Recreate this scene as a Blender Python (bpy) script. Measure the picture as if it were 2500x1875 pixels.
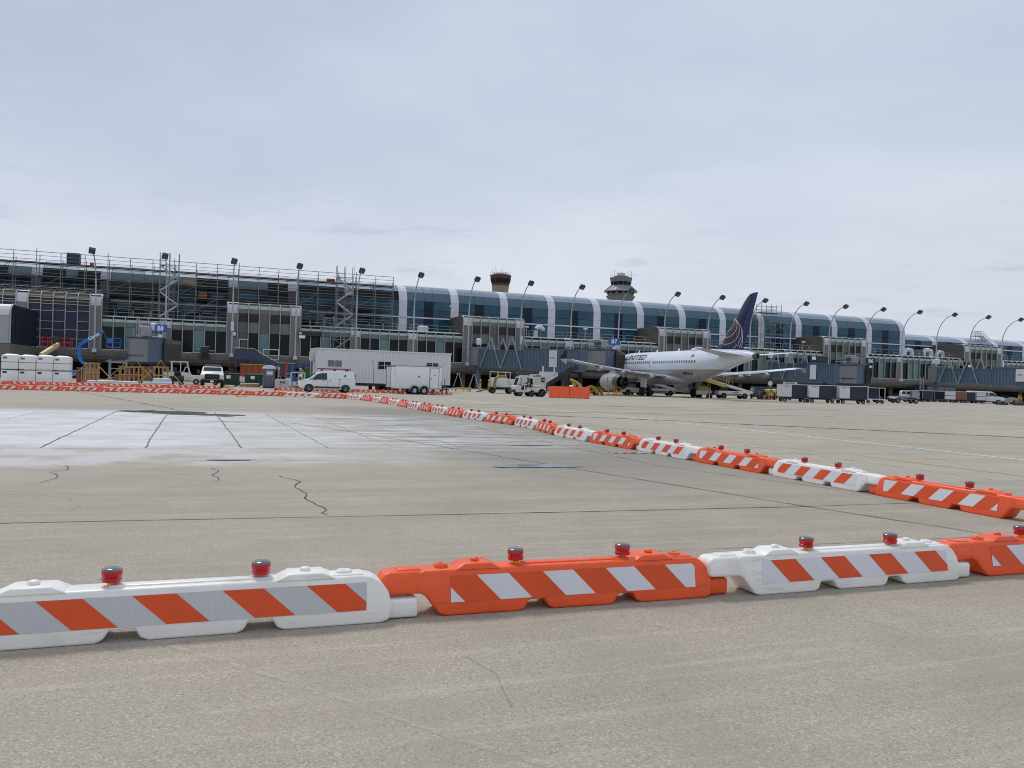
import bpy, bmesh, math, random
from math import sin, cos, pi, radians, atan2, sqrt, hypot
from mathutils import Vector, Matrix
random.seed(11)
for o in list(bpy.data.objects):
    bpy.data.objects.remove(o)
SC = bpy.context.scene
COL = SC.collection

# ------------------------------------------------------------------ camera
F = 1950.0                      # focal length in photo pixels (photo 2500 wide)
ROLL = math.atan(.030); PITCH = math.atan(7.5/F); EYE = 1.45
_r = Vector((cos(ROLL), 0, sin(ROLL))); _u0 = Vector((-sin(ROLL), 0, cos(ROLL))); _f0 = Vector((0, 1, 0))
_f = _f0*cos(PITCH) - _u0*sin(PITCH); _u = _u0*cos(PITCH) + _f0*sin(PITCH)
cam = bpy.data.cameras.new('camera'); co = bpy.data.objects.new('camera', cam); COL.objects.link(co)
co.matrix_world = Matrix(((_r.x, _u.x, -_f.x, 0), (_r.y, _u.y, -_f.y, 0), (_r.z, _u.z, -_f.z, EYE), (0, 0, 0, 1)))
cam.sensor_width = 36; cam.sensor_fit = 'HORIZONTAL'; cam.lens = F/2500*36
cam.clip_start = .1; cam.clip_end = 9000
SC.camera = co
SC.render.filter_size = 1.0; SC.cycles.filter_width = 1.0
SC.render.resolution_x = 1024; SC.render.resolution_y = 768

# ------------------------------------------------------------------ sky, sun, exposure
SUN_EL, SUN_AZ = radians(58), radians(-38)      # azimuth from +Y, clockwise positive
wd = bpy.data.worlds.new('World'); SC.world = wd; wd.use_nodes = True
nt = wd.node_tree; nt.nodes.clear()
def N(t, typ, **kw):
    n = t.nodes.new(typ)
    for k, v in kw.items(): setattr(n, k, v)
    return n
def LK(t, a, b): t.links.new(a, b)
def mathn(t, op, a, b=None, c=None, clamp=False):
    n = N(t, 'ShaderNodeMath', operation=op, use_clamp=clamp)
    for i, x in enumerate((a, b, c)):
        if x is None: continue
        if isinstance(x, (int, float)): n.inputs[i].default_value = x
        else: LK(t, x, n.inputs[i])
    return n.outputs[0]
def mixc(t, fac, a, b, mode='MIX'):
    n = N(t, 'ShaderNodeMix', data_type='RGBA', blend_type=mode)
    for s, x in ((n.inputs[0], fac), (n.inputs[6], a), (n.inputs[7], b)):
        if isinstance(x, (int, float)): s.default_value = x
        elif isinstance(x, (tuple, list)): s.default_value = tuple(x)+((1,) if len(x) == 3 else ())
        else: LK(t, x, s)
    return n.outputs[2]
def mapr(t, x, a, b, c=0., d=1., smooth=True):
    n = N(t, 'ShaderNodeMapRange', interpolation_type='SMOOTHSTEP' if smooth else 'LINEAR', clamp=True)
    LK(t, x, n.inputs[0])
    for i, v in enumerate((a, b, c, d)): n.inputs[i+1].default_value = v
    return n.outputs[0]
def noise(t, vec, scale, detail=4, rough=.55, dist=0.):
    n = N(t, 'ShaderNodeTexNoise'); LK(t, vec, n.inputs['Vector'])
    n.inputs['Scale'].default_value = scale; n.inputs['Detail'].default_value = detail
    n.inputs['Roughness'].default_value = rough; n.inputs['Distortion'].default_value = dist
    return n.outputs['Fac']
def comb(t, x, y, z=0.):
    n = N(t, 'ShaderNodeCombineXYZ')
    for i, v in enumerate((x, y, z)):
        if isinstance(v, (int, float)): n.inputs[i].default_value = v
        else: LK(t, v, n.inputs[i])
    return n.outputs[0]

tc = N(nt, 'ShaderNodeTexCoord'); sp = N(nt, 'ShaderNodeSeparateXYZ'); LK(nt, tc.outputs['Generated'], sp.inputs[0])
zz = mathn(nt, 'MAXIMUM', sp.outputs[2], 0.0)
den = mathn(nt, 'ADD', zz, .16)
cp = comb(nt, mathn(nt, 'DIVIDE', sp.outputs[0], den), mathn(nt, 'DIVIDE', sp.outputs[1], den))
n1 = noise(nt, cp, .42, 5, .5, .4)          # broad soft cloud sheets
n2 = noise(nt, cp, 2.2, 6, .55, .2)         # finer texture
cp2 = comb(nt, mathn(nt, 'MULTIPLY', sp.outputs[0], 5.), mathn(nt, 'MULTIPLY', sp.outputs[1], 5.), mathn(nt, 'MULTIPLY', sp.outputs[2], 26.))
n3 = noise(nt, cp2, 1.6, 7, .6, .4)        # flat low wisps
grad = mapr(nt, zz, .0, .42)
colA = mixc(nt, grad, (.565, .60, .69), (.40, .465, .595))
br = mathn(nt, 'ADD', mathn(nt, 'MULTIPLY', mapr(nt, n1, .34, .66), .26), mathn(nt, 'MULTIPLY', mapr(nt, n2, .3, .7), .06))
east = mapr(nt, sp.outputs[0], -.45, .6)    # thinner, brighter cloud towards the east
br = mathn(nt, 'ADD', br, mathn(nt, 'MULTIPLY', east, .08))
colB = mixc(nt, br, colA, (.925, .962, 1.01))
lowm = mathn(nt, 'MULTIPLY', mapr(nt, zz, .03, .07), mapr(nt, zz, .34, .12))
wf = mathn(nt, 'MULTIPLY', mathn(nt, 'MULTIPLY', mapr(nt, n3, .56, .74), lowm), .42)
colC = mixc(nt, wf, colB, (.36, .41, .50))
ten = N(nt, 'ShaderNodeVectorMath', operation='SCALE'); LK(nt, colC, ten.inputs[0]); ten.inputs['Scale'].default_value = 10.0
sky = N(nt, 'ShaderNodeTexSky', sky_type='NISHITA'); sky.sun_disc = False
sky.sun_elevation = SUN_EL; sky.sun_rotation = SUN_AZ
final = mixc(nt, .94, sky.outputs[0], ten.outputs[0])
bg = N(nt, 'ShaderNodeBackground'); bg.inputs['Strength'].default_value = .10; LK(nt, final, bg.inputs['Color'])
wo = N(nt, 'ShaderNodeOutputWorld'); LK(nt, bg.outputs[0], wo.inputs['Surface'])

sl = bpy.data.lights.new('sun', 'SUN'); sl.energy = 1.5; sl.angle = radians(12); sl.color = (1, .96, .90)
so = bpy.data.objects.new('sun', sl); COL.objects.link(so)
sd = Vector((sin(SUN_AZ)*cos(SUN_EL), cos(SUN_AZ)*cos(SUN_EL), sin(SUN_EL)))
so.rotation_euler = sd.to_track_quat('Z', 'Y').to_euler(); so.location = (0, 0, 200)
vs = SC.view_settings
vs.view_transform = 'Standard'; vs.look = 'None'; vs.exposure = 0.15; vs.gamma = 1.0; vs.use_curve_mapping = False

# ------------------------------------------------------------------ place: the facade frame (u along the terminal, v into it)
TH = radians(19.6); ORG = Vector((-59.07, 112.74, 0)); EU = Vector((cos(TH), sin(TH), 0)); EV = Vector((-sin(TH), cos(TH), 0))
def W(u, v, z=0.): return ORG + EU*u + EV*v + Vector((0, 0, z))
BAY = 9.144

# ------------------------------------------------------------------ mesh helpers
class MB:
    def __init__(s): s.v = []; s.f = []; s.mi = []; s.m = 0
    def add(s, vs, fs, m=None):
        b = len(s.v); s.v += [tuple(p) for p in vs]
        for f in fs: s.f.append(tuple(i+b for i in f)); s.mi.append(s.m if m is None else m)
        return s
    def bx(s, x0, x1, y0, y1, z0, z1, m=None):
        return s.add([(x0,y0,z0),(x1,y0,z0),(x1,y1,z0),(x0,y1,z0),(x0,y0,z1),(x1,y0,z1),(x1,y1,z1),(x0,y1,z1)],
                     [(0,3,2,1),(4,5,6,7),(0,1,5,4),(1,2,6,5),(2,3,7,6),(3,0,4,7)], m)
    def box(s, c, d, m=None):
        return s.bx(c[0]-d[0]/2, c[0]+d[0]/2, c[1]-d[1]/2, c[1]+d[1]/2, c[2]-d[2]/2, c[2]+d[2]/2, m)
    def ring(s, p, t, r, n, up=None):
        t = t.normalized(); a = Vector((0,0,1)) if abs(t.z) < .95 else Vector((1,0,0))
        x = t.cross(a).normalized(); y = x.cross(t)
        return [p + x*(r*cos(2*pi*i/n)) + y*(r*sin(2*pi*i/n)) for i in range(n)]
    def tube(s, pts, r, n=6, m=None):
        P = [Vector(p) for p in pts]; vs = []; fs = []
        for i, p in enumerate(P):
            t = (P[min(i+1, len(P)-1)] - P[max(i-1, 0)])
            vs += s.ring(p, t, r[i] if isinstance(r, (list, tuple)) else r, n)
        k = len(P)
        for i in range(k-1):
            for j in range(n):
                fs.append((i*n+j, (i+1)*n+j, (i+1)*n+(j+1) % n, i*n+(j+1) % n))
        fs.append(tuple(range(n))); fs.append(tuple((k-1)*n+j for j in reversed(range(n))))
        return s.add(vs, fs, m)
    def beam(s, p, q, w, h=None, m=None):
        h = h or w; p = Vector(p); q = Vector(q); t = (q-p).normalized()
        a = Vector((0,0,1)) if abs(t.z) < .95 else Vector((0,1,0))
        x = t.cross(a).normalized()*(w/2); y = x.cross(t).normalized()*(h/2)
        vs = [p-x-y, p+x-y, p+x+y, p-x+y, q-x-y, q+x-y, q+x+y, q-x+y]
        return s.add(vs, [(0,1,2,3),(7,6,5,4),(0,4,5,1),(1,5,6,2),(2,6,7,3),(3,7,4,0)], m)
    def lathe(s, prof, n=16, c=(0,0,0), ax='z', m=None):
        vs = []; fs = []; k = len(prof)
        for r, h in prof:
            for j in range(n):
                a = 2*pi*j/n; x, y = r*cos(a), r*sin(a)
                p = (x, y, h) if ax == 'z' else ((x, h, y) if ax == 'y' else (h, x, y))
                vs.append((p[0]+c[0], p[1]+c[1], p[2]+c[2]))
        for i in range(k-1):
            for j in range(n):
                q = (i*n+j, i*n+(j+1) % n, (i+1)*n+(j+1) % n, (i+1)*n+j)
                fs.append(q if ax != 'y' else q[::-1])
        b = tuple(reversed(range(n))); t = tuple((k-1)*n+j for j in range(n))
        fs += [b, t] if ax != 'y' else [b[::-1], t[::-1]]
        return s.add(vs, fs, m)
    def prism(s, poly, a, b, ax='x', m=None, fn=None):
        """extrude a 2D polygon along an axis; fn(side, p, q) may move each point"""
        n = len(poly); vs = []
        for e in (a, b):
            for p, q in poly:
                w = e if fn is None else fn(e, p, q)
                vs.append((w, p, q) if ax == 'x' else ((p, w, q) if ax == 'y' else (p, q, w)))
        fs = [(i, (i+1) % n, n+(i+1) % n, n+i) for i in range(n)] + [tuple(reversed(range(n))), tuple(range(n, 2*n))]
        return s.add(vs, fs, m)
    def loft(s, rings, caps=True, m=None):
        n = len(rings[0]); vs = [p for r in rings for p in r]; fs = []
        for i in range(len(rings)-1):
            for j in range(n):
                fs.append((i*n+j, i*n+(j+1) % n, (i+1)*n+(j+1) % n, (i+1)*n+j))
        if caps: fs += [tuple(reversed(range(n))), tuple((len(rings)-1)*n+j for j in range(n))]
        return s.add(vs, fs, m)
    def poly(s, pts, m=None): return s.add(pts, [tuple(range(len(pts)))], m)
    def mesh(s, name, mats, smooth=None, bev=0, seg=2):
        me = bpy.data.meshes.new(name)
        me.from_pydata(s.v, [], s.f)
        for mt in (mats if isinstance(mats, (list, tuple)) else [mats]): me.materials.append(mt)
        me.polygons.foreach_set('material_index', s.mi)
        bm = bmesh.new(); bm.from_mesh(me)
        bmesh.ops.recalc_face_normals(bm, faces=bm.faces)
        if bev:
            es = [e for e in bm.edges if len(e.link_faces) == 2 and e.calc_face_angle(0) > radians(28)]
            bmesh.ops.bevel(bm, geom=es, offset=bev, segments=seg, affect='EDGES', profile=.5, clamp_overlap=True)
        bm.to_mesh(me); bm.free()
        if smooth is not None:
            me.polygons.foreach_set('use_smooth', [True]*len(me.polygons))
            me.set_sharp_from_angle(angle=radians(smooth))
        me.update()
        return me

def thing(name, label, cat, loc=(0,0,0), rz=0., group=None):
    o = bpy.data.objects.new(name, None); COL.objects.link(o)
    o.empty_display_size = .3; o.location = loc; o.rotation_euler = (0, 0, rz)
    o['label'] = label; o['category'] = cat
    if group: o['group'] = group
    return o
def tag(o, label=None, cat=None, group=None, kind=None):
    if label: o['label'] = label
    if cat: o['category'] = cat
    if group: o['group'] = group
    if kind: o['kind'] = kind
    return o
def part(name, me, par=None, loc=(0,0,0), rot=(0,0,0), mats=None, smooth=None, bev=0, seg=2, label=None, scale=None):
    if isinstance(me, MB): me = me.mesh(name, mats, smooth, bev, seg)
    o = bpy.data.objects.new(name, me); COL.objects.link(o)
    o.location = loc; o.rotation_euler = rot
    if scale: o.scale = scale
    if par: o.parent = par
    if label: o['label'] = label
    return o
def dup(root, loc, rz, label=None):
    def cp(o, par):
        c = o.copy(); COL.objects.link(c)
        if par is not None: c.parent = par
        for ch in list(o.children): cp(ch, c)
        return c
    r = cp(root, None); r.location = loc; r.rotation_euler = (0, 0, rz)
    if label: r['label'] = label
    return r

# ------------------------------------------------------------------ materials
def lin(c): return tuple(((x/255)/12.92 if x/255 <= .04045 else ((x/255+.055)/1.055)**2.4) for x in c)
MATS = {}
def M(name, rgb, rough=.5, metal=0., var=.12, scale=2.5, bump=0., spec=.5, coat=0., dirt=0., dirtc=(60,55,48), trans=0.):
    """procedural material: sRGB base colour with two scales of noise, uneven gloss, optional dirt and relief"""
    m = bpy.data.materials.new(name); m.use_nodes = True; t = m.node_tree
    b = t.nodes['Principled BSDF']
    tc = N(t, 'ShaderNodeTexCoord'); oi = N(t, 'ShaderNodeObjectInfo')
    ad = N(t, 'ShaderNodeVectorMath', operation='ADD'); LK(t, tc.outputs['Object'], ad.inputs[0])
    rs = mathn(t, 'MULTIPLY', oi.outputs['Random'], 37.0); LK(t, comb(t, rs, rs, rs), ad.inputs[1])
    v = ad.outputs[0]
    a = noise(t, v, scale, 5); c2 = noise(t, v, scale*.23, 3)
    f = mathn(t, 'ADD', mathn(t, 'MULTIPLY', a, .55), mathn(t, 'MULTIPLY', c2, .45))
    c = lin(rgb)
    f2 = mapr(t, f, .33, .67, 0, 1, False)
    col = mixc(t, f2, tuple(x*(1-var) for x in c), tuple(min(1, x*(1+var)) for x in c))
    if dirt:
        d = mathn(t, 'MULTIPLY', mapr(t, noise(t, v, scale*.7, 6, .65), .48, .72), dirt)
        col = mixc(t, d, col, lin(dirtc))
    LK(t, col, b.inputs['Base Color'])
    LK(t, mapr(t, a, .3, .7, max(.02, rough-.07), min(1, rough+.09), False), b.inputs['Roughness'])
    b.inputs['Metallic'].default_value = metal
    b.inputs['Specular IOR Level'].default_value = spec
    b.inputs['Coat Weight'].default_value = coat
    if bump:
        bn = N(t, 'ShaderNodeBump'); bn.inputs['Strength'].default_value = bump; bn.inputs['Distance'].default_value = .02
        LK(t, noise(t, v, scale*9, 4), bn.inputs['Height']); LK(t, bn.outputs[0], b.inputs['Normal'])
    MATS[name] = m
    return m
white_poly = M('white polyethylene', (238,236,230), .36, var=.03, scale=5, dirt=.20, dirtc=(176,168,154))
orange_poly = M('orange polyethylene', (246,94,42), .36, var=.07, scale=5, dirt=.18, dirtc=(178,82,56))
def scuff(m, rgb, k):
    """rubbed streaks and marks on moulded plastic, patchy along its length"""
    t = m.node_tree; b = t.nodes['Principled BSDF']; tc = N(t, 'ShaderNodeTexCoord'); s = N(t, 'ShaderNodeSeparateXYZ'); LK(t, tc.outputs['Object'], s.inputs[0])
    oi = N(t, 'ShaderNodeObjectInfo'); r = mathn(t, 'MULTIPLY', oi.outputs['Random'], 50.0)
    v = comb(t, mathn(t, 'ADD', mathn(t, 'MULTIPLY', s.outputs[0], 5.), r), mathn(t, 'MULTIPLY', s.outputs[1], 30.), mathn(t, 'MULTIPLY', s.outputs[2], 55.))
    p = noise(t, comb(t, mathn(t, 'ADD', s.outputs[0], r), s.outputs[1], s.outputs[2]), 3.2, 4, .6)
    f = mathn(t, 'MULTIPLY', mathn(t, 'MULTIPLY', mapr(t, noise(t, v, 1.0, 5, .65), .50, .66), mapr(t, p, .44, .62)), k)
    sp_ = mathn(t, 'MULTIPLY', mapr(t, noise(t, comb(t, mathn(t, 'ADD', s.outputs[0], r), s.outputs[1], s.outputs[2]), 42, 3, .6), .66, .74), k*.8)
    old = b.inputs['Base Color'].links[0].from_socket
    LK(t, mixc(t, mathn(t, 'MAXIMUM', f, sp_), old, lin(rgb)), b.inputs['Base Color'])
scuff(white_poly, (140,132,120), .30); scuff(orange_poly, (146,66,46), .36)
sheet_orange = M('orange sheeting', (222,78,18), .42, var=.08, scale=7)
lens_red = M('red lens', (188,16,30), .12, var=.15, scale=20, coat=.4)
cap_grey = M('solar cap', (92,98,108), .15, var=.12, scale=30, coat=.5)
bolt_yellow = M('yellow plastic', (236,190,10), .4)
def sheet(name, rgb, cell, scale, k):
    """prismatic sheeting: small sealed cells printed on the film (2D so it stays even along the panel)"""
    m = M(name, rgb, .38, var=.05, scale=3); t = m.node_tree; b = t.nodes['Principled BSDF']
    tc = N(t, 'ShaderNodeTexCoord'); s = N(t, 'ShaderNodeSeparateXYZ'); LK(t, tc.outputs['Object'], s.inputs[0])
    vo = N(t, 'ShaderNodeTexVoronoi', feature='DISTANCE_TO_EDGE', voronoi_dimensions='2D'); LK(t, comb(t, s.outputs[0], s.outputs[2]), vo.inputs['Vector'])
    vo.inputs['Scale'].default_value = scale; vo.inputs['Randomness'].default_value = .12
    e = mapr(t, vo.outputs['Distance'], .02, .14, k, 1)
    old = b.inputs['Base Color'].links[0].from_socket
    LK(t, mixc(t, e, lin(cell), old), b.inputs['Base Color'])
    return m
sheet_white = sheet('reflective white sheeting', (222,223,228), (196,198,206), 90, .5)
sheet_grey = sheet('reflective honeycomb sheeting', (196,198,201), (160,162,165), 95, .62)
scaf_steel = M('scaffold steel', (128,132,136), .5, .2, var=.18, scale=4)
wall_pale = M('pale stained wall', (158,163,168), .55, var=.06, scale=.5, dirt=.3, dirtc=(118,118,118))
galv = M('galvanised steel', (150,154,158), .45, .35, var=.15, scale=6)
pole_grey = M('painted pole', (178,182,188), .45, .1, var=.06)
dark_metal = M('dark painted metal', (38,41,46), .5, var=.2)
black_rubber = M('black rubber', (22,22,23), .8, var=.25, scale=8)
rim_grey = M('rim grey', (165,168,170), .4, .3, var=.12)
white_paint = M('white vehicle paint', (224,226,228), .28, var=.03, coat=.3, dirt=.10, dirtc=(150,146,138))
dirty_white = M('worn white paint', (205,204,198), .5, var=.08, dirt=.30, dirtc=(110,105,95))
glass_dark = M('vehicle glass', (30,36,40), .08, var=.2, coat=.3)
conc_dark = M('weathered concrete', (112,108,104), .8, var=.16, scale=1.2, dirt=.35, dirtc=(62,58,55), bump=.2)
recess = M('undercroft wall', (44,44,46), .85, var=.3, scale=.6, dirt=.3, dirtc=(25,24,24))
bridge_blue = M('jet bridge blue grey', (80,98,116), .45, var=.06, scale=.8, dirt=.18, dirtc=(66,72,82))
bridge_grey = M('jet bridge curtain grey', (120,124,127), .36, var=.05, scale=1.2, dirt=.15, dirtc=(110,110,110))
bellows_m = M('canopy bellows fabric', (74,70,68), .85, var=.2, scale=4)
yellow_rail = M('yellow rail paint', (184,162,88), .5, var=.1, dirt=.2)
yellow_paint = M('yellow paint', (196,158,50), .45, var=.1, dirt=.15)
cream_rail = M('cream handrail paint', (198,196,128), .5, var=.08)
blue_paint = M('lift blue paint', (28,104,182), .4, var=.08)
blue_steel = M('dark blue steel', (52,64,92), .5, var=.12)
red_paint = M('red paint', (178,38,40), .45, var=.15)
wood = M('raw lumber', (178,142,94), .75, var=.2, scale=4, dirt=.2, dirtc=(130,95,60))
wood_brown = M('stained plywood', (140,72,40), .75, var=.2, scale=3)
plank_m = M('scaffold plank', (88,80,72), .85, var=.22, scale=3)
green_bin = M('dark green steel', (28,62,50), .5, var=.2, dirt=.2)
green_tarp = M('green tarp', (14,104,52), .5, var=.12, scale=1.2)
foam_white = M('white shrink wrap', (228,231,231), .5, var=.04, scale=1.5, bump=.15, dirt=.08, dirtc=(160,160,158))
line_dark = M('dark strap', (58,60,60), .7)
panel_white = M('white sheet siding', (206,209,212), .5, var=.03, scale=.7, dirt=.06, dirtc=(170,168,160))
metal_white = M('white metal cladding', (206,208,214), .42, var=.03, scale=.6)
metal_stained = M('stained metal cladding', (126,126,127), .55, var=.10, scale=.5, dirt=.35, dirtc=(98,96,95))
pil_grey = M('bare grey cladding', (96,96,95), .65, var=.12, scale=.8, dirt=.3, dirtc=(70,68,66))
spandrel = M('grey green spandrel panel', (106,115,113), .5, var=.08, scale=.5, dirt=.2, dirtc=(92,95,93))
shoulder = M('pale green shoulder glass', (164,178,175), .3, var=.06, scale=.5)
glass_low = M('smoked window glass', (16,21,27), .10, var=.3, scale=.5, spec=.2)
glass_teal = M('teal window glass', (92,126,128), .16, var=.12, scale=.4)
glass_vault = M('blue green vault glass', (30,78,98), .10, var=.2, scale=.35, spec=.35)
glass_vault_dark = M('dark vault glass', (16,34,50), .10, var=.25, scale=.35, spec=.2)
glass_vault_b = M('blue vault glass', (24,68,94), .09, var=.22, scale=.5, spec=.4)
glass_vault_c = M('grey green vault glass', (40,84,98), .12, var=.22, scale=.45, spec=.35)
frit = M('fritted glass panel', (74,100,112), .22, var=.08, scale=.35)
frit_light = M('pale fritted roof glass', (128,142,158), .25, var=.07, scale=.35)
roof_sheet = M('pale roof sheet', (168,174,184), .45, var=.05, scale=.4)
mull = M('mullion rib', (158,163,164), .45, .0, var=.08)
louvre_m = M('grey louvre', (68,67,65), .6, var=.1)
siding_brown = M('brown grey siding', (92,86,84), .7, var=.12, scale=.7)
wrap_blue = M('blue membrane', (34,48,78), .55, var=.18, scale=.5)
batten_wood = M('pale batten', (186,168,124), .7, var=.15)
railing_m = M('roof railing grey', (150,152,140), .5, var=.15)
void_m = M('painted dark interior', (9,11,13), .8, var=.3)  # near-black colour paints in the darkness of unlit interiors
text_blue = M('dark blue print', (18,26,66), .5, var=.05)
text_white = M('white print', (232,234,238), .5, var=.03)
text_black = M('black print', (28,28,30), .6, var=.05)
sign_blue = M('gate sign blue', (40,88,158), .45, var=.05)
sign_navy = M('gate sign navy', (26,32,72), .45, var=.05)
hose_yellow = M('yellow duct hose', (156,128,44), .7, var=.2, scale=6, dirt=.25)
hi_vis = M('lime safety vest', (178,232,24), .7, var=.1)
hi_orange = M('orange safety vest', (232,130,30), .7, var=.1)
cloth_dark = M('dark work trousers', (34,36,44), .9, var=.2)
cloth_shirt = M('grey work shirt', (96,98,104), .9, var=.2)
skin_m = M('skin', (176,124,98), .6, var=.05)
hair_m = M('dark hair', (30,24,20), .8)
curtain_navy = M('navy curtain vinyl', (34,38,62), .5, var=.2, scale=1.5)
brown_box = M('brown cart body', (124,84,60), .6, var=.12)
pale_sheet = M('pale plastic wrap', (198,208,212), .3, var=.08, scale=3, bump=.2)
porta_grey = M('grey blue plastic', (84,94,108), .5, var=.06)

def smooth_pts(P, n=6):
    out = []
    for i in range(len(P)-1):
        p0 = P[max(i-1, 0)]; p1 = P[i]; p2 = P[i+1]; p3 = P[min(i+2, len(P)-1)]
        for k in range(n):
            t = k/n
            out.append(tuple(.5*((2*p1[j])+(-p0[j]+p2[j])*t+(2*p0[j]-5*p1[j]+4*p2[j]-p3[j])*t*t+(-p0[j]+3*p1[j]-3*p2[j]+p3[j])*t**3) for j in (0, 1)))
    return out+[P[-1]]
# ------------------------------------------------------------------ ground
def apron_material():
    m = bpy.data.materials.new('apron concrete'); m.use_nodes = True; t = m.node_tree; b = t.nodes['Principled BSDF']
    tc = N(t, 'ShaderNodeTexCoord'); P = tc.outputs['Object']
    sub = N(t, 'ShaderNodeVectorMath', operation='SUBTRACT'); LK(t, P, sub.inputs[0]); sub.inputs[1].default_value = ORG
    def dot(vec):
        n = N(t, 'ShaderNodeVectorMath', operation='DOT_PRODUCT'); LK(t, sub.outputs[0], n.inputs[0]); n.inputs[1].default_value = vec
        return n.outputs['Value']
    u, v = dot(EU), dot(EV)
    mul = lambda a, k: mathn(t, 'MULTIPLY', a, k)
    add = lambda a, k: mathn(t, 'ADD', a, k)
    big = noise(t, P, .11, 5, .55); mid = noise(t, P, .9, 6, .6); fine = noise(t, P, 48, 4, .65)
    streak = noise(t, comb(t, mul(u, .45), mul(v, 8.5)), 1.0, 5, .62)
    streak2 = noise(t, comb(t, mul(u, .06), mul(v, 1.1)), 1.0, 5, .6)
    near = mapr(t, v, -111, -118.5)                                  # rougher exposed-aggregate paving
    far = mapr(t, v, -104, -88)
    base = mixc(t, near, lin((176,169,153)), lin((168,158,143)))
    col = mixc(t, mul(mapr(t, big, .3, .7), .45), base, lin((134,128,116)))
    col = mixc(t, mul(mapr(t, mid, .35, .7), .30), col, lin((190,180,162)))
    col = mixc(t, mul(mapr(t, streak, .50, .68), .36), col, lin((196,186,170)))
    col = mixc(t, mul(mapr(t, streak2, .50, .68), .40), col, lin((140,134,124)))
    tone = noise(t, P, .35, 3)
    col = mixc(t, mul(mapr(t, tone, .45, .65), .20), col, lin((150,150,128)))
    # exposed aggregate
    vo = N(t, 'ShaderNodeTexVoronoi'); LK(t, P, vo.inputs['Vector']); vo.inputs['Scale'].default_value = 120
    bw = N(t, 'ShaderNodeSeparateColor'); LK(t, vo.outputs['Color'], bw.inputs[0])
    agg = mul(mapr(t, bw.outputs[0], .74, .84), mapr(t, mid, .30, .60)); pit = mapr(t, bw.outputs[1], .86, .95)
    ad = mixc(t, mul(agg, .42), col, lin((212,202,186)))
    ad = mixc(t, mul(pit, .32), ad, lin((84,78,70)))
    vo2 = N(t, 'ShaderNodeTexVoronoi'); LK(t, P, vo2.inputs['Vector']); vo2.inputs['Scale'].default_value = 55
    bw2 = N(t, 'ShaderNodeSeparateColor'); LK(t, vo2.outputs['Color'], bw2.inputs[0])
    ad = mixc(t, mul(mul(mapr(t, bw2.outputs[0], .88, .93), mapr(t, vo2.outputs['Distance'], .45, .2)), .42), ad, lin((216,208,194)))
    ad = mixc(t, mul(mapr(t, fine, .38, .62), .24), ad, mixc(t, .5, ad, lin((92,86,78))))
    col = ad
    # damp darker strip along the inner side of the diagonal barrier line
    dn = noise(t, P, .42, 5, .6)
    wet = mul(mul(mapr(t, add(u, mul(dn, 4)), 22.0, 25.5), mapr(t, add(u, mul(dn, 1.0)), 28.6, 27.2)), mapr(t, v, -118, -112))
    wet = mul(wet, mapr(t, v, -84, -92))
    col = mixc(t, mul(wet, .50), col, lin((112,110,106)))
    # chalky white residue across the middle left
    cn = noise(t, comb(t, mul(u, .5), mul(v, 2.6)), 1.0, 6, .62, .4)
    cn2 = noise(t, P, .8, 5, .6)
    uu = add(u, mul(cn, 7.0)); vv = add(v, mul(cn2, 1.8))
    core = mul(mul(mapr(t, uu, 25.8, 19.0), mapr(t, vv, -109.9, -108.0)), mapr(t, vv, -92.6, -96.0))
    tail = mul(mul(mapr(t, uu, 33.0, 25.0), mapr(t, vv, -111.5, -107.0)), mapr(t, vv, -93.5, -97.0))
    tail = mul(tail, mapr(t, cn, .43, .55))
    skirt = mul(mul(mul(mapr(t, uu, 27, 21), mapr(t, vv, -112.3, -111.3)), mapr(t, vv, -107.2, -109.2)), mapr(t, cn2, .30, .55))
    film = mathn(t, 'MAXIMUM', mathn(t, 'MAXIMUM', mul(mul(core, .90), mapr(t, cn, .25, .5, .72, 1)), mul(tail, .7)), mul(skirt, .5))
    film = mul(film, mapr(t, streak, .25, .52, .42, 1))
    edge = mul(mul(mapr(t, vv, -112.0, -111.2), mapr(t, vv, -110.2, -111.0)), mapr(t, uu, 24, 20))
    film = mul(film, mapr(t, cn2, .30, .62, .55, 1))
    film = mathn(t, 'MAXIMUM', film, mul(mul(edge, .5), mapr(t, cn2, .35, .6)))
    col = mixc(t, film, col, lin((214,217,222)))
    # tyre scuffs along the traffic direction
    sc = noise(t, comb(t, mul(u, .045), mul(v, 2.2), 7.0), 1.0, 3, .5)
    col = mixc(t, mul(mul(mapr(t, sc, .62, .70), far), .5), col, lin((104,99,92)))
    LK(t, col, b.inputs['Base Color'])
    ro = mapr(t, mid, .3, .7, .78, .95, False)
    ro = mathn(t, 'SUBTRACT', ro, mul(film, .25))
    LK(t, ro, b.inputs['Roughness']); b.inputs['Specular IOR Level'].default_value = .3
    bn = N(t, 'ShaderNodeBump'); bn.inputs['Strength'].default_value = .35; bn.inputs['Distance'].default_value = .006
    LK(t, add(mul(fine, .7), mul(vo.outputs['Distance'], .8)), bn.inputs['Height']); LK(t, bn.outputs[0], b.inputs['Normal'])
    return m
apron = MB().bx(-4000, 4000, -400, 5000, -.5, 0)
apron = part('apron', apron, mats=apron_material()); tag(apron, kind='structure')

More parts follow.
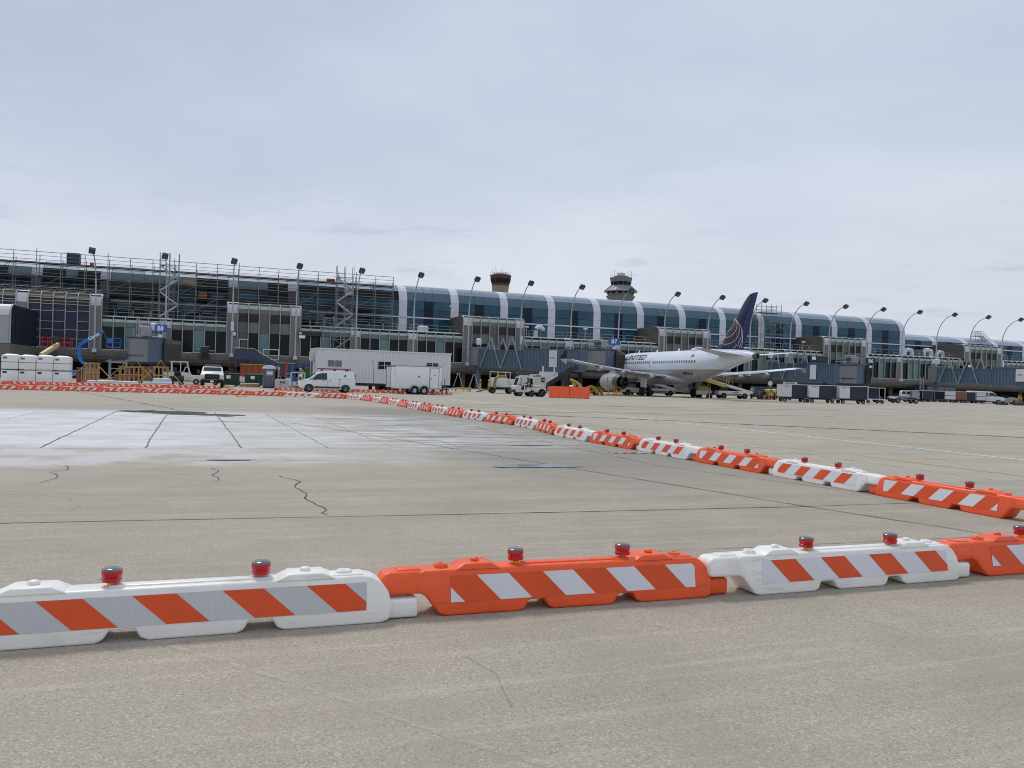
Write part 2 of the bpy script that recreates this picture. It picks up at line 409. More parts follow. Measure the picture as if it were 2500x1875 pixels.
sealant = M('joint sealant', (72,69,65), .8, var=.25, scale=5)
sealant_old = M('worn joint sealant', (104,101,97), .85, var=.25, scale=3)
paint_white = M('worn white line paint', (226,224,218), .6, var=.06, scale=4, dirt=.25, dirtc=(160,152,140))
paint_yellow = M('worn yellow line paint', (204,152,44), .6, var=.08, scale=4, dirt=.35, dirtc=(150,138,112))
tyre_mark = M('tyre rubber mark', (82,76,71), .85, var=.2, scale=1.5)
pale_mark = M('pale scrape', (186,180,166), .8, var=.08, scale=6)
def broken(m, lo, hi, top, scale):
    """let the ground show through a worn mark"""
    t = m.node_tree; b = t.nodes['Principled BSDF']; tc = N(t, 'ShaderNodeTexCoord')
    LK(t, mapr(t, noise(t, tc.outputs['Object'], scale, 5, .65), lo, hi, 0, top), b.inputs['Alpha']); return m
scrape_m = broken(M('faint pale scrape', (208,201,187), .85, var=.08, scale=6), .38, .66, .42, 9)
rubber_m = broken(M('dark rubber scuff', (58,55,52), .85, var=.2, scale=2), .26, .50, .92, 2.2)
worn_line = broken(M('thin worn joint', (112,109,104), .9, var=.2, scale=3), .34, .6, .8, 3)  # broken grey for worn joints and hairline cracks
broken(paint_yellow, .30, .56, .85, 3.5); broken(paint_white, .22, .5, .95, 4); broken(tyre_mark, .36, .64, .75, 1.6)
def strip(name, pts, w, mat, z=.004, jitter=0., uv=True, taper=False):
    """a thin ground strip through (u,v) points"""
    P = []
    for i in range(len(pts)-1):
        a, b = pts[i], pts[i+1]; L = hypot(b[0]-a[0], b[1]-a[1]); n = max(1, int(L/(.25 if jitter else 4)))
        for k in range(n): P.append((a[0]+(b[0]-a[0])*k/n, a[1]+(b[1]-a[1])*k/n))
    P.append(pts[-1])
    if jitter:
        j = 0.; Q = []
        for p in P:
            j = j*.6 + random.uniform(-jitter, jitter); Q.append((p[0]+j, p[1]+j*.3))
        P = Q
    mb = MB(); vs = []; n = len(P)
    for i, p in enumerate(P):
        a = P[max(i-1, 0)]; b = P[min(i+1, n-1)]; d = hypot(b[0]-a[0], b[1]-a[1]) or 1
        nx, ny = -(b[1]-a[1])/d, (b[0]-a[0])/d
        ww = w*(random.uniform(.55, 1.25) if jitter else 1)*((.25+.75*min(1, 4*min(i, n-1-i)/n)) if taper else 1)/2
        vs += [W(p[0]+nx*ww, p[1]+ny*ww, z), W(p[0]-nx*ww, p[1]-ny*ww, z)]
    mb.add(vs, [(2*i, 2*i+1, 2*i+3, 2*i+2) for i in range(n-1)])
    return part(name, mb, apron, mats=mat)
strip('sealed_joint', [(-30,-117.0),(15.9,-117.55),(20.8,-117.8),(24.6,-117.93),(26.6,-117.9),(60,-118.2)], .019, sealant, .004, .012)
strip('sealed_joint', [(19.2,-100.5),(20.1,-102.6),(22.0,-108.9),(23.9,-115.5),(24.63,-117.93),(25.2,-119.5),(26.4,-123.5)], .024, sealant, .006, .014)
strip('sealed_joint', [(24.0,-94),(24.3,-96.6),(25.0,-103.2),(25.2,-113.4),(26.5,-117.2)], .018, sealant_old, .008, .012)
for u0, u1, w in ((12.4,12.1,.030),(14.71,14.27,.031),(16.42,15.91,.0305),(18.12,17.43,.0303),(19.75,19.12,.026),(21.1,20.6,.02),(22.6,22.0,.02)):
    strip('sealed_joint', [(u0,-109.8),(u1,-95.4)], w, sealant_old if w > .03 else worn_line, .006, .014)
for v, w, ua, ub in ((-109.75,.03,5,21),(-106.6,.02,6,24),(-104.2,.018,8,22),(-101.5,.02,5,24),(-98.2,.02,8,20)):
    strip('sealed_joint', [(ua,v),(ub,v-.25)], w, worn_line, .008, .02)
for pts, w in (([(15.6,-112.7),(15.72,-113.2),(15.58,-113.6),(15.73,-114.0),(15.66,-114.7)],.022),
               ([(17.62,-113.2),(17.72,-113.6),(17.66,-114.0),(17.75,-114.4),(17.70,-114.8)],.022),
               ([(18.55,-114.2),(18.78,-114.9),(18.66,-115.5),(18.80,-116.0),(18.72,-116.6),(18.86,-117.1),(18.82,-117.6)],.026)):
    q = [(a+random.uniform(-.035,.035), b) for a, b in smooth_pts(pts, 3)]
    strip('crack', q, w*.55, sealant, .006, .010)
    k = len(q)//2; strip('crack', [q[k],(q[k][0]+.10,q[k][1]-.08),(q[k][0]+.13,q[k][1]-.22)], w*.3, worn_line, .007, .010)
for u in (30.2, 36.3, 42.4, 48.5, 54.6, 60.7): strip('sealed_joint', [(u,-116+(u-30)*.5),(u-.6,-62)], .03, worn_line, .004, .015)
for v in (-112.6, -106.0, -99.9, -93.8, -86.5, -76.0): strip('sealed_joint', [(27.2,v),(62,v-.3)], .03, worn_line, .005, .015)
for v, ua, ub in ((-119.9,21.0,27.5),): strip('sealed_joint', [(ua,v),(ub,v-.1)], .016, worn_line, .004, .012)
for pts in ([(19.0,-121.9),(19.12,-122.3),(19.06,-122.7)],[(20.3,-121.8),(20.5,-122.0),(20.46,-122.2)],[(21.6,-121.9),(21.75,-122.3)],[(17.9,-118.6),(18.3,-118.9),(18.9,-118.8)],[(20.9,-118.9),(21.5,-119.1)],[(16.2,-116.1),(16.4,-116.6),(16.35,-117.1)]):
    strip('crack', pts, .005, worn_line, .007, .012)
strip('painted_line', [(32.6,-66),(33.6,-80),(34.6,-95),(34.8,-103),(35.0,-116)], .15, paint_white)
strip('painted_line', [(20,-58),(26,-61),(32.6,-66)], .12, paint_white)
strip('painted_line', [(31.3,-111.6),(31.5,-116.5)], .13, paint_yellow)
strip('painted_line', [(30.6,-107.5),(31.0,-110.6)], .10, paint_yellow)
strip('painted_line', [(29.2,-99.0),(29.9,-103.8)], .08, paint_yellow)
strip('taxi_line', [(17.2,-28),(18.0,-46),(18.35,-60),(18.7,-76)], .62, tyre_mark, .004)
strip('taxi_line', [(17.2,-28),(18.0,-46),(18.35,-60),(18.7,-76)], .30, paint_yellow, .008)
strip('tyre_mark', [(8.5,-68.5),(10.4,-75),(13.2,-84),(16.2,-94.2)], .16, tyre_mark, .004, .03)
strip('tyre_mark', [(14.4,-95.2),(15.6,-95.6),(17.2,-96.2)], 1.7, rubber_m, .010, .16, taper=True)
strip('tyre_mark', [(15.6,-96.8),(16.8,-97.0),(18.4,-97.6)], 1.1, rubber_m, .013, .14, taper=True)
strip('tyre_mark', [(17.5,-98.2),(18.1,-98.3)], .34, rubber_m, .010, .06, taper=True)
strip('tyre_mark', [(17.2,-101.2),(18.9,-101.2)], .11, rubber_m, .010, .03, taper=True)
strip('tyre_mark', [(27.6,-92.6),(33,-95.4),(38.5,-100.4),(44,-105.5),(52,-113)], .26, rubber_m, .010, .02)
strip('tyre_mark', [(28.6,-90.6),(36,-90.2),(50,-89.8)], .22, rubber_m, .006, .02)
strip('tyre_mark', [(30.5,-80.6),(42,-79.7),(60,-79.0)], .26, rubber_m, .006, .02)
strip('tyre_mark', [(27.5,-86.0),(40,-84.9),(70,-84.0)], .09, tyre_mark, .006, .02)
strip('scrape', [(17.45,-121.3),(18.1,-122.1),(18.6,-122.75),(19.05,-123.3)], .035, scrape_m, .004, .010)
# puddles
water_m = M('shallow puddle water', (150,152,154), .14, var=.15, scale=.9, spec=1.0)
for uc, vc, ru, rv in ((22.9,-113.3,.75,.30),(17.95,-112.05,.36,.10),(25.83,-111.0,.42,.24),(24.4,-109.2,.5,.10)):
    mb = MB(); n = 40
    mb.poly([W(uc+ru*cos(2*pi*i/n)*(1+.22*sin(3*2*pi*i/n+uc)+.1*random.uniform(-1,1)), vc+rv*sin(2*pi*i/n)*(1+.25*cos(2*2*pi*i/n)+.12*random.uniform(-1,1)), .0105) for i in range(n)])
    o = part('puddle', mb, mats=water_m); tag(o, kind='structure')

# ------------------------------------------------------------------ low plastic barriers
def barrier_body(mat, nm):
    hw = lambda z: .125-.042*max(0, z)/.25
    mb = MB()
    outl = [(-.90,.05),(-.87,.012),(-.82,0),(-.345,0),(-.31,.014),(-.285,.058),(-.175,.058),(-.15,.014),(-.115,0),(.285,0),(.32,.014),(.345,.058),(.455,.058),(.48,.014),(.515,0),(1.01,0),(1.055,.016),(1.066,.10),(1.045,.165),(1.01,.212),(.965,.241),(.92,.25),(-.96,.25),(-1.0,.235),(-1.0,.13),(-.955,.115)]
    m1 = MB().prism(outl, -1, 1, 'y', fn=lambda e, p, q: e*hw(q))
    me = m1.mesh('b', mat, 40, .016, 3)
    m2 = MB().prism([(-1.22,.128),(-.94,.122),(-.94,.249),(-1.19,.247),(-1.225,.22)], -1, 1, 'y', fn=lambda e, p, q: e*(.098-.02*(q-.12)/.13)).mesh('b2', mat, 40, .026, 3)
    m3 = MB().bx(1.0, 1.215, -.078, .078, .004, .108).mesh('b3', mat, 40, .02, 3)
    m4 = MB()
    m4.bx(-.30, .46, -.035, .035, .24, .259)
    for sx in (-1, 1):
        x = sx*.62
        m4.prism([(x-.15,.245),(x+.15,.245),(x+.085,.278),(x-.085,.278)], -1, 1, 'y', fn=lambda e, p, q: e*(.092-.3*(q-.245)))
        m4.lathe([(.0,.275),(.03,.277),(.028,.295),(.0,.30)], 10, (x, 0, 0))
    m4.bx(-1.12, -.98, -.05, .05, .24, .256); m4.bx(.70, .92, -.06, .06, .24, .258)
    me4 = m4.mesh('b4', mat, 40, .008, 2)
    m5 = MB()
    for x in (-.84, .82): m5.lathe([(.045,.245),(.045,.262),(.036,.272),(.018,.272),(.015,.262),(.0,.262)], 16, (x, 0, 0))
    me5 = m5.mesh('b5', mat, 40)
    bm = bmesh.new()
    for q in (me, m2, m3, me4, me5): bm.from_mesh(q)
    out = bpy.data.meshes.new(nm); out.materials.append(mat)
    bmesh.ops.scale(bm, vec=(1,1,1.1), verts=bm.verts); bm.to_mesh(out); bm.free(); out.polygons.foreach_set('use_smooth', [True]*len(out.polygons)); out.set_sharp_from_angle(angle=radians(40))
    return out
def clip(poly, x0, x1):
    for s, lim in ((1, x0), (-1, x1)):
        out = []
        for i in range(len(poly)):
            a, b = poly[i-1], poly[i]; ia, ib = s*(a[0]-lim) >= 0, s*(b[0]-lim) >= 0
            if ia != ib:
                k = (lim-a[0])/(b[0]-a[0]); out.append((lim, a[1]+(b[1]-a[1])*k))
            if ib: out.append(b)
        poly = out
        if not poly: return []
    return poly
def panel_mesh(side, base_m, stripe_m, off, sw, nm, pitch=.443):
    """side -1 front, +1 back; stripes lean the same way on the mould so they read reversed from behind"""
    x0, x1, z0, z1 = -.80, .93, .072, .216
    Y = lambda z, e: side*(.125-.042*z/.25+e)
    mb = MB()
    def slab(pl, e0, e1, m):
        n = len(pl)
        vs = [(x, Y(z, e0), z) for x, z in pl]+[(x, Y(z, e1), z) for x, z in pl]
        mb.add(vs, [tuple(range(n, 2*n)), tuple(reversed(range(n)))]+[(i, (i+1) % n, n+(i+1) % n, n+i) for i in range(n)], m)
    slab([(x0,z0),(x1,z0),(x1,z1),(x0,z1)], -.004, .003, 0)
    for k in range(-2, 5):
        a = x0+off+pitch*k
        pl = clip([(a,z1-.001),(a+sw,z1-.001),(a+sw+.155,z0+.001),(a+.155,z0+.001)], x0+.002, x1-.002)
        if len(pl) > 2: slab(pl, .002, .0042, 1)
    mb.v = [(x, y, z*1.1) for x, y, z in mb.v]
    return mb.mesh(nm, [base_m, stripe_m])
BM = {'white': barrier_body(white_poly, 'barrier_body'), 'orange': barrier_body(orange_poly, 'barrier_body')}
PM = {}
for sd_ in (-1, 1):
    PM['white', sd_] = panel_mesh(sd_, sheet_white, sheet_orange, .075, .215, 'stripe_panel')
    PM['broad', sd_] = panel_mesh(sd_, sheet_grey, sheet_orange, .203, .195, 'stripe_panel', .407)
    PM['orange', sd_] = panel_mesh(sd_, sheet_orange, sheet_white, .17, .21, 'stripe_panel')
LENS = MB().lathe([(.03,.292),(.052,.295),(.055,.305),(.055,.318),(.050,.322),(.050,.328),(.055,.332),(.056,.352),(.054,.360),(.0,.361)], 20).mesh('warning_light', lens_red, 35)
CAP = MB().lathe([(.056,.3595),(.057,.363),(.052,.368),(.036,.374),(.015,.377),(.0,.3775)], 20).mesh('solar_cap', cap_grey, 50)
POST = MB().lathe([(.034,.248),(.034,.262),(.020,.266),(.020,.293),(.0,.293)], 12).mesh('light_post', bolt_yellow, 40)
RUB = MB().lathe([(.0,-.01),(.03,-.01),(.03,.01),(.0,.01)], 10, (1.2, -.08, .05), 'y').mesh('rubber_bumper', black_rubber, 40)
def barrier(colr, loc, rz, label, group, lights=True, dent=0, lx=(-.33, .425), pan=None, sx=1.):
    r = thing('low_barrier', label, 'barrier', loc, rz, group)
    part('barrier_body', BM[colr], r)
    part('stripe_panel', PM[pan or colr, -1], r); part('stripe_panel', PM[pan or colr, 1], r)
    for ch in r.children: ch.scale.x = sx
    if lights:
        for x in lx:
            l = part('warning_light', LENS, r, (x+random.uniform(-.01,.01), random.uniform(-.006,.006), .012), (random.uniform(-.05,.05), random.uniform(-.05,.05), random.uniform(0,6)), scale=(.95, .95, .97))
            part('solar_cap', CAP, l); part('light_post', POST, l)
    if dent: part('rubber_bumper', RUB, r)
    return r
def ordinal(n): return ('first','second','third','fourth','fifth','sixth','seventh','eighth','ninth','tenth','eleventh','twelfth','thirteenth','fourteenth','fifteenth','sixteenth','seventeenth','eighteenth','nineteenth','twentieth')[n]
# nearest row, across the foreground
near = (('white',17.592,'nearest white low barrier running off the left edge of the foreground','0'),
        ('orange',19.955,'whole orange low barrier in the middle of the foreground row',''),
        ('white',22.205,'white low barrier in the foreground between two orange barriers',''),
        ('orange',24.45,'orange low barrier cut by the right edge of the foreground row',''),
        ('orange',15.47,'orange low barrier just outside the left edge of the foreground row',''))
for i, (c, u, lb, _) in enumerate(near[:4]):
    barrier(c, W(u, -121.21+.02*((i % 2)*2-1)), TH+radians((.3,-.5,.6,-.4)[i]), lb, 'striped barriers across the foreground', lx=((-.335,.46),(-.335,.43),(-.335,.455),(-.33,.43))[i], pan='broad' if i == 0 else None, sx=1.12 if i == 0 else 1.)
# diagonal row going away from the right edge towards the terminal
DI = [(26.62,-121.6),(26.58,-119.37),(26.55,-117.13),(26.54,-114.89),(26.48,-112.65),(26.46,-110.41),(26.36,-108.17),(26.35,-105.93),(26.66,-103.72),(26.80,-101.48),(26.48,-99.27),(26.30,-97.04),(26.24,-94.79),(26.20,-92.55),(26.18,-90.31),(26.12,-88.07),(26.12,-85.83),(26.03,-83.59),(25.99,-81.35),(25.92,-79.1),(25.65,-76.88),(25.10,-74.69)]
cnt = {'white': 0, 'orange': 0}
for i in range(1, len(DI)-1):
    a, b = DI[i], DI[i+1]; c = 'orange' if i % 2 else 'white'
    ang = atan2(b[1]-a[1], b[0]-a[0])
    k = cnt[c]; cnt[c] += 1
    if i == 1: lb = 'nearest orange low barrier of the receding row, at the right edge'
    elif k == 0: lb = 'nearest white low barrier of the row receding to the terminal'
    elif i == len(DI)-2: lb = 'farthest white low barrier, where the receding row turns left'
    else: lb = f'{ordinal(k)} nearest {c} low barrier in the row receding from right edge'
    barrier(c, W((a[0]+b[0])/2, (a[1]+b[1])/2), TH+ang, lb, 'striped barriers receding to the terminal', dent=i < 8)
# far row that carries on to the left edge
RA = [(25.10,-74.69),(23.35,-73.35),(21.45,-72.2),(19.45,-71.3),(17.35,-70.75),(15.15,-70.35),(12.92,-70.15),(10.68,-70.05),(8.44,-69.95),(6.20,-69.85),(3.96,-69.8),(1.72,-69.75)]
for i in range(len(RA)-1):
    a, b = RA[i], RA[i+1]; c = 'white' if i == 1 else 'orange'
    k = i if i < 1 else i-1
    if i == 1: lb = 'single white low barrier among the orange ones of the far left row'
    elif i == 0: lb = 'orange low barrier between two white ones where the far row begins'
    else: lb = f'{ordinal(k-1)} orange low barrier left of the single white one in the front far row'
    barrier(c, W((a[0]+b[0])/2, (a[1]+b[1])/2), TH+atan2(b[1]-a[1], b[0]-a[0]), lb, 'striped barriers of the far left row', lights=i < 6)
# second far row, in two runs
for i in range(8):
    barrier('orange', W(16.16-2.24*i, -53.75-.13*i), TH+radians(1.5), f'{ordinal(i)} orange low barrier from the gap by the pickup in the back row', 'striped barriers of the back left row', lights=False)
for i in range(7):
    lb = 'rightmost orange low barrier of the back row, beyond the cargo trailer' if i == 6 else f'{ordinal(i)} orange low barrier from the left in the run before van and cargo trailer'
    barrier('orange', W(22.9+2.24*i, -53.0-.2*i), TH-radians(4), lb, 'striped barriers before the van and cargo trailer', lights=False)
# ------------------------------------------------------------------ terminal concourse (local x = u, local y = v)
T = thing('terminal_building', 'long airport concourse with curved blue green glass vault and ribbed lower storey', 'terminal', ORG, TH)
CACHE = {}
def shared(key, fn):
    if key not in CACHE: CACHE[key] = fn()
    return CACHE[key]
def ribbon(path, w, th=.06):
    """prism of width w (along u, centred) following a (v,z) path, thickened inwards"""
    n = len(path); inner = []
    for i, p in enumerate(path):
        a = path[max(i-1, 0)]; b = path[min(i+1, n-1)]; d = hypot(b[0]-a[0], b[1]-a[1])
        inner.append((p[0]+(b[1]-a[1])/d*th, p[1]-(b[0]-a[0])/d*th))
    mb = MB()
    for i in range(n-1):
        mb.prism([path[i], path[i+1], inner[i+1], inner[i]], -w/2, w/2, 'x')
    return mb
def strip_mesh(key, path, w, mat, th=.06):
    return shared(key, lambda: ribbon(path, w, th).mesh(key[0], mat, 20))
def boxp(name, w, h, mat, th=.05):
    return shared((name, w, h, mat.name), lambda: MB().bx(-w/2, w/2, 0, th, 0, h).mesh(name, mat))
FV = .60
LS = [(FV, 8.16), (.70, 8.50), (.98, 8.84), (1.6, 9.1), (2.6, 9.2)]
TS = [(FV, 11.06), (.70, 11.42), (.98, 11.76), (1.6, 12.02), (2.6, 12.12)]
TALL = {-2, -1, 2, 6, 10, 14, 18}
TOPP = set(list(TALL)+[n+1 for n in TALL])
N0, N1 = -3, 22
MOD = 1.524
def rib_mesh(sh, key):
    path = [(FV, 4.2)]+sh
    def mk():
        mb = MB(); o = []
        for i, p in enumerate(path):
            a = path[max(i-1, 0)]; b = path[min(i+1, len(path)-1)]; d = hypot(b[0]-a[0], b[1]-a[1])
            tp = .22*(1, 1, .95, .75, .4, .06)[i]; o.append((p[0]-(b[1]-a[1])/d*tp, p[1]+(b[0]-a[0])/d*tp))
        for i in range(len(path)-1): mb.prism([path[i], path[i+1], o[i+1], o[i]], -.06, .06, 'x')
        return mb.mesh('mullion', mull, 20)
    return shared(key, mk)
louvre = shared('lv', lambda: (lambda mb: ([mb.prism([(0,.06+.135*k),(.07,.13+.135*k),(.09,.13+.135*k),(.02,.06+.135*k)], -.69, .69, 'x') for k in range(9)], mb.bx(-.71,.71,.10,.14,0,1.3), mb.bx(-.71,-.67,-.02,.1,0,1.3), mb.bx(.67,.71,-.02,.1,0,1.3), mb)[-1])(MB()).mesh('louvre_panel', louvre_m))
belly_p = [(FV+.02, 4.14), (.50, 3.75), (.54, 3.3), (.78, 2.88), (1.35, 2.55), (2.5, 2.42)]
for n in range(N0, N1+1):
    u = n*BAY; tall = n in TOPP
    # pilaster: stained lower panel, white curved cap
    hz = 10.35 if tall else 7.62
    part('pilaster_panel', shared(('pil', tall), lambda: MB().bx(-.74,.74,-.02,.10,0,hz-4.22).mesh('pilaster_panel', metal_stained)), T, (u, FV, 4.2))
    part('pilaster_cap', shared(('cap', tall), lambda: ribbon([(FV-.03, hz+.02)]+[(a-.03, b+.02) for a, b in (TS if tall else LS)], 1.46, .08).mesh('pilaster_cap', metal_white, 25)), T, (u, 0, 0))
    part('column', shared('col', lambda: MB().lathe([(.42, 0), (.42, 2.6), (.6, 2.8)], 16).mesh('column', conc_dark, 40)), T, (u, 2.7, 0))
    if n == N1: break
    for j in range(6):
        part('mullion', rib_mesh(TS, 'ribT') if (n in TALL or (j == 0 and tall) or (j == 5 and n+1 in TOPP)) else rib_mesh(LS, 'ribL'), T, (u+.762+MOD*j, 0, 0))
    for j in range(3):
        part('belly_panel', shared('belly', lambda: ribbon(belly_p, BAY/3-.03, .12).mesh('belly_panel', conc_dark, 30)), T, (u+BAY/3*(j+.5)-.0, 0, 0))
    for j in range(5):
        c = u+.762+MOD*(j+.5); w = 1.42
        if n in (-1, -2):                              # bay stripped to a blue membrane
            part('wrap_panel', boxp('wrap_panel', w, 6.78, wrap_blue), T, (c, FV+.06, 4.24))
            part('shoulder_panel', strip_mesh(('shoulder_panel', 'TS', 'wr'), TS, w, wrap_blue if j % 2 else spandrel), T, (c, 0, 0))
            continue
        teal = (j == 2 and n not in (4, 9, 12)) or (n == 4 and j == 2) or (j == 1 and n in (12, 16))
        hatch = (n == 2 and j == 0)
        part('window_pane', boxp('window_pane', w, 3.2, pil_grey if hatch else glass_teal if teal else glass_low), T, (c, FV+.06, 4.24))
        if n in TALL:
            part('wall_panel', boxp('wall_panel', w, 1.58, spandrel if j in (1, 4) else pil_grey), T, (c, FV+.05, 7.48))
            if j == 2: part('wall_panel', boxp('wall_panel', w, 1.3, pil_grey), T, (c, FV+.04, 9.09))
            else: part('louvre_panel', louvre, T, (c, FV, 9.09))
            part('spandrel_panel', boxp('spandrel_panel', w, .62, spandrel), T, (c, FV+.04, 10.41))
            part('shoulder_panel', strip_mesh(('shoulder_panel', 'TS'), TS, w, shoulder), T, (c, 0, 0))
        else:
            part('spandrel_panel', boxp('spandrel_panel', w, .64, spandrel), T, (c, FV+.04, 7.48))
            part('shoulder_panel', strip_mesh(('shoulder_panel', 'LS'), LS, w, shoulder), T, (c, 0, 0))
U0, U1 = N0*BAY-.75, N1*BAY+.75
part('sill_ledge', MB().bx(U0, U1, FV-.10, FV+.2, 4.15, 4.22), T, mats=mull)
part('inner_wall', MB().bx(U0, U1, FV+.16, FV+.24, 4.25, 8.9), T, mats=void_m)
part('roof_deck', MB().bx(U0, U1, 2.5, 9.3, 8.9, 9.14), T, mats=roof_sheet)
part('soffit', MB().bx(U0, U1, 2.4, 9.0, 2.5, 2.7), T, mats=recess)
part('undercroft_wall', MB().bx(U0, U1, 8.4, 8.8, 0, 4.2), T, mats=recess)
for n in sorted(TALL):
    a, b = n*BAY-.73, (n+1)*BAY+.73
    prof = [(.8,8.3),(9.0,8.3),(9.0,12.06),(2.6,12.06),(1.62,11.95),(1.05,11.7),(.8,11.4)]
    mb = MB().prism(prof, a, a+.12, 'x').prism(prof, b-.12, b, 'x'); mb.bx(a+.12, b-.12, 2.3, 9.0, 11.96, 12.10)
    mb.bx(a+.12, b-.12, FV+.26, FV+.34, 8.9, 11.9)
    part('bay_block', mb, T, mats=siding_brown)
    for x in (a, b):
        sg = -1 if x == a else 1; sm = MB()
        for k in range(14): sm.bx(min(x, x+sg*.04), max(x, x+sg*.04), 1.25, 8.9, 9.22+.2*k, 9.33+.2*k)
        tag(part('side_siding', sm, T, mats=siding_brown), kind='stuff')
# lattice rail and battens on the stripped bays at the far left
mb = MB()
for k in range(26):
    x = -19+.75*k; mb.tube([(x, 1.8, 12.15), (x+.375, 1.8, 12.65), (x+.75, 1.8, 12.15)], .025, 4)
mb.tube([(-19, 1.8, 12.66), (.6, 1.8, 12.66)], .03, 4); mb.tube([(-19, 1.8, 12.16), (.6, 1.8, 12.16)], .03, 4)
part('lattice_rail', mb, T, mats=galv)
for z, w in ((11.4,.10),(11.15,.10),(10.75,.09),(10.3,.09),(9.4,.08),(7.9,.08),(6.75,.08),(5.6,.07)):
    for j in range(10):
        uu = -2*BAY+.762+MOD*(j % 5)+(BAY if j >= 5 else 0)
        if random.random() < .12 and z < 9: continue
        part('batten', shared(('bat', w), lambda: MB().bx(-.80, .80, -.05, .0, -w/2, w/2).mesh('batten', batten_wood)), T, (uu+MOD/2, FV-.14+max(0, (z-11.1)*.35), z+random.uniform(-.1, .1)), (0, random.uniform(-.02, .02), 0))

# upper vault
green_dark = M('dark green board', (46,56,54), .6, var=.15, scale=.6)
VF = 9.0
VP = [(0, 9.1), (0, 14.72), (.30, 15.5), (.72, 16.25), (1.5, 16.95), (2.6, 17.42), (4.2, 17.72), (6.5, 17.85)]
LVP = [(0, 9.1), (0, 12.98), (.35, 13.25), (1.3, 13.85), (2.6, 14.3), (4.4, 14.6), (7, 14.7)]
def off(path, dv): return [(a+VF+dv, b) for a, b in path]
for n in range(-2, N1+1):
    u = n*BAY; low = n > 17; scaf = n < 5
    path = off(LVP if low else VP, -.10)
    if n == 17: path = off(VP, -.10)
    segs = [(9.1, 10.35), (10.37, 11.70), (11.98, 13.15), (13.17, 14.70)] if not low else [(9.1, 10.35), (10.37, 11.70), (11.98, 12.96)]
    for z0, z1 in segs:
        part('pilaster_panel', boxp('pilaster_panel', 1.42, round(z1-z0, 3), pil_grey if scaf else metal_white, .12), T, (u, VF-.10, z0))
    part('pilaster_cap', strip_mesh(('pilaster_cap', 'v', low, scaf), path[1:], 1.42, roof_sheet if scaf else metal_white, .12), T, (u, 0, 0))
    if n == N1: break
    low = n >= 17
    cols = [(0, .39), (.39, .60), (.60, 1.)]
    w0 = BAY-1.46
    rows = [(9.12, 10.32), (10.38, 11.68), (11.98, 13.14), (13.20, 14.68)] if not low else [(9.12, 10.32), (10.38, 11.68), (11.98, 12.94)]
    for ci, (a, b) in enumerate(cols):
        w = round((b-a)*w0-.05, 3); c = u+.73+(a+b)/2*w0
        for ri, (z0, z1) in enumerate(rows):
            if scaf:
                mt = random.choice([void_m, glass_vault_dark, glass_vault_b, wrap_blue, glass_vault, glass_vault_c])  # void panes: panels coloured near-black to stand for dark openings
                if n in (-1, -2, 0) and ri in (2, 3): mt = random.choice([void_m, green_dark, glass_vault_dark])
                if n == 1 and ri == 3: mt = [wrap_blue, glass_vault_dark, glass_low][ci]
                if (n, ci, ri) in ((1,2,2),): mt = wrap_blue
                if (n, ci, ri) in ((4,2,3),(4,2,2),(4,2,1)): mt = glass_vault
            else:
                mt = glass_vault_dark if ci == 1 else random.choice((glass_vault, glass_vault, glass_vault_b, glass_vault_c))
            part('vault_pane', boxp('vault_pane', w, round(z1-z0, 3), mt, .06), T, (c, VF+.02+random.uniform(0, .012), z0), (random.uniform(-.012,.004), 0, random.uniform(-.006,.006)))
        if low: bands = [(LVP[1:4], frit_light), (LVP[3:], roof_sheet)]
        else: bands = [(VP[1:4], void_m if scaf and random.random() < .55 else frit), (VP[3:6], frit_light), (VP[5:], roof_sheet)]
        for bi, (bp, mt) in enumerate(bands):
            if scaf and bi == 1: mt = random.choice([roof_sheet, frit_light])
            part('vault_roof_panel', strip_mesh(('vault_roof_panel', w, low, bi, mt.name), off(bp, .02), w, mt, .08), T, (c, 0, 0))
    part('fascia_band', shared('fas', lambda: MB().bx(-BAY/2, BAY/2, -.20, .10, 0, .22).mesh('fascia_band', metal_white)), T, (u+.73+w0/2, VF, 11.72))
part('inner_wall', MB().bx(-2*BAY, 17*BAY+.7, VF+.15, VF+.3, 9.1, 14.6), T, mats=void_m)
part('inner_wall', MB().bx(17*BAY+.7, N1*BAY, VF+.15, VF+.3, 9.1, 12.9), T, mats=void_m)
part('vault_roof', MB().prism([(VF+.5, 15.4), (VF+2.7, 17.2), (VF+6.4, 17.7), (VF+13, 17.7), (VF+22, 15), (VF+22, 9), (VF+.5, 9)], -2*BAY-.7, 17*BAY+.72, 'x'), T, mats=roof_sheet)
part('vault_roof', MB().prism([(VF+.6, 13), (VF+2.7, 14.1), (VF+7, 14.55), (VF+13, 14.55), (VF+22, 12), (VF+22, 9), (VF+.6, 9)], 17*BAY+.73, N1*BAY+.7, 'x'), T, mats=roof_sheet)

# roof deck railings, one run per bay
def railing_mesh(L, mat, n):
    mb = MB(); h = 1.05
    for k in range(2):
        x0 = k*L/2+.1; x1 = (k+1)*L/2-.1
        mb.tube([(x0, 0, 0), (x0, 0, h-.12), (x0+.12, 0, h), (x1-.12, 0, h), (x1, 0, h-.12), (x1, 0, 0)], .032, 5)
        mb.tube([(x0, 0, .52), (x1, 0, .52)], .026, 5)
    return mb.mesh('roof_railing', mat, 50)
for n in range(0, N1):
    if n in TALL: continue
    for k in range(2):
        mt = yellow_rail if (n, k) in ((0,1),(4,1),(8,1),(9,1),(13,1),(12,0)) else railing_m
        part('roof_railing', shared(('rail', mt.name), lambda: railing_mesh(BAY/2, mt, 2)), T, (n*BAY+k*BAY/2, 2.2+.8*(k % 2)*(n % 2), 9.15))
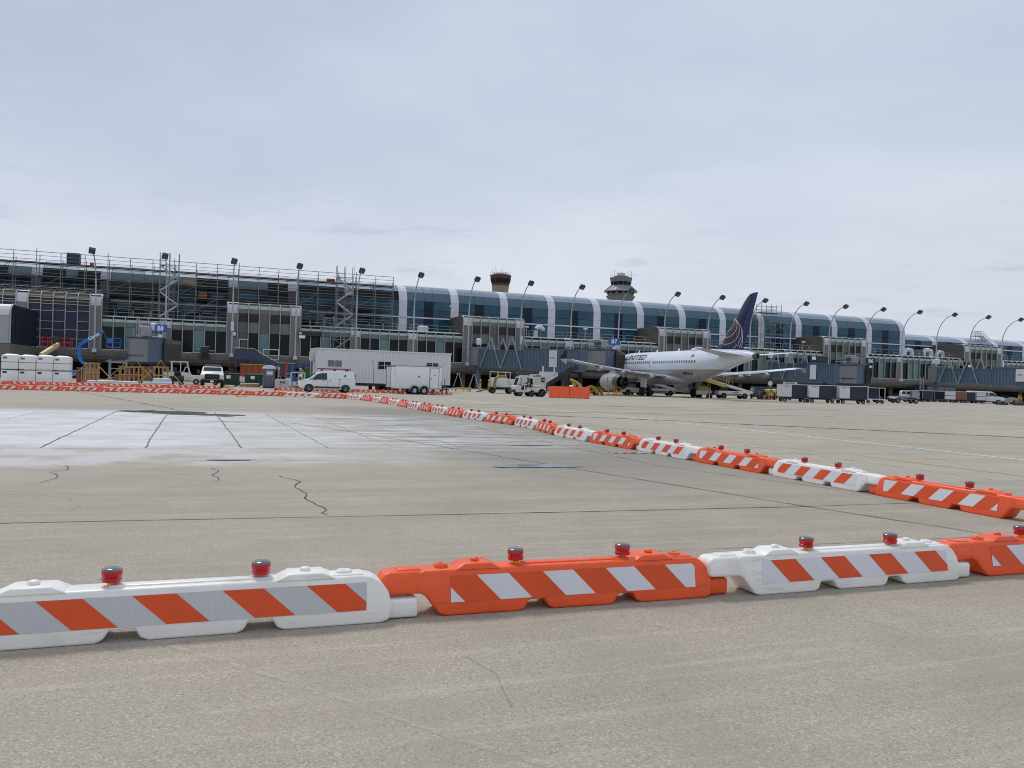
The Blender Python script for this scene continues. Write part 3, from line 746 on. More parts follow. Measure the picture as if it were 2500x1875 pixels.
# projecting room at the far left edge
PR = thing('projecting_room', 'low grey room with curved white roof edge jutting from the terminal at the left edge', 'room', W(-7.2, -14), TH)
rp = [(0,4.2),(0,7.6),(.0,7.95),(.12,8.35),(.45,8.75),(1.1,9.0),(14.5,9.15),(14.5,4.2)]
part('end_wall', MB().bx(-9, -.12, .08, .3, 4.2, 7.6), PR, mats=wall_pale)
part('roof_cap', ribbon([(.0,7.6),(.0,7.95),(.12,8.35),(.45,8.75),(1.1,9.0),(2.6,9.1)], 8.9, .1), PR, (-4.55, 0, 0), mats=metal_white, smooth=25)
part('roof', MB().bx(-9, -.1, 2.4, 14.4, 8.98, 9.1), PR, mats=roof_sheet)
mb = MB().prism(rp, -.14, -.08, 'x'); part('side_glass', mb, PR, mats=M('dusty dark membrane', (26,32,44), .4, var=.3, scale=.6))
for k in range(7): part('mullion', MB().bx(-.07, .0, .9+1.9*k, 1.0+1.9*k, 4.2, 8.9), PR, mats=dark_metal)
for z in (5.3, 6.4, 7.5): part('transom', MB().bx(-.075, -.02, .3, 14.4, z, z+.06), PR, mats=dark_metal)
part('edge_rib', ribbon([(-.06,4.2),(-.06,7.95),(.06,8.4),(.42,8.82),(1.1,9.08),(2.6,9.18)], .16, .14), PR, (-.03, 0, 0), mats=mull, smooth=25)
part('plinth', MB().bx(-9, -.04, .2, 14.4, 2.5, 4.18), PR, mats=conc_dark)
for k in range(3): part('column', MB().lathe([(.4,0),(.4,2.6)], 14, (-1.2, 2+5*k, 0)), PR, mats=conc_dark, smooth=40)

# wall sign, doors, small wall boxes
ws = thing('wall_sign', 'black hanging canopy box with small white notice on the wall right of pole', 'sign', W(27.9, .15), TH)
part('box', MB().bx(0, 3.6, -.3, .35, 7.42, 8.15), ws, mats=dark_metal, bev=.02); part('notice', MB().bx(.05, .95, -.33, -.302, 7.0, 7.45), ws, mats=text_white); part('badge', MB().bx(.05, .4, -.33, -.302, 7.6, 7.95), ws, mats=metal_white)
w2 = thing('wall_sign', 'black wall box with white notice right of the aircraft tail', 'sign', W(123.5, .1), TH)
part('box', MB().bx(0, 4.2, -.3, .35, 6.6, 8.0), w2, mats=dark_metal, bev=.02); part('notice', MB().bx(.4, 1.3, -.33, -.302, 7.3, 7.9), w2, mats=text_white)
w3 = thing('wall_sign', 'black wall box with white notice above the right jet bridge', 'sign', W(163.6, .1), TH)
part('box', MB().bx(0, 4.4, -.3, .35, 7.0, 8.3), w3, mats=dark_metal, bev=.02); part('notice', MB().bx(.4, 1.3, -.33, -.302, 7.2, 7.7), w3, mats=text_white)
for nm, u, z in (('service_door', 19.95, 4.25), ('service_door', 56+3.1, 4.25)):
    d = part(nm, MB().bx(-.55, .55, -.1, .0, 0, 2.15), T, (u, FV+.02, z), mats=dark_metal)
    part('door_frame', MB().bx(-.68, -.55, -.14, 0, 0, 2.28).bx(.55, .68, -.14, 0, 0, 2.28).bx(-.55, .55, -.14, 0, 2.15, 2.28), d, mats=metal_white)
    part('door_window', MB().bx(-.38, .38, -.125, -.10, .95, 1.95), d, mats=glass_dark)
# rooftop plant
def plant(name, label, mk, loc, mat):
    o = part(name, mk, mats=mat, smooth=40, bev=0); o.location = loc; o.rotation_euler = (0, 0, TH); return tag(o, label, 'roof vent' if 'vent' in name or 'duct' in name else 'roof unit')
plant('gooseneck_duct', 'beige gooseneck duct curving over the lower roof behind the middle jet bridge', MB().tube([(0,0,0),(0,0,1.1),(.1,0,1.5),(.45,0,1.85),(.95,0,1.85),(1.35,0,1.55),(1.4,0,1.3)], .38, 12), W(68.0, 3.4, 9.1), metal_white)
plant('roof_tank', 'white round vent drum on the lower roof beyond the long white office trailer', MB().lathe([(.9,0),(.95,.9),(.7,1.05),(0,1.1)], 18), W(48.2, 4.2, 9.1), metal_white)
for i, (u, s, lb) in enumerate(((152.0, 1., 'grey cowl vent leftmost on the right lower roof'), (157.2, 1.1, 'fat white elbow duct on the right lower roof'), (160.6, .9, 'white gooseneck vent right of the fat elbow duct'))):
    plant('roof_duct', lb, MB().tube([(-1.2*s,0,.2),(-1.2*s,0,.9*s),(-.9*s,0,1.3*s),(-.2*s,0,1.35*s),(.5*s,0,1.25*s),(.7*s,0,.6*s),(.7*s,0,.1)], .42*s, 12), W(u, 3.6, 9.1), metal_white)
plant('roof_box', 'brown square plant box between the roof ducts at right', MB().bx(-.8, .8, -.6, .6, 0, 1.5), W(154.6, 3.8, 9.1), siding_brown)
plant('roof_box', 'dark navy box standing on top of the left scaffold', MB().bx(-.85, .85, -.7, .7, 0, 1.55), W(-4.0, 7, 16.75), wrap_blue)
for u, v, lb in ((65.6, 1.6, 'small white floodlight on a stub right of the tall louvred bay'), (75.4, -1, 'white floodlight on a thin post beside jet bridge roof unit'), (53.2, 5, 'white floodlight at the left end of the tall louvred bay roof'), (166, 4, 'white dome lamp on a thin post before the roof stair'), (123.0, 1.4, 'white floodlight on the roof right of the aircraft tail')):
    o = part('floodlight', MB().tube([(0,0,0),(0,0,1.5)], .05, 6).box((0,-.1,1.65), (.62,.4,.3)), mats=metal_white, bev=.02); o.location = W(u, v, 12.1 if lb.endswith('bay roof') else 9.1); o.rotation_euler = (0, 0, TH); tag(o, lb, 'floodlight')
rs = thing('roof_stair', 'grey steel stair and landing rising over the vault roof at far right', 'stair', W(178.2, 10.5), TH)
mb = MB()
for y in (0, .9):
    mb.beam((0,y,14.9), (2.6,y,14.9), .08, .2); mb.beam((2.6,y,14.9), (6.0,y,12.2), .08, .25)
    for h in (.55, 1.1): mb.tube([(0,y,14.9+h), (2.6,y,14.9+h), (6.0,y,12.2+h)], .035, 5)
    for k in range(7): mb.tube([(2.6*k/6,y,14.9), (2.6*k/6,y,16.0)], .03, 5)
    for k in range(1, 7): mb.tube([(2.6+3.4*k/6,y,14.9-2.7*k/6), (2.6+3.4*k/6,y,16.0-2.7*k/6)], .03, 5)
    for k in range(3): mb.tube([(.2+1.1*k,y,14.9), (.2+1.1*k,y,13.2)], .05, 5)
part('frame', mb, rs, mats=galv)
mb = MB().bx(0, 2.6, 0, .9, 14.86, 14.92)
for k in range(10): mb.bx(2.65+.34*k, 2.93+.34*k, 0, .9, 14.72-.27*k, 14.76-.27*k)
part('treads', mb, rs, mats=galv)

# ------------------------------------------------------------------ light poles
POLE = MB().tube([(0,0,4.0)]+[(0,0,z) for z in (6,9,12.4)]+[(0,-4.0*(1-cos(a)),12.4+5.0*sin(a)) for a in [pi/2*k/9 for k in range(1, 10)]], [.14,.13,.12,.11]+[.10-.004*k for k in range(9)], 10).mesh('pole', pole_grey, 40)
HEAD = MB().prism([(-.40,-.40),(.40,-.40),(.40,.40),(-.40,.40)], -.22, .24, 'z', fn=None).mesh('lamp_head', dark_metal, None, .03)
LENSP = MB().bx(-.31,.31,-.31,.31,-.235,-.221).mesh('lamp_glass', cap_grey)
BASE = MB().bx(-.28,.28,-.2,.55,3.72,4.1).bx(-.2,.2,-.16,.5,4.1,4.3).mesh('base_bracket', metal_white, None, .02)
BOXP = MB().bx(-.22,.22,-.5,-.12,7.6,9.0).mesh('control_box', metal_white, None, .02)
for n in range(0, 21):
    lb = ('leftmost tall light pole, before the stripped blue wrapped bay' if n == 0 else
          f'{ordinal(n)[:]} tall curved apron light pole counted from the left' if n < 20 else 'rightmost tall curved apron light pole near the right edge')
    if 2 <= n <= 19: lb = f'tall curved-arm light pole, {ordinal(n)} from the left along the terminal front'
    if n == 1: lb = 'tall light pole second from left, beside the left scaffold stair'
    p = thing('light_pole', lb, 'light pole', W(n*BAY, 0), TH, 'light poles along the terminal')
    part('pole', POLE, p); part('base_bracket', BASE, p)
    h = part('lamp_head', HEAD, p, (0, -4.2, 17.45), (radians(-40), radians(8), radians(6)))
    part('lamp_glass', LENSP, h)
    if n in (2, 7, 15, 19): part('control_box', BOXP, p)

# ------------------------------------------------------------------ scaffolding along the left vault
S = thing('scaffolding', 'long grey tube scaffolding covering the left part of the vault', 'scaffolding', ORG, TH)
BW = 3.05; SU0, SU1 = -17.6, 43.4; NB = int((SU1-SU0)/BW); LV = [10.75, 12.65, 14.55, 16.45]
def tubem(L, r, ax): return shared(('tb', round(L, 2), r, ax), lambda: MB().tube([(0,0,0), {'x':(L,0,0),'z':(0,0,L),'y':(0,L,0)}[ax]], r, 6).mesh('scaffold_tube', scaf_steel, 50))
for i in range(NB+1):
    x = SU0+i*BW
    for v, zt in ((5.6, 18.0), (7.3, 17.3)):
        part('standard', tubem(zt-9.15+(.5 if i % 3 == 0 else 0), .055, 'z'), S, (x+random.uniform(-.06,.06), v, 9.15), (random.uniform(-.006,.006), random.uniform(-.006,.006), 0))
for z in LV:
    for i in range(NB):
        x = SU0+i*BW
        if random.random() < .93:
            part('scaffold_plank', shared('plk', lambda: MB().bx(0, 3.0, 0, .72, 0, .055).bx(.02, 3.02, .76, 1.5, .004, .06).bx(0, 3.02, -.03, .0, .0, .16).mesh('scaffold_plank', plank_m)), S, (x+.02, 5.7, z+random.uniform(-.02,.02)))
    for k in range(0, NB, 2):
        x = SU0+k*BW
        for h, r in ((0, .042), (.5, .032), (1.02, .032)):
            part('ledger', tubem(min(2*BW, SU1-x), r, 'x'), S, (x, 5.55, z+h+random.uniform(-.03,.03)))
        part('ledger', tubem(min(2*BW, SU1-x), .045, 'x'), S, (x, 7.35, z-.08))
for k in range(0, NB, 2):
    x = SU0+k*BW
    part('ledger', tubem(min(2*BW, SU1-x), .045, 'x'), S, (x, 5.55, 9.9)); part('ledger', tubem(min(2*BW, SU1-x), .045, 'x'), S, (x, 5.55, 18.05))
BR = shared('br', lambda: MB().tube([(0,0,0), (BW,0,1.9)], .035, 5).mesh('brace', scaf_steel, 50))
for i in range(0, NB, 3):
    for k, z in enumerate((9.0, 10.75, 12.65, 14.55)):
        if random.random() < .45: part('brace', BR, S, (SU0+(i+k % 2)*BW, 5.52, z))
for u, v, z, mt, d in ((11.9,6.2,14.6,wood,(1.6,.4,.7)),(33.2,6.4,16.5,wood_brown,(1.3,.6,.6)),(13.9,6.0,12.7,wood_brown,(1.2,.3,.9)),(16.1,6.0,12.7,wrap_blue,(1.9,.3,.9)),(-1.5,6.2,16.5,red_paint,(.5,.3,.5)),(18.9,6.1,10.8,red_paint,(2.2,.3,.5)),(25.3,6.1,10.8,wood,(2.4,.3,.5)),(28.8,6.1,10.8,plank_m,(2.2,.5,.8)),(21.0,6.6,10.8,wood_brown,(1.8,.4,.6))):
    o = part('material_crate', MB().box((0,0,d[2]/2), d), mats=mt, bev=.02); o.location = W(u, v, z+.06); o.rotation_euler = (0,0,TH)
for i, o in enumerate([o for o in bpy.data.objects if o.name.startswith('material_crate')]):
    tag(o, ('long pale lumber crate high on the scaffold deck','brown crate on the top scaffold deck near the right stair tower','brown board leaning low on the scaffold beside a blue one','blue membrane board on the scaffold beside a brown one','red can on the top scaffold deck at left','red strip of material on the lowest scaffold deck','pale lumber bundle on the lowest scaffold deck','grey stacked planks on the lowest scaffold deck','dark brown box on the lowest scaffold deck')[i], 'crate')
for u in (9.2, 35.2):
    st = thing('scaffold_stair_tower', 'left zigzag stair tower of the scaffolding' if u < 20 else 'right zigzag stair tower of the scaffolding', 'stair tower', W(u-1.3, 3.6), TH, 'scaffold stair towers')
    for x in (0, 1.3, 2.6):
        for y in (0, 1.5): part('standard', tubem(9.9, .05, 'z'), st, (x, y, 9.15))
    for k in range(4):
        z = 9.2+1.95*k+.2; a, b = ((0, z), (2.6, z+1.9)) if k % 2 == 0 else ((2.6, z), (0, z+1.9))
        mb = MB()
        for y in (.15, 1.0): mb.beam((a[0],y,a[1]), (b[0],y,b[1]), .06, .22)
        for q in range(8): x = a[0]+(b[0]-a[0])*(q+.5)/8; mb.bx(x-.14, x+.14, .15, 1.0, a[1]+1.9*(q+.5)/8-.02, a[1]+1.9*(q+.5)/8+.02)
        part('stair_flight', mb, st, mats=pole_grey)
        mb = MB()
        for h in (.5, 1.0): mb.tube([(a[0],.1,a[1]+h), (b[0],.1,b[1]+h)], .03, 5)
        part('stair_rail', mb, st, mats=scaf_steel)
        part('ledger', tubem(2.6, .04, 'x'), st, (0, 0, z+1.9)); part('ledger', tubem(2.6, .04, 'x'), st, (0, 1.5, z+1.9))
        part('landing', MB().bx(2.0 if k % 2 == 0 else 0, 2.6 if k % 2 == 0 else .6, .05, 1.45, z+1.88, z+1.93), st, mats=plank_m)
# access scaffold from the ground in front of the lower storey
a = thing('access_scaffold', 'grey tube scaffold stair standing before the lower windows behind the office trailer', 'scaffolding', W(31.3, -2.6), TH)
for x in (0, 1.6, 3.2, 4.8):
    for y in (0, 1.3): part('standard', tubem(10.6 if x > 1 else 10.0, .045, 'z'), a, (x, y, 0))
for z in (2, 4, 5.4, 7.0, 8.6, 9.4, 10.1):
    for y in (0, 1.3): part('ledger', tubem(4.8, .035, 'x'), a, (0, y, z))
for x0, z0, x1, z1 in ((1.6,5.4,4.8,7.8),(1.6,7.0,4.8,9.4),(1.6,7.6,4.8,10.0),(4.8,4.6,1.6,7.0),(0,5.4,1.6,4),(3.2,4,4.8,5.6),(0,10,1.6,8.6),(-1.2,10.9,2.6,8.6)):
    part('brace', MB().tube([(x0,-.04,z0),(x1,-.04,z1)], .035, 5), a, mats=scaf_steel)
mb = MB()
for k in range(9): x = 1.7+.36*k; mb.bx(x-.14, x+.14, .1, .9, 5.5+.27*k, 5.54+.27*k)
mb.beam((1.6,.1,5.4), (4.8,.1,7.8), .05, .2); mb.beam((1.6,.9,5.4), (4.8,.9,7.8), .05, .2)
part('stair_flight', mb, a, mats=scaf_steel)
part('landing', MB().bx(-.3, 1.8, .0, 1.3, 9.36, 9.42), a, mats=plank_m)
# small tower at the right vault
b = thing('access_scaffold', 'narrow cross-braced tube scaffold rising to the vault roof right of the aircraft tail', 'scaffolding', W(117.0, 6.6), TH)
for x in (0, 2.4, 4.8, 7.2):
    for y in (0, 1.6): part('standard', tubem(9.2 if x < 5 else 4.0, .05, 'z'), b, (x, y, 9.15))
for z in (10.6, 12.3, 14.2, 16.5, 17.2, 17.8):
    for y in (0, 1.6): part('ledger', tubem(4.8 if z > 12.5 else 7.2, .045, 'x'), b, (0, y, z))
for x in (0, 2.4):
    for z in (9.2, 10.6, 12.3, 14.2):
        L = 1.7 if z < 14 else 2.2
        part('brace', MB().tube([(x,-.03,z),(x+2.4,-.03,z+L)] if (int(z*10)+int(x)) % 2 else [(x+2.4,-.03,z),(x,-.03,z+L)], .035, 5), b, mats=scaf_steel)
for p, q in (((4.8,15.8),(7.2,13.8)),((4.8,13.8),(7.2,11.6)),((4.8,11.6),(7.2,9.4))): part('brace', MB().tube([(p[0],-.03,p[1]),(q[0],-.03,q[1])], .04, 5), b, mats=scaf_steel)
part('scaffold_plank', MB().bx(-.2, 5.0, .0, 1.6, 16.5, 16.56), b, mats=plank_m)

# ------------------------------------------------------------------ control towers behind the roof
def octa(mb, rings, c, n=8, rot=0.):
    return mb.loft([[(c[0]+r*cos(2*pi*i/n+rot), c[1]+r*sin(2*pi*i/n+rot), z) for i in range(n)] for r, z in rings])
c1 = (-8.4, 466)
t1 = thing('control_tower', 'small brown topped control tower with antennas behind the glass vault', 'control tower', (c1[0], c1[1], 0), .25)
tan_c = M('tan concrete', (140,130,112), .85, var=.08, scale=.2, dirt=.2, dirtc=(110,102,90)); maroon = M('maroon cladding', (72,48,50), .6, var=.12, scale=.3)
part('shaft', octa(MB(), [(4.2,0),(4.4,48),(4.9,54),(5.1,56.6)], (0,0)), t1, mats=tan_c)
part('cab_glass', octa(MB(), [(5.3,57.9),(6.0,61.0)], (0,0)), t1, mats=void_m)
part('lower_band', octa(MB(), [(5.15,56.6),(5.35,57.9)], (0,0)), t1, mats=maroon)
part('upper_band', octa(MB(), [(6.0,60.7),(6.5,62.7),(5.0,63.0),(3.2,63.7),(0.2,63.8)], (0,0)), t1, mats=maroon)
for i in range(8):
    A = 2*pi*i/8; part('mullion', MB().beam((5.35*cos(A),5.35*sin(A),57.9), (6.08*cos(A),6.08*sin(A),60.8), .25, .25), t1, mats=dark_metal)
for i in range(12):
    A = 2*pi*i/12+.2; r = 5.9 if i % 3 else 3.0; part('antenna', MB().tube([(r*cos(A),r*sin(A),62.6), (r*cos(A),r*sin(A),64.4+(i*7 % 5)*.75)], .09, 5), t1, mats=dark_metal)
mb = MB()
for i in range(16): A = 2*pi*i/16; mb.tube([(4.6*cos(A),4.6*sin(A),62.8), (4.6*cos(A),4.6*sin(A),64.0)], .06, 4)
mb.tube([(4.6*cos(2*pi*i/16), 4.6*sin(2*pi*i/16), 64.0) for i in range(17)], .07, 4); part('roof_railing', mb, t1, mats=dark_metal)
c2 = (56.2, 424)
t2 = thing('control_tower', 'large grey control tower with sloped skirt roof behind the aircraft tail', 'control tower', (c2[0], c2[1], 0), .1)
tg = M('tower grey concrete', (112,116,118), .8, var=.1, scale=.2, dirt=.3, dirtc=(86,88,92)); tr = M('tower seam roof', (134,140,142), .5, var=.08, scale=.3)
part('shaft', octa(MB(), [(5,0),(5,43),(7.0,46.6)], (0,0), 12), t2, mats=tg)
part('lower_ring', octa(MB(), [(6.6,45.9),(7.9,47.9),(7.2,48.0)], (0,0), 12), t2, mats=tg)
part('gallery', octa(MB(), [(7.0,47.6),(7.2,51.2)], (0,0), 12), t2, mats=tg)
for i in range(12):
    A = 2*pi*(i+.5)/12; part('gallery_window', MB().box((0,0,0), (2.2,.2,1.5)), t2, (7.0*cos(A), 7.0*sin(A), 49.8), (0,0,A+pi/2), mats=void_m)
part('skirt_roof', octa(MB(), [(8.9,50.2),(9.1,50.5),(5.3,53.6)], (0,0), 12), t2, mats=tr)
for i in range(36):
    A = 2*pi*i/36; part('roof_seam', MB().beam((8.95*cos(A),8.95*sin(A),50.56), (5.35*cos(A),5.35*sin(A),53.66), .14, .14), t2, mats=tr)
part('cab_glass', octa(MB(), [(4.9,53.4),(5.55,55.6)], (0,0), 12), t2, mats=void_m)
part('cab_band', octa(MB(), [(5.55,55.5),(6.1,57.5),(5.9,57.8),(4.2,57.9)], (0,0), 12), t2, mats=tg)
part('cap', octa(MB(), [(3.6,57.8),(3.7,58.6),(3.3,58.8)], (0,0), 12), t2, mats=tg)
part('radome_drum', octa(MB(), [(2.0,58.7),(2.2,59.4),(2.2,60.3),(1.2,60.6)], (0,0), 16), t2, mats=metal_white, smooth=40)
for i in range(12):
    A = 2*pi*i/12; part('mullion', MB().beam((4.95*cos(A),4.95*sin(A),53.4), (5.62*cos(A),5.62*sin(A),55.6), .2, .2), t2, mats=tg)
for i in range(9):
    A = 2*pi*i/9+.3; part('antenna', MB().tube([(5.5*cos(A),5.5*sin(A),57.6), (5.5*cos(A),5.5*sin(A),60.2+(i % 3)*.7)], .07, 5), t2, mats=dark_metal)
# ------------------------------------------------------------------ lettering
def text_mesh(name, s, size, mat, ext=.0, bold=.0, shear=0., align='CENTER'):
    cu = bpy.data.curves.new(name, 'FONT'); cu.body = s; cu.size = size; cu.extrude = ext; cu.offset = bold; cu.shear = shear
    cu.align_x = align; cu.align_y = 'CENTER'; cu.resolution_u = 4
    o = bpy.data.objects.new(name, cu); COL.objects.link(o)
    dg = bpy.context.evaluated_depsgraph_get(); dg.update()
    me = bpy.data.meshes.new_from_object(o.evaluated_get(dg)); bpy.data.objects.remove(o)
    me.materials.clear(); me.materials.append(mat); me.name = name
    return me
def lettering(name, s, size, mat, par, loc, rz=0., bold=0., shear=0., align='CENTER'):
    """upright flat print facing local -y when rz = 0"""
    return part(name, text_mesh(name, s, size, mat, .002, bold, shear, align), par, loc, (pi/2, 0, rz))

# ------------------------------------------------------------------ airliner at the gate (local +y = nose, origin on the ground under the main gear)
AC = (20.75, 104.0)
A = thing('passenger_airliner', 'white and grey twin-jet airliner with dark blue globe tail parked nose-in at the gate', 'airplane', (AC[0], AC[1], 0), TH)
def fuselage_paint():
    m = M('fuselage paint', (208,214,224), .26, var=.02, scale=.3, coat=.4); t = m.node_tree; b = t.nodes['Principled BSDF']
    tc = N(t, 'ShaderNodeTexCoord'); s = N(t, 'ShaderNodeSeparateXYZ'); LK(t, tc.outputs['Object'], s.inputs[0])
    white = b.inputs['Base Color'].links[0].from_socket
    g = mapr(t, s.outputs[2], 3.40, 3.42); ln = mathn(t, 'MULTIPLY', mapr(t, s.outputs[2], 3.39, 3.40), mapr(t, s.outputs[2], 3.48, 3.47))
    c = mixc(t, g, lin((150,150,152)), white); c = mixc(t, ln, c, lin((70,74,92)))
    # faint soot and grime along the belly
    gr = mathn(t, 'MULTIPLY', mapr(t, noise(t, tc.outputs['Object'], 1.1, 5), .45, .7), .25)
    c = mixc(t, mathn(t, 'MULTIPLY', gr, mapr(t, s.outputs[2], 3.4, 2.6)), c, lin((90,86,82)))
    LK(t, c, b.inputs['Base Color'])
    return m
fus_m = fuselage_paint()
grey_wing = M('wing grey paint', (182,186,192), .35, var=.04, scale=.5, dirt=.12, dirtc=(140,138,136))
flap_white = M('bright wing panel', (226,229,236), .35, var=.02)
nacelle_m = M('nacelle paint', (162,166,172), .3, var=.04, scale=.6)
fin_blue = M('fin dark blue', (18,27,66), .35, var=.08, scale=.5, coat=.3)
rud_blue = M('rudder blue', (32,43,88), .4, var=.08, scale=.5)
gold_m = M('gold print', (92,72,70), .5, var=.08)
line_m = M('pale print', (206,192,202), .5, var=.02)
steel_dark = M('exhaust metal', (92,90,88), .4, .6, var=.15)
seam = M('panel seam grey', (120,122,128), .5)
FS = [(16.15,.03,3.25,3.18),(15.95,.32,3.55,2.92),(15.5,.70,3.95,2.62),(14.8,1.10,4.5,2.32),(13.8,1.50,5.12,2.06),(12.7,1.78,5.62,1.92),(11.4,1.93,5.88,1.83),(10,1.975,5.95,1.81),(5,1.975,5.95,1.81),(0,1.975,5.95,1.81),(-3.4,1.975,5.95,1.81),(-5.2,1.94,5.95,1.90),(-7.2,1.84,5.95,2.2),(-9.2,1.65,5.94,2.66),(-11.2,1.38,5.92,3.18),(-13.2,1.05,5.86,3.72),(-15.0,.74,5.72,4.18),(-16.5,.50,5.5,4.5),(-17.4,.38,5.3,4.62)]
def fus_at(y):
    for a, b in zip(FS, FS[1:]):
        if b[0] <= y <= a[0]:
            k = (a[0]-y)/(a[0]-b[0]); return [a[i]+(b[i]-a[i])*k for i in (1, 2, 3)]
    return FS[0][1:]
def fus_x(y, z):
    hw, zt, zb = fus_at(y); c = (zt+zb)/2; h = (zt-zb)/2
    return hw*sqrt(max(0, 1-((z-c)/h)**2))
mb = MB(); NR = 40
mb.loft([[(hw*cos(2*pi*i/NR), y, (zt+zb)/2+(zt-zb)/2*sin(2*pi*i/NR)) for i in range(NR)] for y, hw, zt, zb in FS])
part('fuselage', mb, A, mats=fus_m, smooth=60)
part('tail_cone_exhaust', MB().lathe([(.40,-17.38),(.36,-17.75),(.26,-17.76),(.22,-17.5),(0,-17.5)], 16, (0,0,4.96), 'y'), A, mats=steel_dark, smooth=40)
part('belly_fairing', MB().loft([[(w*cos(2*pi*i/24), y, zc+h*sin(2*pi*i/24)) for i in range(24)] for y, w, zc, h in ((7.4,.3,2.2,.2),(6.6,1.3,2.25,.5),(5,1.95,2.35,.72),(2,2.15,2.40,.85),(-1,2.12,2.40,.84),(-3,1.8,2.35,.70),(-4.6,1.1,2.3,.45),(-5.4,.25,2.35,.2))]), A, mats=nacelle_m, smooth=60)
part('satellite_dome', MB().loft([[(w*cos(2*pi*i/16), y, 5.92+h*max(0, sin(2*pi*i/16))) for i in range(16)] for y, w, h in ((-4.6,.05,.05),(-5.0,.42,.26),(-5.7,.52,.36),(-6.6,.5,.34),(-7.3,.30,.18),(-7.8,.04,.03))]), A, mats=fus_m, smooth=60)
def section(x, le, te, z, th, n=7):
    """closed airfoil ring in the y-z plane at span x"""
    c = le-te; up = []; lo = []
    for i in range(n+1):
        s = (1-cos(pi*i/n))/2; t = th*c*(1.48*sqrt(s)-.63*s-1.76*s*s+1.42*s**3-.51*s**4)*1.0
        up.append((x, le-c*s, z+t*.62)); lo.append((x, le-c*s, z-t*.42))
    return up+lo[-2:0:-1]
def wing_y(x):
    x = abs(x); le = 5.3-(x-1.4)*.51; te = -1.75 if x < 6.4 else -1.75-(x-6.4)*.285
    return le, te, 2.62+(x-1.4)*.092+max(0, x-8)**2*.0028, (.15 if x < 6 else .115)
for s in (-1, 1):
    mb = MB(); mb.loft([section(s*x, *wing_y(x)) for x in (.6,1.6,3,4.6,6.4,9,12,14.5,16.6,17.0)])
    part('wing', mb, A, mats=grey_wing, smooth=50)
    # trailing edge flaps and aileron as their own plates
    for x0, x1, nm in ((2.2,6.2,'flap'),(6.6,12.2,'flap'),(12.4,16.0,'aileron')):
        mb = MB(); R = []
        for x in (x0, x1):
            le, te, z, th = wing_y(x); R.append([(s*x, te+.75, z+.13), (s*x, te-.28, z-.10 if nm == 'flap' else z-.02), (s*x, te-.26, z-.14 if nm == 'flap' else z-.05), (s*x, te+.75, z-.05)])
        mb.loft(R); part(nm, mb, A, mats=flap_white if nm == 'aileron' else grey_wing)
    for x in (4.2, 8.6, 12.0):
        le, te, z, th = wing_y(x); L = 3.4-.10*x
        part('flap_track_fairing', MB().loft([[(s*x+r*cos(2*pi*i/12), y, z-.30-dz+r*1.5*sin(2*pi*i/12)) for i in range(12)] for y, r, dz in ((te+.6*L,.04,-.1),(te+.4*L,.17,.0),(te+.05*L,.22,.10),(te-.22*L,.15,.10),(te-.42*L,.03,.05))]), A, mats=nacelle_m, smooth=60)
    le, te, z, th = wing_y(17.0)
    part('wingtip_fence', MB().loft([[(s*17.02, le, z+.03), (s*17.05, te-.15, z+.02), (s*17.09, te-.15, z), (s*17.07, le, z)], [(s*17.16, te+.05, z+.98), (s*17.17, te-.42, z+1.02), (s*17.20, te-.42, z+1.02), (s*17.19, te+.05, z+.98)]]), A, mats=fin_blue)
    part('wingtip_fence', MB().loft([[(s*17.02, le-.3, z-.02), (s*17.05, te-.15, z-.02), (s*17.09, te-.15, z-.03), (s*17.07, le-.3, z-.03)], [(s*17.10, te+.05, z-.62), (s*17.11, te-.28, z-.64), (s*17.14, te-.28, z-.64), (s*17.13, te+.05, z-.62)]]), A, mats=nacelle_m)
    # engine
    ex, ez = s*5.75, 1.72
    e = part('engine_nacelle', MB().lathe([(.86,7.35),(.98,7.42),(1.08,7.2),(1.16,6.4),(1.17,5.4),(1.12,4.2),(.98,3.0),(.90,2.55),(.86,2.55),(.86,3.4),(.0,3.6)], 32, (ex,0,ez), 'y'), A, mats=nacelle_m, smooth=50)
    part('nozzle_band', MB().lathe([(1.045,3.55),(.985,2.98),(.905,2.50),(.885,2.50),(.95,3.2)], 32, (ex,0,ez), 'y'), e, mats=steel_dark, smooth=50)
    part('exhaust_core', MB().lathe([(.62,3.4),(.52,2.4),(.40,1.9),(.30,2.2),(.12,1.5),(0,1.35)], 20, (ex,0,ez), 'y'), e, mats=dark_metal, smooth=50)
    part('fan_intake', MB().lathe([(.88,7.0),(.86,6.6),(.0,6.5)], 24, (ex,0,ez), 'y'), e, mats=dark_metal, smooth=50)
    part('pylon', MB().prism([(7.0,2.75),(5.4,3.35),(1.2,2.95),(2.2,2.25),(4.5,2.5)], ex-.18, ex+.18, 'x'), A, mats=nacelle_m, bev=.05, smooth=40)
    # tailplane
    R = []
    for x, le, te, z in ((.3,-11.6,-15.9,5.02),(3.2,-13.3,-16.3,5.30),(6.2,-15.05,-16.75,5.60)):
        R.append(section(s*x, le, te, z, .10))
    part('tailplane', MB().loft(R), A, mats=flap_white if s > 0 else grey_wing, smooth=50)
    # main gear
    g = part('main_gear', MB().tube([(s*3.8,.15,2.5),(s*3.8,.05,.6)], .13, 12).tube([(s*2.4,.1,2.1),(s*3.75,.05,1.1)], .07, 8).tube([(s*3.8-.62,0,.585),(s*3.8+.62,0,.585)], .1, 10), A, mats=galv, smooth=50)
    part('gear_door', MB().bx(s*4.05, s*4.05+.05*s, -.75, .75, 1.15, 2.5), A, mats=flap_white)
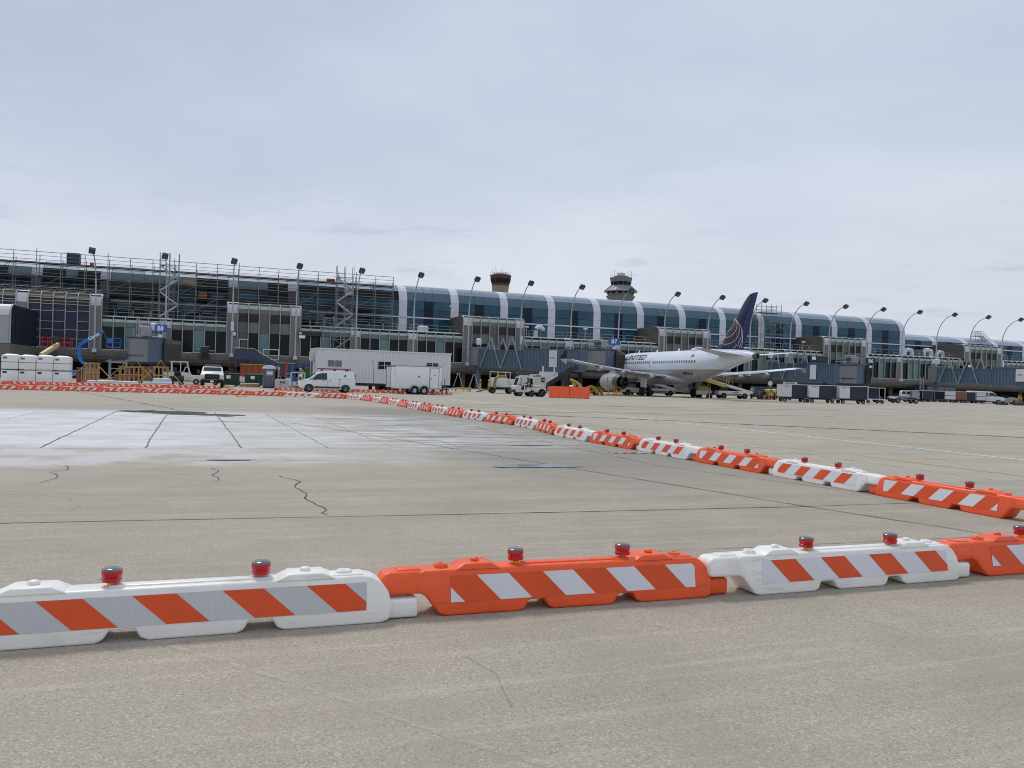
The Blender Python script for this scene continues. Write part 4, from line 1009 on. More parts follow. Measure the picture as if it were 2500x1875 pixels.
    for o_ in (-.46, .46):
        w = part('wheel', MB().lathe([(.30,-.2),(.50,-.2),(.575,-.13),(.585,0),(.575,.13),(.50,.2),(.30,.2)], 24, (0,0,0), 'x'), A, (s*3.8+o_, 0, .585), mats=black_rubber, smooth=40)
        part('rim', MB().lathe([(.30,-.18),(.16,-.12),(.14,.12),(.30,.18)], 16, (0,0,0), 'x'), w, mats=rim_grey, smooth=40)
part('nose_gear', MB().tube([(0,11.3,2.0),(0,11.04,.4)], .09, 10).tube([(-.3,11.04,.38),(.3,11.04,.38)], .06, 8), A, mats=galv, smooth=50)
for x in (-.25, .25): part('wheel', MB().lathe([(.18,-.1),(.33,-.1),(.38,-.05),(.38,.05),(.33,.1),(.18,.1)], 20, (0,0,0), 'x'), A, (x, 11.04, .38), mats=black_rubber, smooth=40)
# fin and rudder (y, z outline), thin airfoil
def fin_poly(pts, w, name, mat, par=A, dx=0.):
    n = len(pts); return part(name, MB().prism(pts, -w, w, 'x'), par, mats=mat)
def finx(y, z):                                  # half thickness of the fin at a point
    k = (z-5.8)/6.1; le = -10.3-5.55*k-(.0 if k > .12 else 0); te = -15.2-2.2*k; c = le-te
    s = min(1, max(0, (le-y)/c)); return max(.02, .115*c*(1.48*sqrt(s)-.63*s-1.76*s*s+1.42*s**3-.51*s**4)*.85+.01)
def fin_sec(z, a, b, full=True):
    ys = [a+(b-a)*i/8 for i in range(9)]
    return [(finx(y, z), y, z) for y in ys]+[(-finx(y, z), y, z) for y in reversed(ys)]
def le_(z):
    k = (z-5.8)/6.1; return -10.3-5.55*k-(0 if z < 11.2 else (z-11.2)*.6) + (1.5*max(0, .14-k)*4 if k < .14 else 0)
def hinge_(z): k = (z-5.8)/6.1; return -14.0-2.6*k
def te_(z): k = (z-5.8)/6.1; return -15.25-2.25*k
zs = (5.6,6.1,6.7,7.6,8.6,9.8,11.0,11.6,11.9)
part('tail_fin', MB().loft([fin_sec(z, le_(z), hinge_(z)+.03) for z in zs]), A, mats=fin_blue, smooth=50)
part('rudder', MB().loft([fin_sec(z, hinge_(z)-.03, te_(z)) for z in (5.95,6.7,7.6,8.6,9.8,11.0,11.6,11.98)]), A, mats=rud_blue, smooth=50)
# globe emblem: pale meridians and gold latitude bars on both sides of the fin
arcs = [[(-13.5,9.41),(-14.3,8.9),(-14.85,8.3),(-15.12,7.6),(-15.10,6.7),(-14.9,5.95)],
        [(-13.5,9.41),(-14.1,8.95),(-14.55,8.4),(-14.62,7.8),(-14.3,7.2),(-13.7,6.75),(-12.9,6.5),(-11.9,6.45),(-10.75,6.7)],
        [(-13.5,9.41),(-13.95,9.0),(-14.15,8.5),(-13.95,7.95),(-13.4,7.5),(-12.6,7.25),(-11.55,7.25)],
        [(-13.5,9.38),(-13.62,9.0),(-13.5,8.55),(-13.1,8.2),(-12.15,7.92)],
        [(-14.95,8.1),(-14.95,7.4),(-14.65,6.75),(-14.1,6.2),(-13.5,5.92)],
        [(-15.1,7.3),(-14.95,6.6),(-14.55,5.95)]]
def fin_line(P, w, e):
    mb = MB(); P = smooth_pts(P)
    for sd in (-1, 1):
        vs = []
        for i, p in enumerate(P):
            a = P[max(i-1, 0)]; b = P[min(i+1, len(P)-1)]; d = hypot(b[0]-a[0], b[1]-a[1]) or 1; nx, nz = -(b[1]-a[1])/d*w/2, (b[0]-a[0])/d*w/2
            for q in ((p[0]+nx, p[1]+nz), (p[0]-nx, p[1]-nz)): vs.append((sd*(finx(*q)+e), q[0], q[1]))
        mb.add(vs, [(2*i, 2*i+1, 2*i+3, 2*i+2) for i in range(len(P)-1)])
    return mb
for a in arcs: part('emblem_line', fin_line(a, .06, .022), A, mats=line_m)
for k in range(7):
    f = k/6
    P = [(-13.55-.15*f, 9.15-.1*f), (-12.9-1.35*f, 8.35-.05*f), (-12.0-2.5*f, 7.2-.1*f), (-11.1-3.3*f, 6.05)]
    P = [(y, z) for y, z in P if y < le_(z)-.05 and y > -15.1]
    if len(P) > 1: part('emblem_bar', fin_line(P, .17, .012), A, mats=gold_m)
# cabin windows, doors, titles and registration on the near (left) side, windows on the far side too
def wrap(me, y0, z0, side=-1, e=.012):
    """lay flat text (x right, y up) on the fuselage side, nose to the left when seen from the left"""
    bm = bmesh.new(); bm.from_mesh(me)
    k = -.8
    while k < .8:
        bmesh.ops.bisect_plane(bm, geom=list(bm.verts)+list(bm.edges)+list(bm.faces), plane_co=(0,k,0), plane_no=(0,1,0)); k += .07
    bm.to_mesh(me); bm.free()
    for vtx in me.vertices:
        y = y0-vtx.co.x*(1 if side < 0 else -1); z = z0+vtx.co.y; x = fus_x(y, z)+e+vtx.co.z
        vtx.co = (side*x, y, z)
    return me
def patch(y0, y1, z0, z1, side, e):
    mb = MB(); n = 3; vs = []
    for i in range(n+1):
        z = z0+(z1-z0)*i/n
        for y in (y0, y1): vs.append((side*(fus_x(y, z)+e), y, z))
    mb.add(vs, [(2*i, 2*i+1, 2*i+3, 2*i+2) for i in range(n)])
    return mb
winm = M('cabin window', (62,70,90), .15, var=.1)
for side in (-1, 1):
    for k in range(36):
        y = 10.6-.533*k
        if abs(y-2.2) < .3: continue
        part('cabin_window', patch(y+.13, y-.13, 4.28, 4.62, side, .006), A, mats=winm)
for y, w, z0, z1 in ((2.2,.52,3.85,4.95),(-10.4,.82,3.45,5.3),(11.9,.85,3.45,5.3)):
    mb = MB()
    for (a, b, c, d) in ((y-w/2,y-w/2+.035,z0,z1),(y+w/2-.035,y+w/2,z0,z1),(y-w/2,y+w/2,z0,z0+.035),(y-w/2,y+w/2,z1-.035,z1)):
        q = patch(b, a, c, d, -1, .005); mb.add(q.v, q.f)
    part('door_outline', mb, A, mats=seam)
me = text_mesh('title', 'UNITED', 1.02, text_blue, 0, .028, .10)
for vt in me.vertices: vt.co.x *= 1.55
wrap(me, 7.0, 5.14); part('title_lettering', me, A)
me = text_mesh('registration', 'N895UA', .52, text_black, 0, .012, .12); wrap(me, -6.35, 2.98); part('registration_lettering', me, A)
fl = MB(); q = patch(-7.0, -7.55, 5.0, 5.3, -1, .006); fl.add(q.v, q.f, 0); q = patch(-7.0, -7.25, 5.16, 5.3, -1, .009); fl.add(q.v, q.f, 1)
part('flag_marking', fl, A, mats=[red_paint, text_blue])
for y, z in ((9.0,5.95),(4.0,5.95),(-1.5,5.95)): part('blade_antenna', MB().prism([(y+.25,z-.02),(y-.3,z-.02),(y-.25,z+.35),(y-.1,z+.35)], -.02, .02, 'x'), A, mats=flap_white)

# ------------------------------------------------------------------ jet bridges
def jet_bridge(label, R, Cb, zc, g0, g1, facing, gate, sign_m, sign_at, hood=None, stair=False, wide=2.0):
    """R, Cb: ground points of the rotunda and the cab; zc: floor height at the cab; g0..g1: world angles of the grey curtain"""
    dx, dy = Cb[0]-R[0], Cb[1]-R[1]; L = hypot(dx, dy); rz = atan2(dy, dx)
    o = thing('jet_bridge', label, 'jet bridge', (R[0], R[1], 0), rz)
    z0 = 3.85; fl = lambda x: z0+(zc-z0)*x/L
    part('rotunda', MB().lathe([(1.45,z0-.1),(1.5,z0),(1.5,z0+2.6),(1.6,z0+2.65),(1.6,z0+2.8),(0,z0+2.9)], 24), o, mats=bridge_grey, smooth=40)
    part('rotunda_column', MB().lathe([(.45,0),(.45,z0)], 14), o, mats=bridge_blue, smooth=40)
    part('rotunda_lamp', MB().lathe([(.05,z0+2.8),(.05,z0+3.2),(.42,z0+3.25),(.45,z0+4.1),(.3,z0+4.25),(0,z0+4.3)], 16), o, mats=metal_white, smooth=40)
    def tunnel(x0, x1, w, h, lo, nm):
        mb = MB()
        mb.prism([(x0, fl(x0)-lo), (x1, fl(x1)-lo), (x1, fl(x1)+h), (x0, fl(x0)+h)], -w/2, w/2, 'y')
        t = part(nm, mb, o, mats=bridge_blue)
        mb = MB(); n = int((x1-x0)/.62)
        for k in range(n+1):
            x = x0+(x1-x0)*k/n
            for sy in (-1, 1): mb.bx(x-.05, x+.05, min(sy*w/2, sy*(w/2+.05)), max(sy*w/2, sy*(w/2+.05)), fl(x)-lo+.1, fl(x)+h-.1)
        for sy in (-1, 1):
            for hh, th in ((h, .16), (-lo, .2)): mb.beam((x0, sy*(w/2+.03), fl(x0)+hh-.04), (x1, sy*(w/2+.03), fl(x1)+hh-.04), .10, th)
        tg_ = part('tunnel_ribs', mb, t, mats=bridge_blue); tag(tg_, kind='stuff')
    tunnel(1.2, L*.56, 2.5, 2.45, .15, 'inner_tunnel'); tunnel(L*.45, L-1.6, 3.0, 2.75, .35, 'outer_tunnel')
    zt = z0+2.4+1.9
    for sy in (-1, 1):
        for k in range(2):
            xa = 1.7+4.3*k; y = sy*1.42
            for p, q in (((xa, y, fl(xa)-.35), (xa+2.15, y, zt)), ((xa+2.15, y, zt), (xa+4.2, y, fl(xa+4.2)-.35))):
                part('strut', MB().beam(p, q, .13, .2), o, mats=galv)
    # drive column
    x = L*.80
    part('drive_column', MB().bx(x-.3, x+.3, -1.9, -1.5, .5, fl(x)-.3).bx(x-.3, x+.3, 1.5, 1.9, .5, fl(x)-.3).bx(x-.25, x+.25, -1.9, 1.9, fl(x)-.75, fl(x)-.4).bx(x-.2,x+.2,-1.6,1.6,.5,.8), o, mats=dark_metal, bev=.02)
    for sy in (-1, 1): part('drive_wheel', MB().lathe([(.2,-.18),(.5,-.18),(.55,-.1),(.55,.1),(.5,.18),(.2,.18)], 18, (0,0,0), 'y'), o, (x, sy*1.7, .55), mats=black_rubber, smooth=40)
    # round cab
    r = wide; n = 40; z1 = zc+2.75
    def arc(a0, a1, rr, za, zb, name, mat, th=.08):
        k = max(3, int(abs(a1-a0)/(2*pi)*n)); mb = MB(); R_ = []
        for i in range(k+1):
            a = a0+(a1-a0)*i/k-rz; c, s_ = cos(a), sin(a)
            R_.append([(L+rr*c, rr*s_, za), (L+rr*c, rr*s_, zb), (L+(rr-th)*c, (rr-th)*s_, zb), (L+(rr-th)*c, (rr-th)*s_, za)])
        mb.loft(R_); return part(name, mb, o, mats=mat, smooth=40)
    cu = arc(g0, g1, r, zc-.12, z1-.12, 'curtain_door', bridge_grey)
    arc(g1, g0+2*pi, r+.01, zc-.2, z1, 'cab_wall', bridge_blue)
    mb = MB(); k = 16
    for i in range(k):
        a = g0+.16*(g1-g0)+(g1-g0)*.76*i/k-rz; mb.box((L+(r+.012)*cos(a), (r+.012)*sin(a), zc+.62), (.05, .05, .28))
    tag(part('vent_slots', mb, cu, mats=dark_metal), kind='stuff')
    part('cab_roof', MB().lathe([(r+.1,z1-.02),(r+.12,z1+.12),(0,z1+.2)], 32, (L,0,0)), o, mats=bridge_blue, smooth=40)
    part('cab_floor', MB().lathe([(r-.2,zc-.45),(r+.06,zc-.3),(r+.06,zc-.12),(0,zc-.1)], 32, (L,0,0)), o, mats=dark_metal, smooth=40)
    mb = MB(); mb.bx(L-2.6, L-.8, -1.6, 1.6, zc-.25, z1-.05); part('cab_neck', mb, o, mats=bridge_blue, bev=.03)
    # roof gear
    ac = part('roof_unit', MB().bx(L-.9, L+.6, -.7, .5, z1+.25, z1+1.35), o, mats=galv, bev=.02)
    part('unit_grille', MB().bx(L-.7, L+.4, -.74, -.70, z1+.4, z1+1.2), ac, mats=louvre_m)
    part('unit_hood', MB().bx(L-1.1, L+.3, -.9, .2, z1+1.38, z1+1.5), ac, mats=metal_white)
    mb = MB()
    for (ax, ay), (bx_, by) in (((L-2.2,-1.4),(L+1.2,-1.4)),((L-2.2,1.3),(L+1.2,1.3)),((L-2.2,-1.4),(L-2.2,1.3))):
        for h in (.55, 1.1): mb.tube([(ax,ay,z1+h), (bx_,by,z1+h)], .03, 5)
        for t in (0, .33, .66, 1): mb.tube([(ax+(bx_-ax)*t, ay+(by-ay)*t, z1), (ax+(bx_-ax)*t, ay+(by-ay)*t, z1+1.1)], .03, 5)
    part('roof_railing', mb, o, mats=galv)
    part('roof_post', MB().tube([(L-2.4,-.3,z1-.4),(L-2.4,-.3,z1+.9)], .2, 10), o, mats=blue_steel, smooth=40)
    # gate sign: board faces the apron
    if gate:
        from_w = Matrix.Translation((R[0], R[1], 0)) @ Matrix.Rotation(rz, 4, 'Z')
        inv = from_w.inverted()
        sp_ = inv @ Vector((sign_at[0], sign_at[1], sign_at[2])); fr = facing-rz
        post = part('sign_post', MB().tube([(sp_.x, sp_.y, z1-.2), (sp_.x, sp_.y, sp_.z-.3)], .09, 8), o, mats=blue_steel)
        b = part('gate_sign', MB().bx(-.78, .78, -.09, .09, -.46, .46), o, tuple(sp_), (0, 0, fr), mats=sign_m, bev=.015)
        lettering('sign_lettering', gate, .78, text_white, b, (0, -.096, .0), 0, .018)
        part('sign_lamp', MB().lathe([(.05,-1.0),(.22,-.95),(.26,-.75),(.1,-.6),(.0,-.55)], 12, (0,-.1,-.1)), b, mats=metal_white, smooth=40)
    # accordion canopy
    if hood is not None:
        a0, ext = hood; mb = MB(); R_ = []; k = 9
        for i in range(k+1):
            t = i/k; rr = r-.25+ext*t; big = .12*(i % 2); c, s_ = cos(a0-rz), sin(a0-rz); X, Y = L+rr*c, rr*s_; px, py = -s_, c
            hwid = 1.45+big-.1*t
            R_.append([(X+px*hwid, Y+py*hwid, zc-.1), (X+px*hwid, Y+py*hwid, zc+2.15), (X+px*(hwid-.5), Y+py*(hwid-.5), zc+2.75+big-.3*t), (X-px*(hwid-.5), Y-py*(hwid-.5), zc+2.75+big-.3*t), (X-px*hwid, Y-py*hwid, zc+2.15), (X-px*hwid, Y-py*hwid, zc-.1)])
        mb.loft(R_); part('bellows_canopy', mb, o, mats=bellows_m)
    return o, L, fl
ang = lambda d: radians(d)
b7, L7, f7 = jet_bridge('blue grey jet bridge docked to the airliner, gate sign B7', (-5.5,128.4), (12.5,113.2), 3.42, ang(-172), ang(-78), ang(-4), 'B7', sign_blue, (14.1,111.6,7.35), (ang(12), 1.35))
part('side_panel', MB().bx(L7*.66, L7*.66+1.45, -1.62, -1.565, 3.65, 6.1), b7, mats=metal_white)
lettering('panel_lettering', 'UNITED', .26, text_black, b7, (L7*.66+.6, -1.625, 4.95), 0, .006)
b6, L6, f6 = jet_bridge('blue grey jet bridge parked right of the airliner, gate sign B6', (47.3,146.5), (53.2,124.8), 2.75, ang(-172), ang(-98), ang(8), 'B6', sign_navy, (54.9,122.6,6.15), (ang(-25), .7), wide=2.15)
part('side_panel', MB().bx(L6*.62, L6*.62+1.6, -1.62, -1.565, 3.2, 5.6), b6, mats=metal_white)
b8, L8, f8 = jet_bridge('blue grey jet bridge with round grey door at left, gate sign B8', (-51.0,113.2), (-44.0,96.0), 2.5, ang(-178), ang(-62), ang(-12), 'B8', sign_blue, (-41.3,93.6,6.35), (ang(28), 1.9), wide=2.05)
b5, L5, f5 = jet_bridge('long blue grey jet bridge running off the right edge of the photo', (80.9,152.2), (90.5,124.6), 3.3, ang(-172), ang(-78), ang(0), None, sign_blue, (93,122,7), (ang(10), 1), wide=2.0)
part('side_panel', MB().bx(L5*.60, L5*.60+1.7, -1.62, -1.565, 3.9, 6.0), b5, mats=metal_white)
lettering('panel_lettering', 'UNITED', .26, text_black, b5, (L5*.60+.75, -1.625, 5.0), 0, .006)
# ------------------------------------------------------------------ vehicles (local +x = forward, origin on the ground under the middle)
def wheel(par, x, y, r, w=.22, rim=rim_grey, name='wheel'):
    k = shared(('wh', r, w), lambda: MB().lathe([(r*.62,-w/2),(r*.92,-w/2),(r,-w*.32),(r,w*.32),(r*.92,w/2),(r*.62,w/2)], 22, (0,0,0), 'y').mesh('wheel', black_rubber, 40))
    def rm():
        mb = MB().lathe([(r*.64,-w*.42),(r*.52,-w*.46),(r*.50,-w*.30),(r*.2,-w*.34),(r*.18,-w*.44),(0,-w*.45)], 18, (0,0,0), 'y')
        mb.lathe([(r*.64,w*.42),(r*.52,w*.46),(r*.50,w*.30),(r*.2,w*.34),(r*.18,w*.44),(0,w*.45)], 18, (0,0,0), 'y')
        for i in range(7):
            a = 2*pi*i/7
            for s in (-1, 1): mb.beam((r*.16*cos(a), s*w*.38, r*.16*sin(a)), (r*.55*cos(a), s*w*.38, r*.55*sin(a)), .05, .07*r/.33)
        return mb.mesh('rim', rim, 40)
    q = shared(('rm', r, w, rim.name), rm)
    o = part(name, k, par, (x, y, r), (0, random.uniform(0, 6), 0)); part('rim', q, o)
    return o
def car_body(name, par, prof, hw, belt, inset, mat, arches, bev=.05, ra=.40):
    """side profile extruded with tumblehome; wheel arches are dark cut-outs set proud"""
    top = max(z for _, z in prof)
    fn = lambda e, x, z: e*(hw-(inset*(z-belt)/(top-belt) if z > belt else 0)-(.03 if z < .4 else 0))
    b = part(name, MB().prism(prof, -1, 1, 'y', fn=fn), par, mats=mat, smooth=35, bev=bev, seg=3)
    for x in arches:
        mb = MB()
        for s in (-1, 1):
            n = 16; pts = [(x+ra*cos(pi*i/n), .30+ra*sin(pi*i/n)) for i in range(n+1)]
            ya, yb = s*(hw-.12), s*(hw+.006)
            mb.prism(pts, min(ya, yb), max(ya, yb), 'y')
        part('wheel_arch', mb, b, mats=dark_metal)
    return b
def side_glass(par, polys, hw, belt, inset, top, mat=glass_dark, name='side_window'):
    for pl in polys:
        for s in (-1, 1):
            mb = MB(); n = len(pl)
            vs = [(x, s*(hw-inset*max(0, z-belt)/(top-belt)+.004), z) for x, z in pl]+[(x, s*(hw-inset*max(0, z-belt)/(top-belt)-.03), z) for x, z in pl]
            mb.add(vs, [tuple(range(n)), tuple(reversed(range(n, 2*n)))]+[(i, (i+1) % n, n+(i+1) % n, n+i) for i in range(n)])
            part(name, mb, par, mats=mat)
def slant_glass(par, x0, z0, x1, z1, w0, w1, mat=glass_dark, name='windscreen', e=.012):
    d = hypot(x1-x0, z1-z0); nx, nz = (z1-z0)/d, -(x1-x0)/d
    if nz < 0: nx, nz = -nx, -nz
    vs = [(x0+nx*e, -w0, z0+nz*e), (x0+nx*e, w0, z0+nz*e), (x1+nx*e, w1, z1+nz*e), (x1+nx*e, -w1, z1+nz*e)]
    lo = [(a-nx*.03, b, c-nz*.03) for a, b, c in vs]
    mb = MB().add(vs+lo, [(0,1,2,3),(7,6,5,4),(0,4,5,1),(1,5,6,2),(2,6,7,3),(3,7,4,0)])
    return part(name, mb, par, mats=mat)
head_m = M('headlamp', (206,210,214), .12, var=.1, coat=.5); amber = M('amber lens', (220,110,20), .3); tail_red = M('tail lamp', (140,14,18), .25, coat=.4)

# white compact cargo van with ladder rack, facing left
def compact_van(loc, rz):
    v = thing('cargo_van', 'small white cargo van with red roof ladder rack parked before the office trailer', 'van', loc, rz)
    hw, belt, ins, top = .92, 1.02, .13, 1.84
    prof = [(-2.38,.34),(-1.95,.25),(1.95,.25),(2.36,.38),(2.40,.72),(2.22,.93),(1.62,1.08),(.86,1.66),(.55,1.77),(-.3,1.84),(-1.9,1.82),(-2.22,1.76),(-2.36,1.15)]
    b = car_body('body', v, prof, hw, belt, ins, white_paint, (1.50,-1.53), .06)
    side_glass(v, [[(1.30,1.06),(.90,1.50),(.52,1.62),(.05,1.64),(.02,1.08)]], hw, belt, ins, top)
    side_glass(v, [[(1.52,1.02),(1.36,1.04),(1.14,1.30)]], hw, belt, ins, top, name='quarter_window')
    slant_glass(v, 1.56, 1.12, .90, 1.63, .76, .66)
    mb = MB()
    for s in (-1, 1): mb.bx(-1.05, 1.05, s*hw-.012*(s < 0)-.002, s*hw+.012*(s > 0)+.002, .36, .50)
    part('side_moulding', mb, v, mats=dark_metal)
    mb = MB()
    for s in (-1, 1):
        for x in (.02, -1.02): mb.bx(x-.006, x+.006, s*(hw+.004)-.004, s*(hw+.004)+.004, .5, 1.05)
        mb.bx(-2.0, -.05, s*(hw+.003)-.004, s*(hw+.003)+.004, 1.18, 1.19)
    part('door_seam', mb, v, mats=seam)
    for s in (-1, 1):
        part('headlight', MB().prism([(2.28,.80),(2.22,.94),(1.80,1.03),(1.72,.97)], min(s*(hw-.06), s*(hw+.004)), max(s*(hw-.06), s*(hw+.004)), 'y'), v, mats=head_m)
        part('door_handle', MB().box((.30, s*(hw+.015), .99), (.18,.03,.04)).box((-.25, s*(hw+.015), .99), (.18,.03,.04)), v, mats=dark_metal)
        part('mirror', MB().box((1.05, s*(hw+.13), 1.17), (.14,.22,.20)), v, mats=dark_metal, bev=.03)
        part('tail_light', MB().bx(-2.375, -2.30, s*(hw-.12)-.06, s*(hw-.12)+.06, .95, 1.6), v, mats=tail_red)
    part('front_bumper', MB().bx(2.25, 2.44, -.86, .86, .27, .50), v, mats=dark_metal, bev=.04)
    part('grille', MB().bx(2.36, 2.425, -.55, .55, .60, .78), v, mats=dark_metal, bev=.02)
    part('fuel_flap', MB().box((-1.05, -(hw+.004), 1.12), (.10,.012,.10)).box((-1.05, hw+.004, 1.12), (.10,.012,.10)), v, mats=seam)
    for s in (-1, 1): lettering('side_lettering', 'A', .28, text_black, v, (-1.45, s*(hw-.045), 1.44), 0 if s < 0 else pi, .01, .4)
    rk = part('roof_rack', MB().bx(.35,.42,-.72,.72,1.84,1.95).bx(-.70,-.63,-.72,.72,1.85,1.95).bx(-1.75,-1.68,-.72,.72,1.84,1.95), v, mats=dark_metal)
    mb = MB()
    for y in (-.45, -.05, .15, .55): mb.bx(-2.0, .75, y-.04, y+.04, 1.955, 2.06)
    for k in range(9): mb.bx(-1.9+.3*k, -1.86+.3*k, -.45, -.05, 1.98, 2.02); mb.bx(-1.9+.3*k, -1.86+.3*k, .15, .55, 1.98, 2.02)
    part('ladder', mb, rk, mats=M('ladder red', (150,74,70), .5, var=.12))
    for x in (1.50, -1.53):
        for s in (-1, 1): wheel(v, x, s*(hw-.10), .33, .20)
    return v
vanc = ( -15.95, 68.6)
compact_van((vanc[0], vanc[1], 0), TH+pi)

# white pickup facing the camera
def pickup(loc, rz):
    v = thing('pickup_truck', 'white pickup with black grille guard and roof light bar facing the camera', 'pickup truck', loc, rz)
    hw, belt, ins, top = 1.0, 1.28, .16, 1.96
    prof = [(-3.0,.55),(2.85,.50),(2.98,.62),(3.0,1.12),(2.86,1.26),(1.55,1.36),(.95,1.90),(.70,1.96),(-1.0,1.95),(-1.22,1.34),(-3.0,1.32)]
    car_body('body', v, prof, hw, belt, ins, white_paint, (2.05,-1.85), .06, .48)
    side_glass(v, [[(1.35,1.36),(.92,1.80),(.70,1.86),(.05,1.86),(.05,1.36)],[(-.05,1.36),(-.05,1.86),(-.92,1.84),(-1.05,1.36)]], hw, belt, ins, top)
    slant_glass(v, 1.50, 1.38, .98, 1.88, .84, .74)
    g = part('grille', MB().bx(2.96, 3.06, -.62, .62, .78, 1.22), v, mats=dark_metal, bev=.03)
    part('grille_guard', MB().bx(3.06,3.12,-.62,-.54,.5,1.25).bx(3.06,3.12,.54,.62,.5,1.25).bx(3.06,3.12,-.54,.54,1.17,1.25).bx(3.06,3.12,-.54,.54,.84,.92), g, mats=black_rubber, bev=.02)
    for s in (-1, 1):
        part('headlight', MB().bx(2.93, 3.025, s*.80-.17, s*.80+.17, .84, 1.18), v, mats=head_m, bev=.03)
        part('turn_lamp', MB().bx(2.93, 3.03, s*.80-.16, s*.80+.16, .76, .83), v, mats=amber)
        part('mirror', MB().box((1.25, s*1.22, 1.42), (.16,.28,.34)), v, mats=dark_metal, bev=.04)
    part('front_bumper', MB().bx(2.92, 3.14, -1.0, 1.0, .44, .74), v, mats=black_rubber, bev=.05)
    part('licence_plate', MB().bx(3.141, 3.15, -.16, .16, .50, .66), v, mats=text_white)
    part('light_bar', MB().bx(.15, .50, -.70, .70, 2.02, 2.14).bx(.28,.36,-.5,-.45,1.94,2.03).bx(.28,.36,.45,.5,1.94,2.03), v, mats=cap_grey, bev=.03)
    part('bed_floor', MB().bx(-2.95, -1.25, -.85, .85, 1.325, 1.335), v, mats=dark_metal)
    for x in (2.05, -1.85):
        for s in (-1, 1): wheel(v, x, s*.86, .40, .26)
    return v
pickup((-28.5, 76.0, 0), radians(-70))

# dual axle cargo trailer, doors open at the left end
ct = thing('cargo_trailer', 'white dual axle enclosed cargo trailer parked against the office trailer', 'trailer', (-8.55, 71.9, 0), TH)
part('body', MB().bx(-2.2, 2.0, -1.05, 1.05, .50, 2.50), ct, mats=white_paint, bev=.04, smooth=35)
part('trim', MB().bx(-2.24, 2.05, -1.075, 1.075, 2.46, 2.54).bx(-2.22, 2.03, -1.07, 1.07, .46, .54), ct, mats=galv)
part('nose_guard', MB().bx(1.96, 2.06, -1.06, 1.06, .5, 1.1), ct, mats=galv)
d = part('side_door', MB().bx(.95, 1.72, -1.085, -1.05, .58, 2.36), ct, mats=white_paint, bev=.01)
part('door_frame', MB().bx(.90,.95,-1.08,-1.05,.55,2.40).bx(1.72,1.77,-1.08,-1.05,.55,2.40).bx(.95,1.72,-1.08,-1.05,2.36,2.40), d, mats=cap_grey)
part('door_latch', MB().box((1.02,-1.10,1.40), (.06,.04,.16)).box((1.36,-1.09,1.75), (.16,.02,.06)), d, mats=dark_metal)
for sx, sy in ((-1,-1),(-1,1)):
    dd = part('rear_door', MB().bx(-2.62, -2.22, sy*1.02-.03, sy*1.02+.03, .56, 2.48), ct, mats=white_paint, label='rear door swung open')
    part('door_bar', MB().bx(-2.60,-2.57,sy*1.02-.05,sy*1.02+.05,.56,2.48).bx(-2.62,-2.22,sy*1.02-.04,sy*1.02+.04,2.40,2.48), dd, mats=dark_metal)
for s in (-1, 1):
    n = 24; mb = MB()
    for x in (-.44, .42):
        R = []
        for i in range(13):
            a = pi*i/12; R.append([(x+.40*cos(a), s*1.05, .36+.40*sin(a)), (x+.47*cos(a), s*1.05, .36+.47*sin(a)), (x+.47*cos(a), s*1.16, .36+.47*sin(a)), (x+.40*cos(a), s*1.16, .36+.40*sin(a))])
        mb.loft(R)
    part('mudguard', mb, ct, mats=galv, smooth=40)
    mb = MB()
    for x in (-.44, .42): mb.prism([(x+.41*cos(pi*i/12), .34+.41*sin(pi*i/12)) for i in range(13)], min(s*.9, s*1.058), max(s*.9, s*1.058), 'y')
    part('wheel_well', mb, ct, mats=dark_metal)
    for x in (-.44, .42): wheel(ct, x, s*1.02, .34, .2, white_paint)
part('drawbar', MB().beam((2.0,-.7,.5),(3.0,0,.48),.08,.12).beam((2.0,.7,.5),(3.0,0,.48),.08,.12).bx(2.7,2.8,-.05,.05,.05,.9), ct, mats=dark_metal)
part('front_rack', MB().bx(2.1,2.14,-.6,-.56,.5,1.25).bx(2.1,2.14,.56,.6,.5,1.25).bx(2.1,2.14,-.56,.56,1.21,1.25).bx(2.45,2.5,-.3,-.25,.5,1.4), ct, mats=red_paint)
lettering('side_emblem', 'ML', .22, cap_grey, ct, (-.05, -1.058, 1.58), 0, .01)

# long office trailer
ot = thing('office_trailer', 'long white construction office trailer behind the van and cargo trailer', 'trailer', (-19.3, 79.0, 0), radians(24.5))
OL = 14.0
part('body', MB().bx(.02, OL-.02, .03, 3.6, .80, 4.05), ot, mats=panel_white)
for k in range(46):
    x = OL*k/46
    part('siding_panel', shared('sdp', lambda: MB().bx(.006, OL/46-.006, -.012, .03, .78, 4.02).mesh('siding_panel', panel_white)), ot, (x, 0, 0))
for k in range(12): part('siding_panel', shared('sdq', lambda: MB().bx(-.02, .02, .01, .29, .78, 4.02).mesh('siding_panel', panel_white)), ot, (0, .3*k, 0))
part('roof_edge', MB().bx(-.08, OL+.08, -.08, 3.7, 4.02, 4.16), ot, mats=metal_white, bev=.02)
part('skirt_frame', MB().bx(.2, OL-.2, .2, 3.4, .55, .80), ot, mats=dark_metal)
for x in (1.0, 3.6, 6.2, 9.0, 11.6, 13.2):
    part('support_leg', MB().bx(x-.15, x+.15, .3, .6, 0, .56).bx(x-.15, x+.15, 3.0, 3.3, 0, .56), ot, mats=dark_metal)
for x in (7.3, 8.2): wheel(ot, x, .45, .4, .3); wheel(ot, x, 3.15, .4, .3)
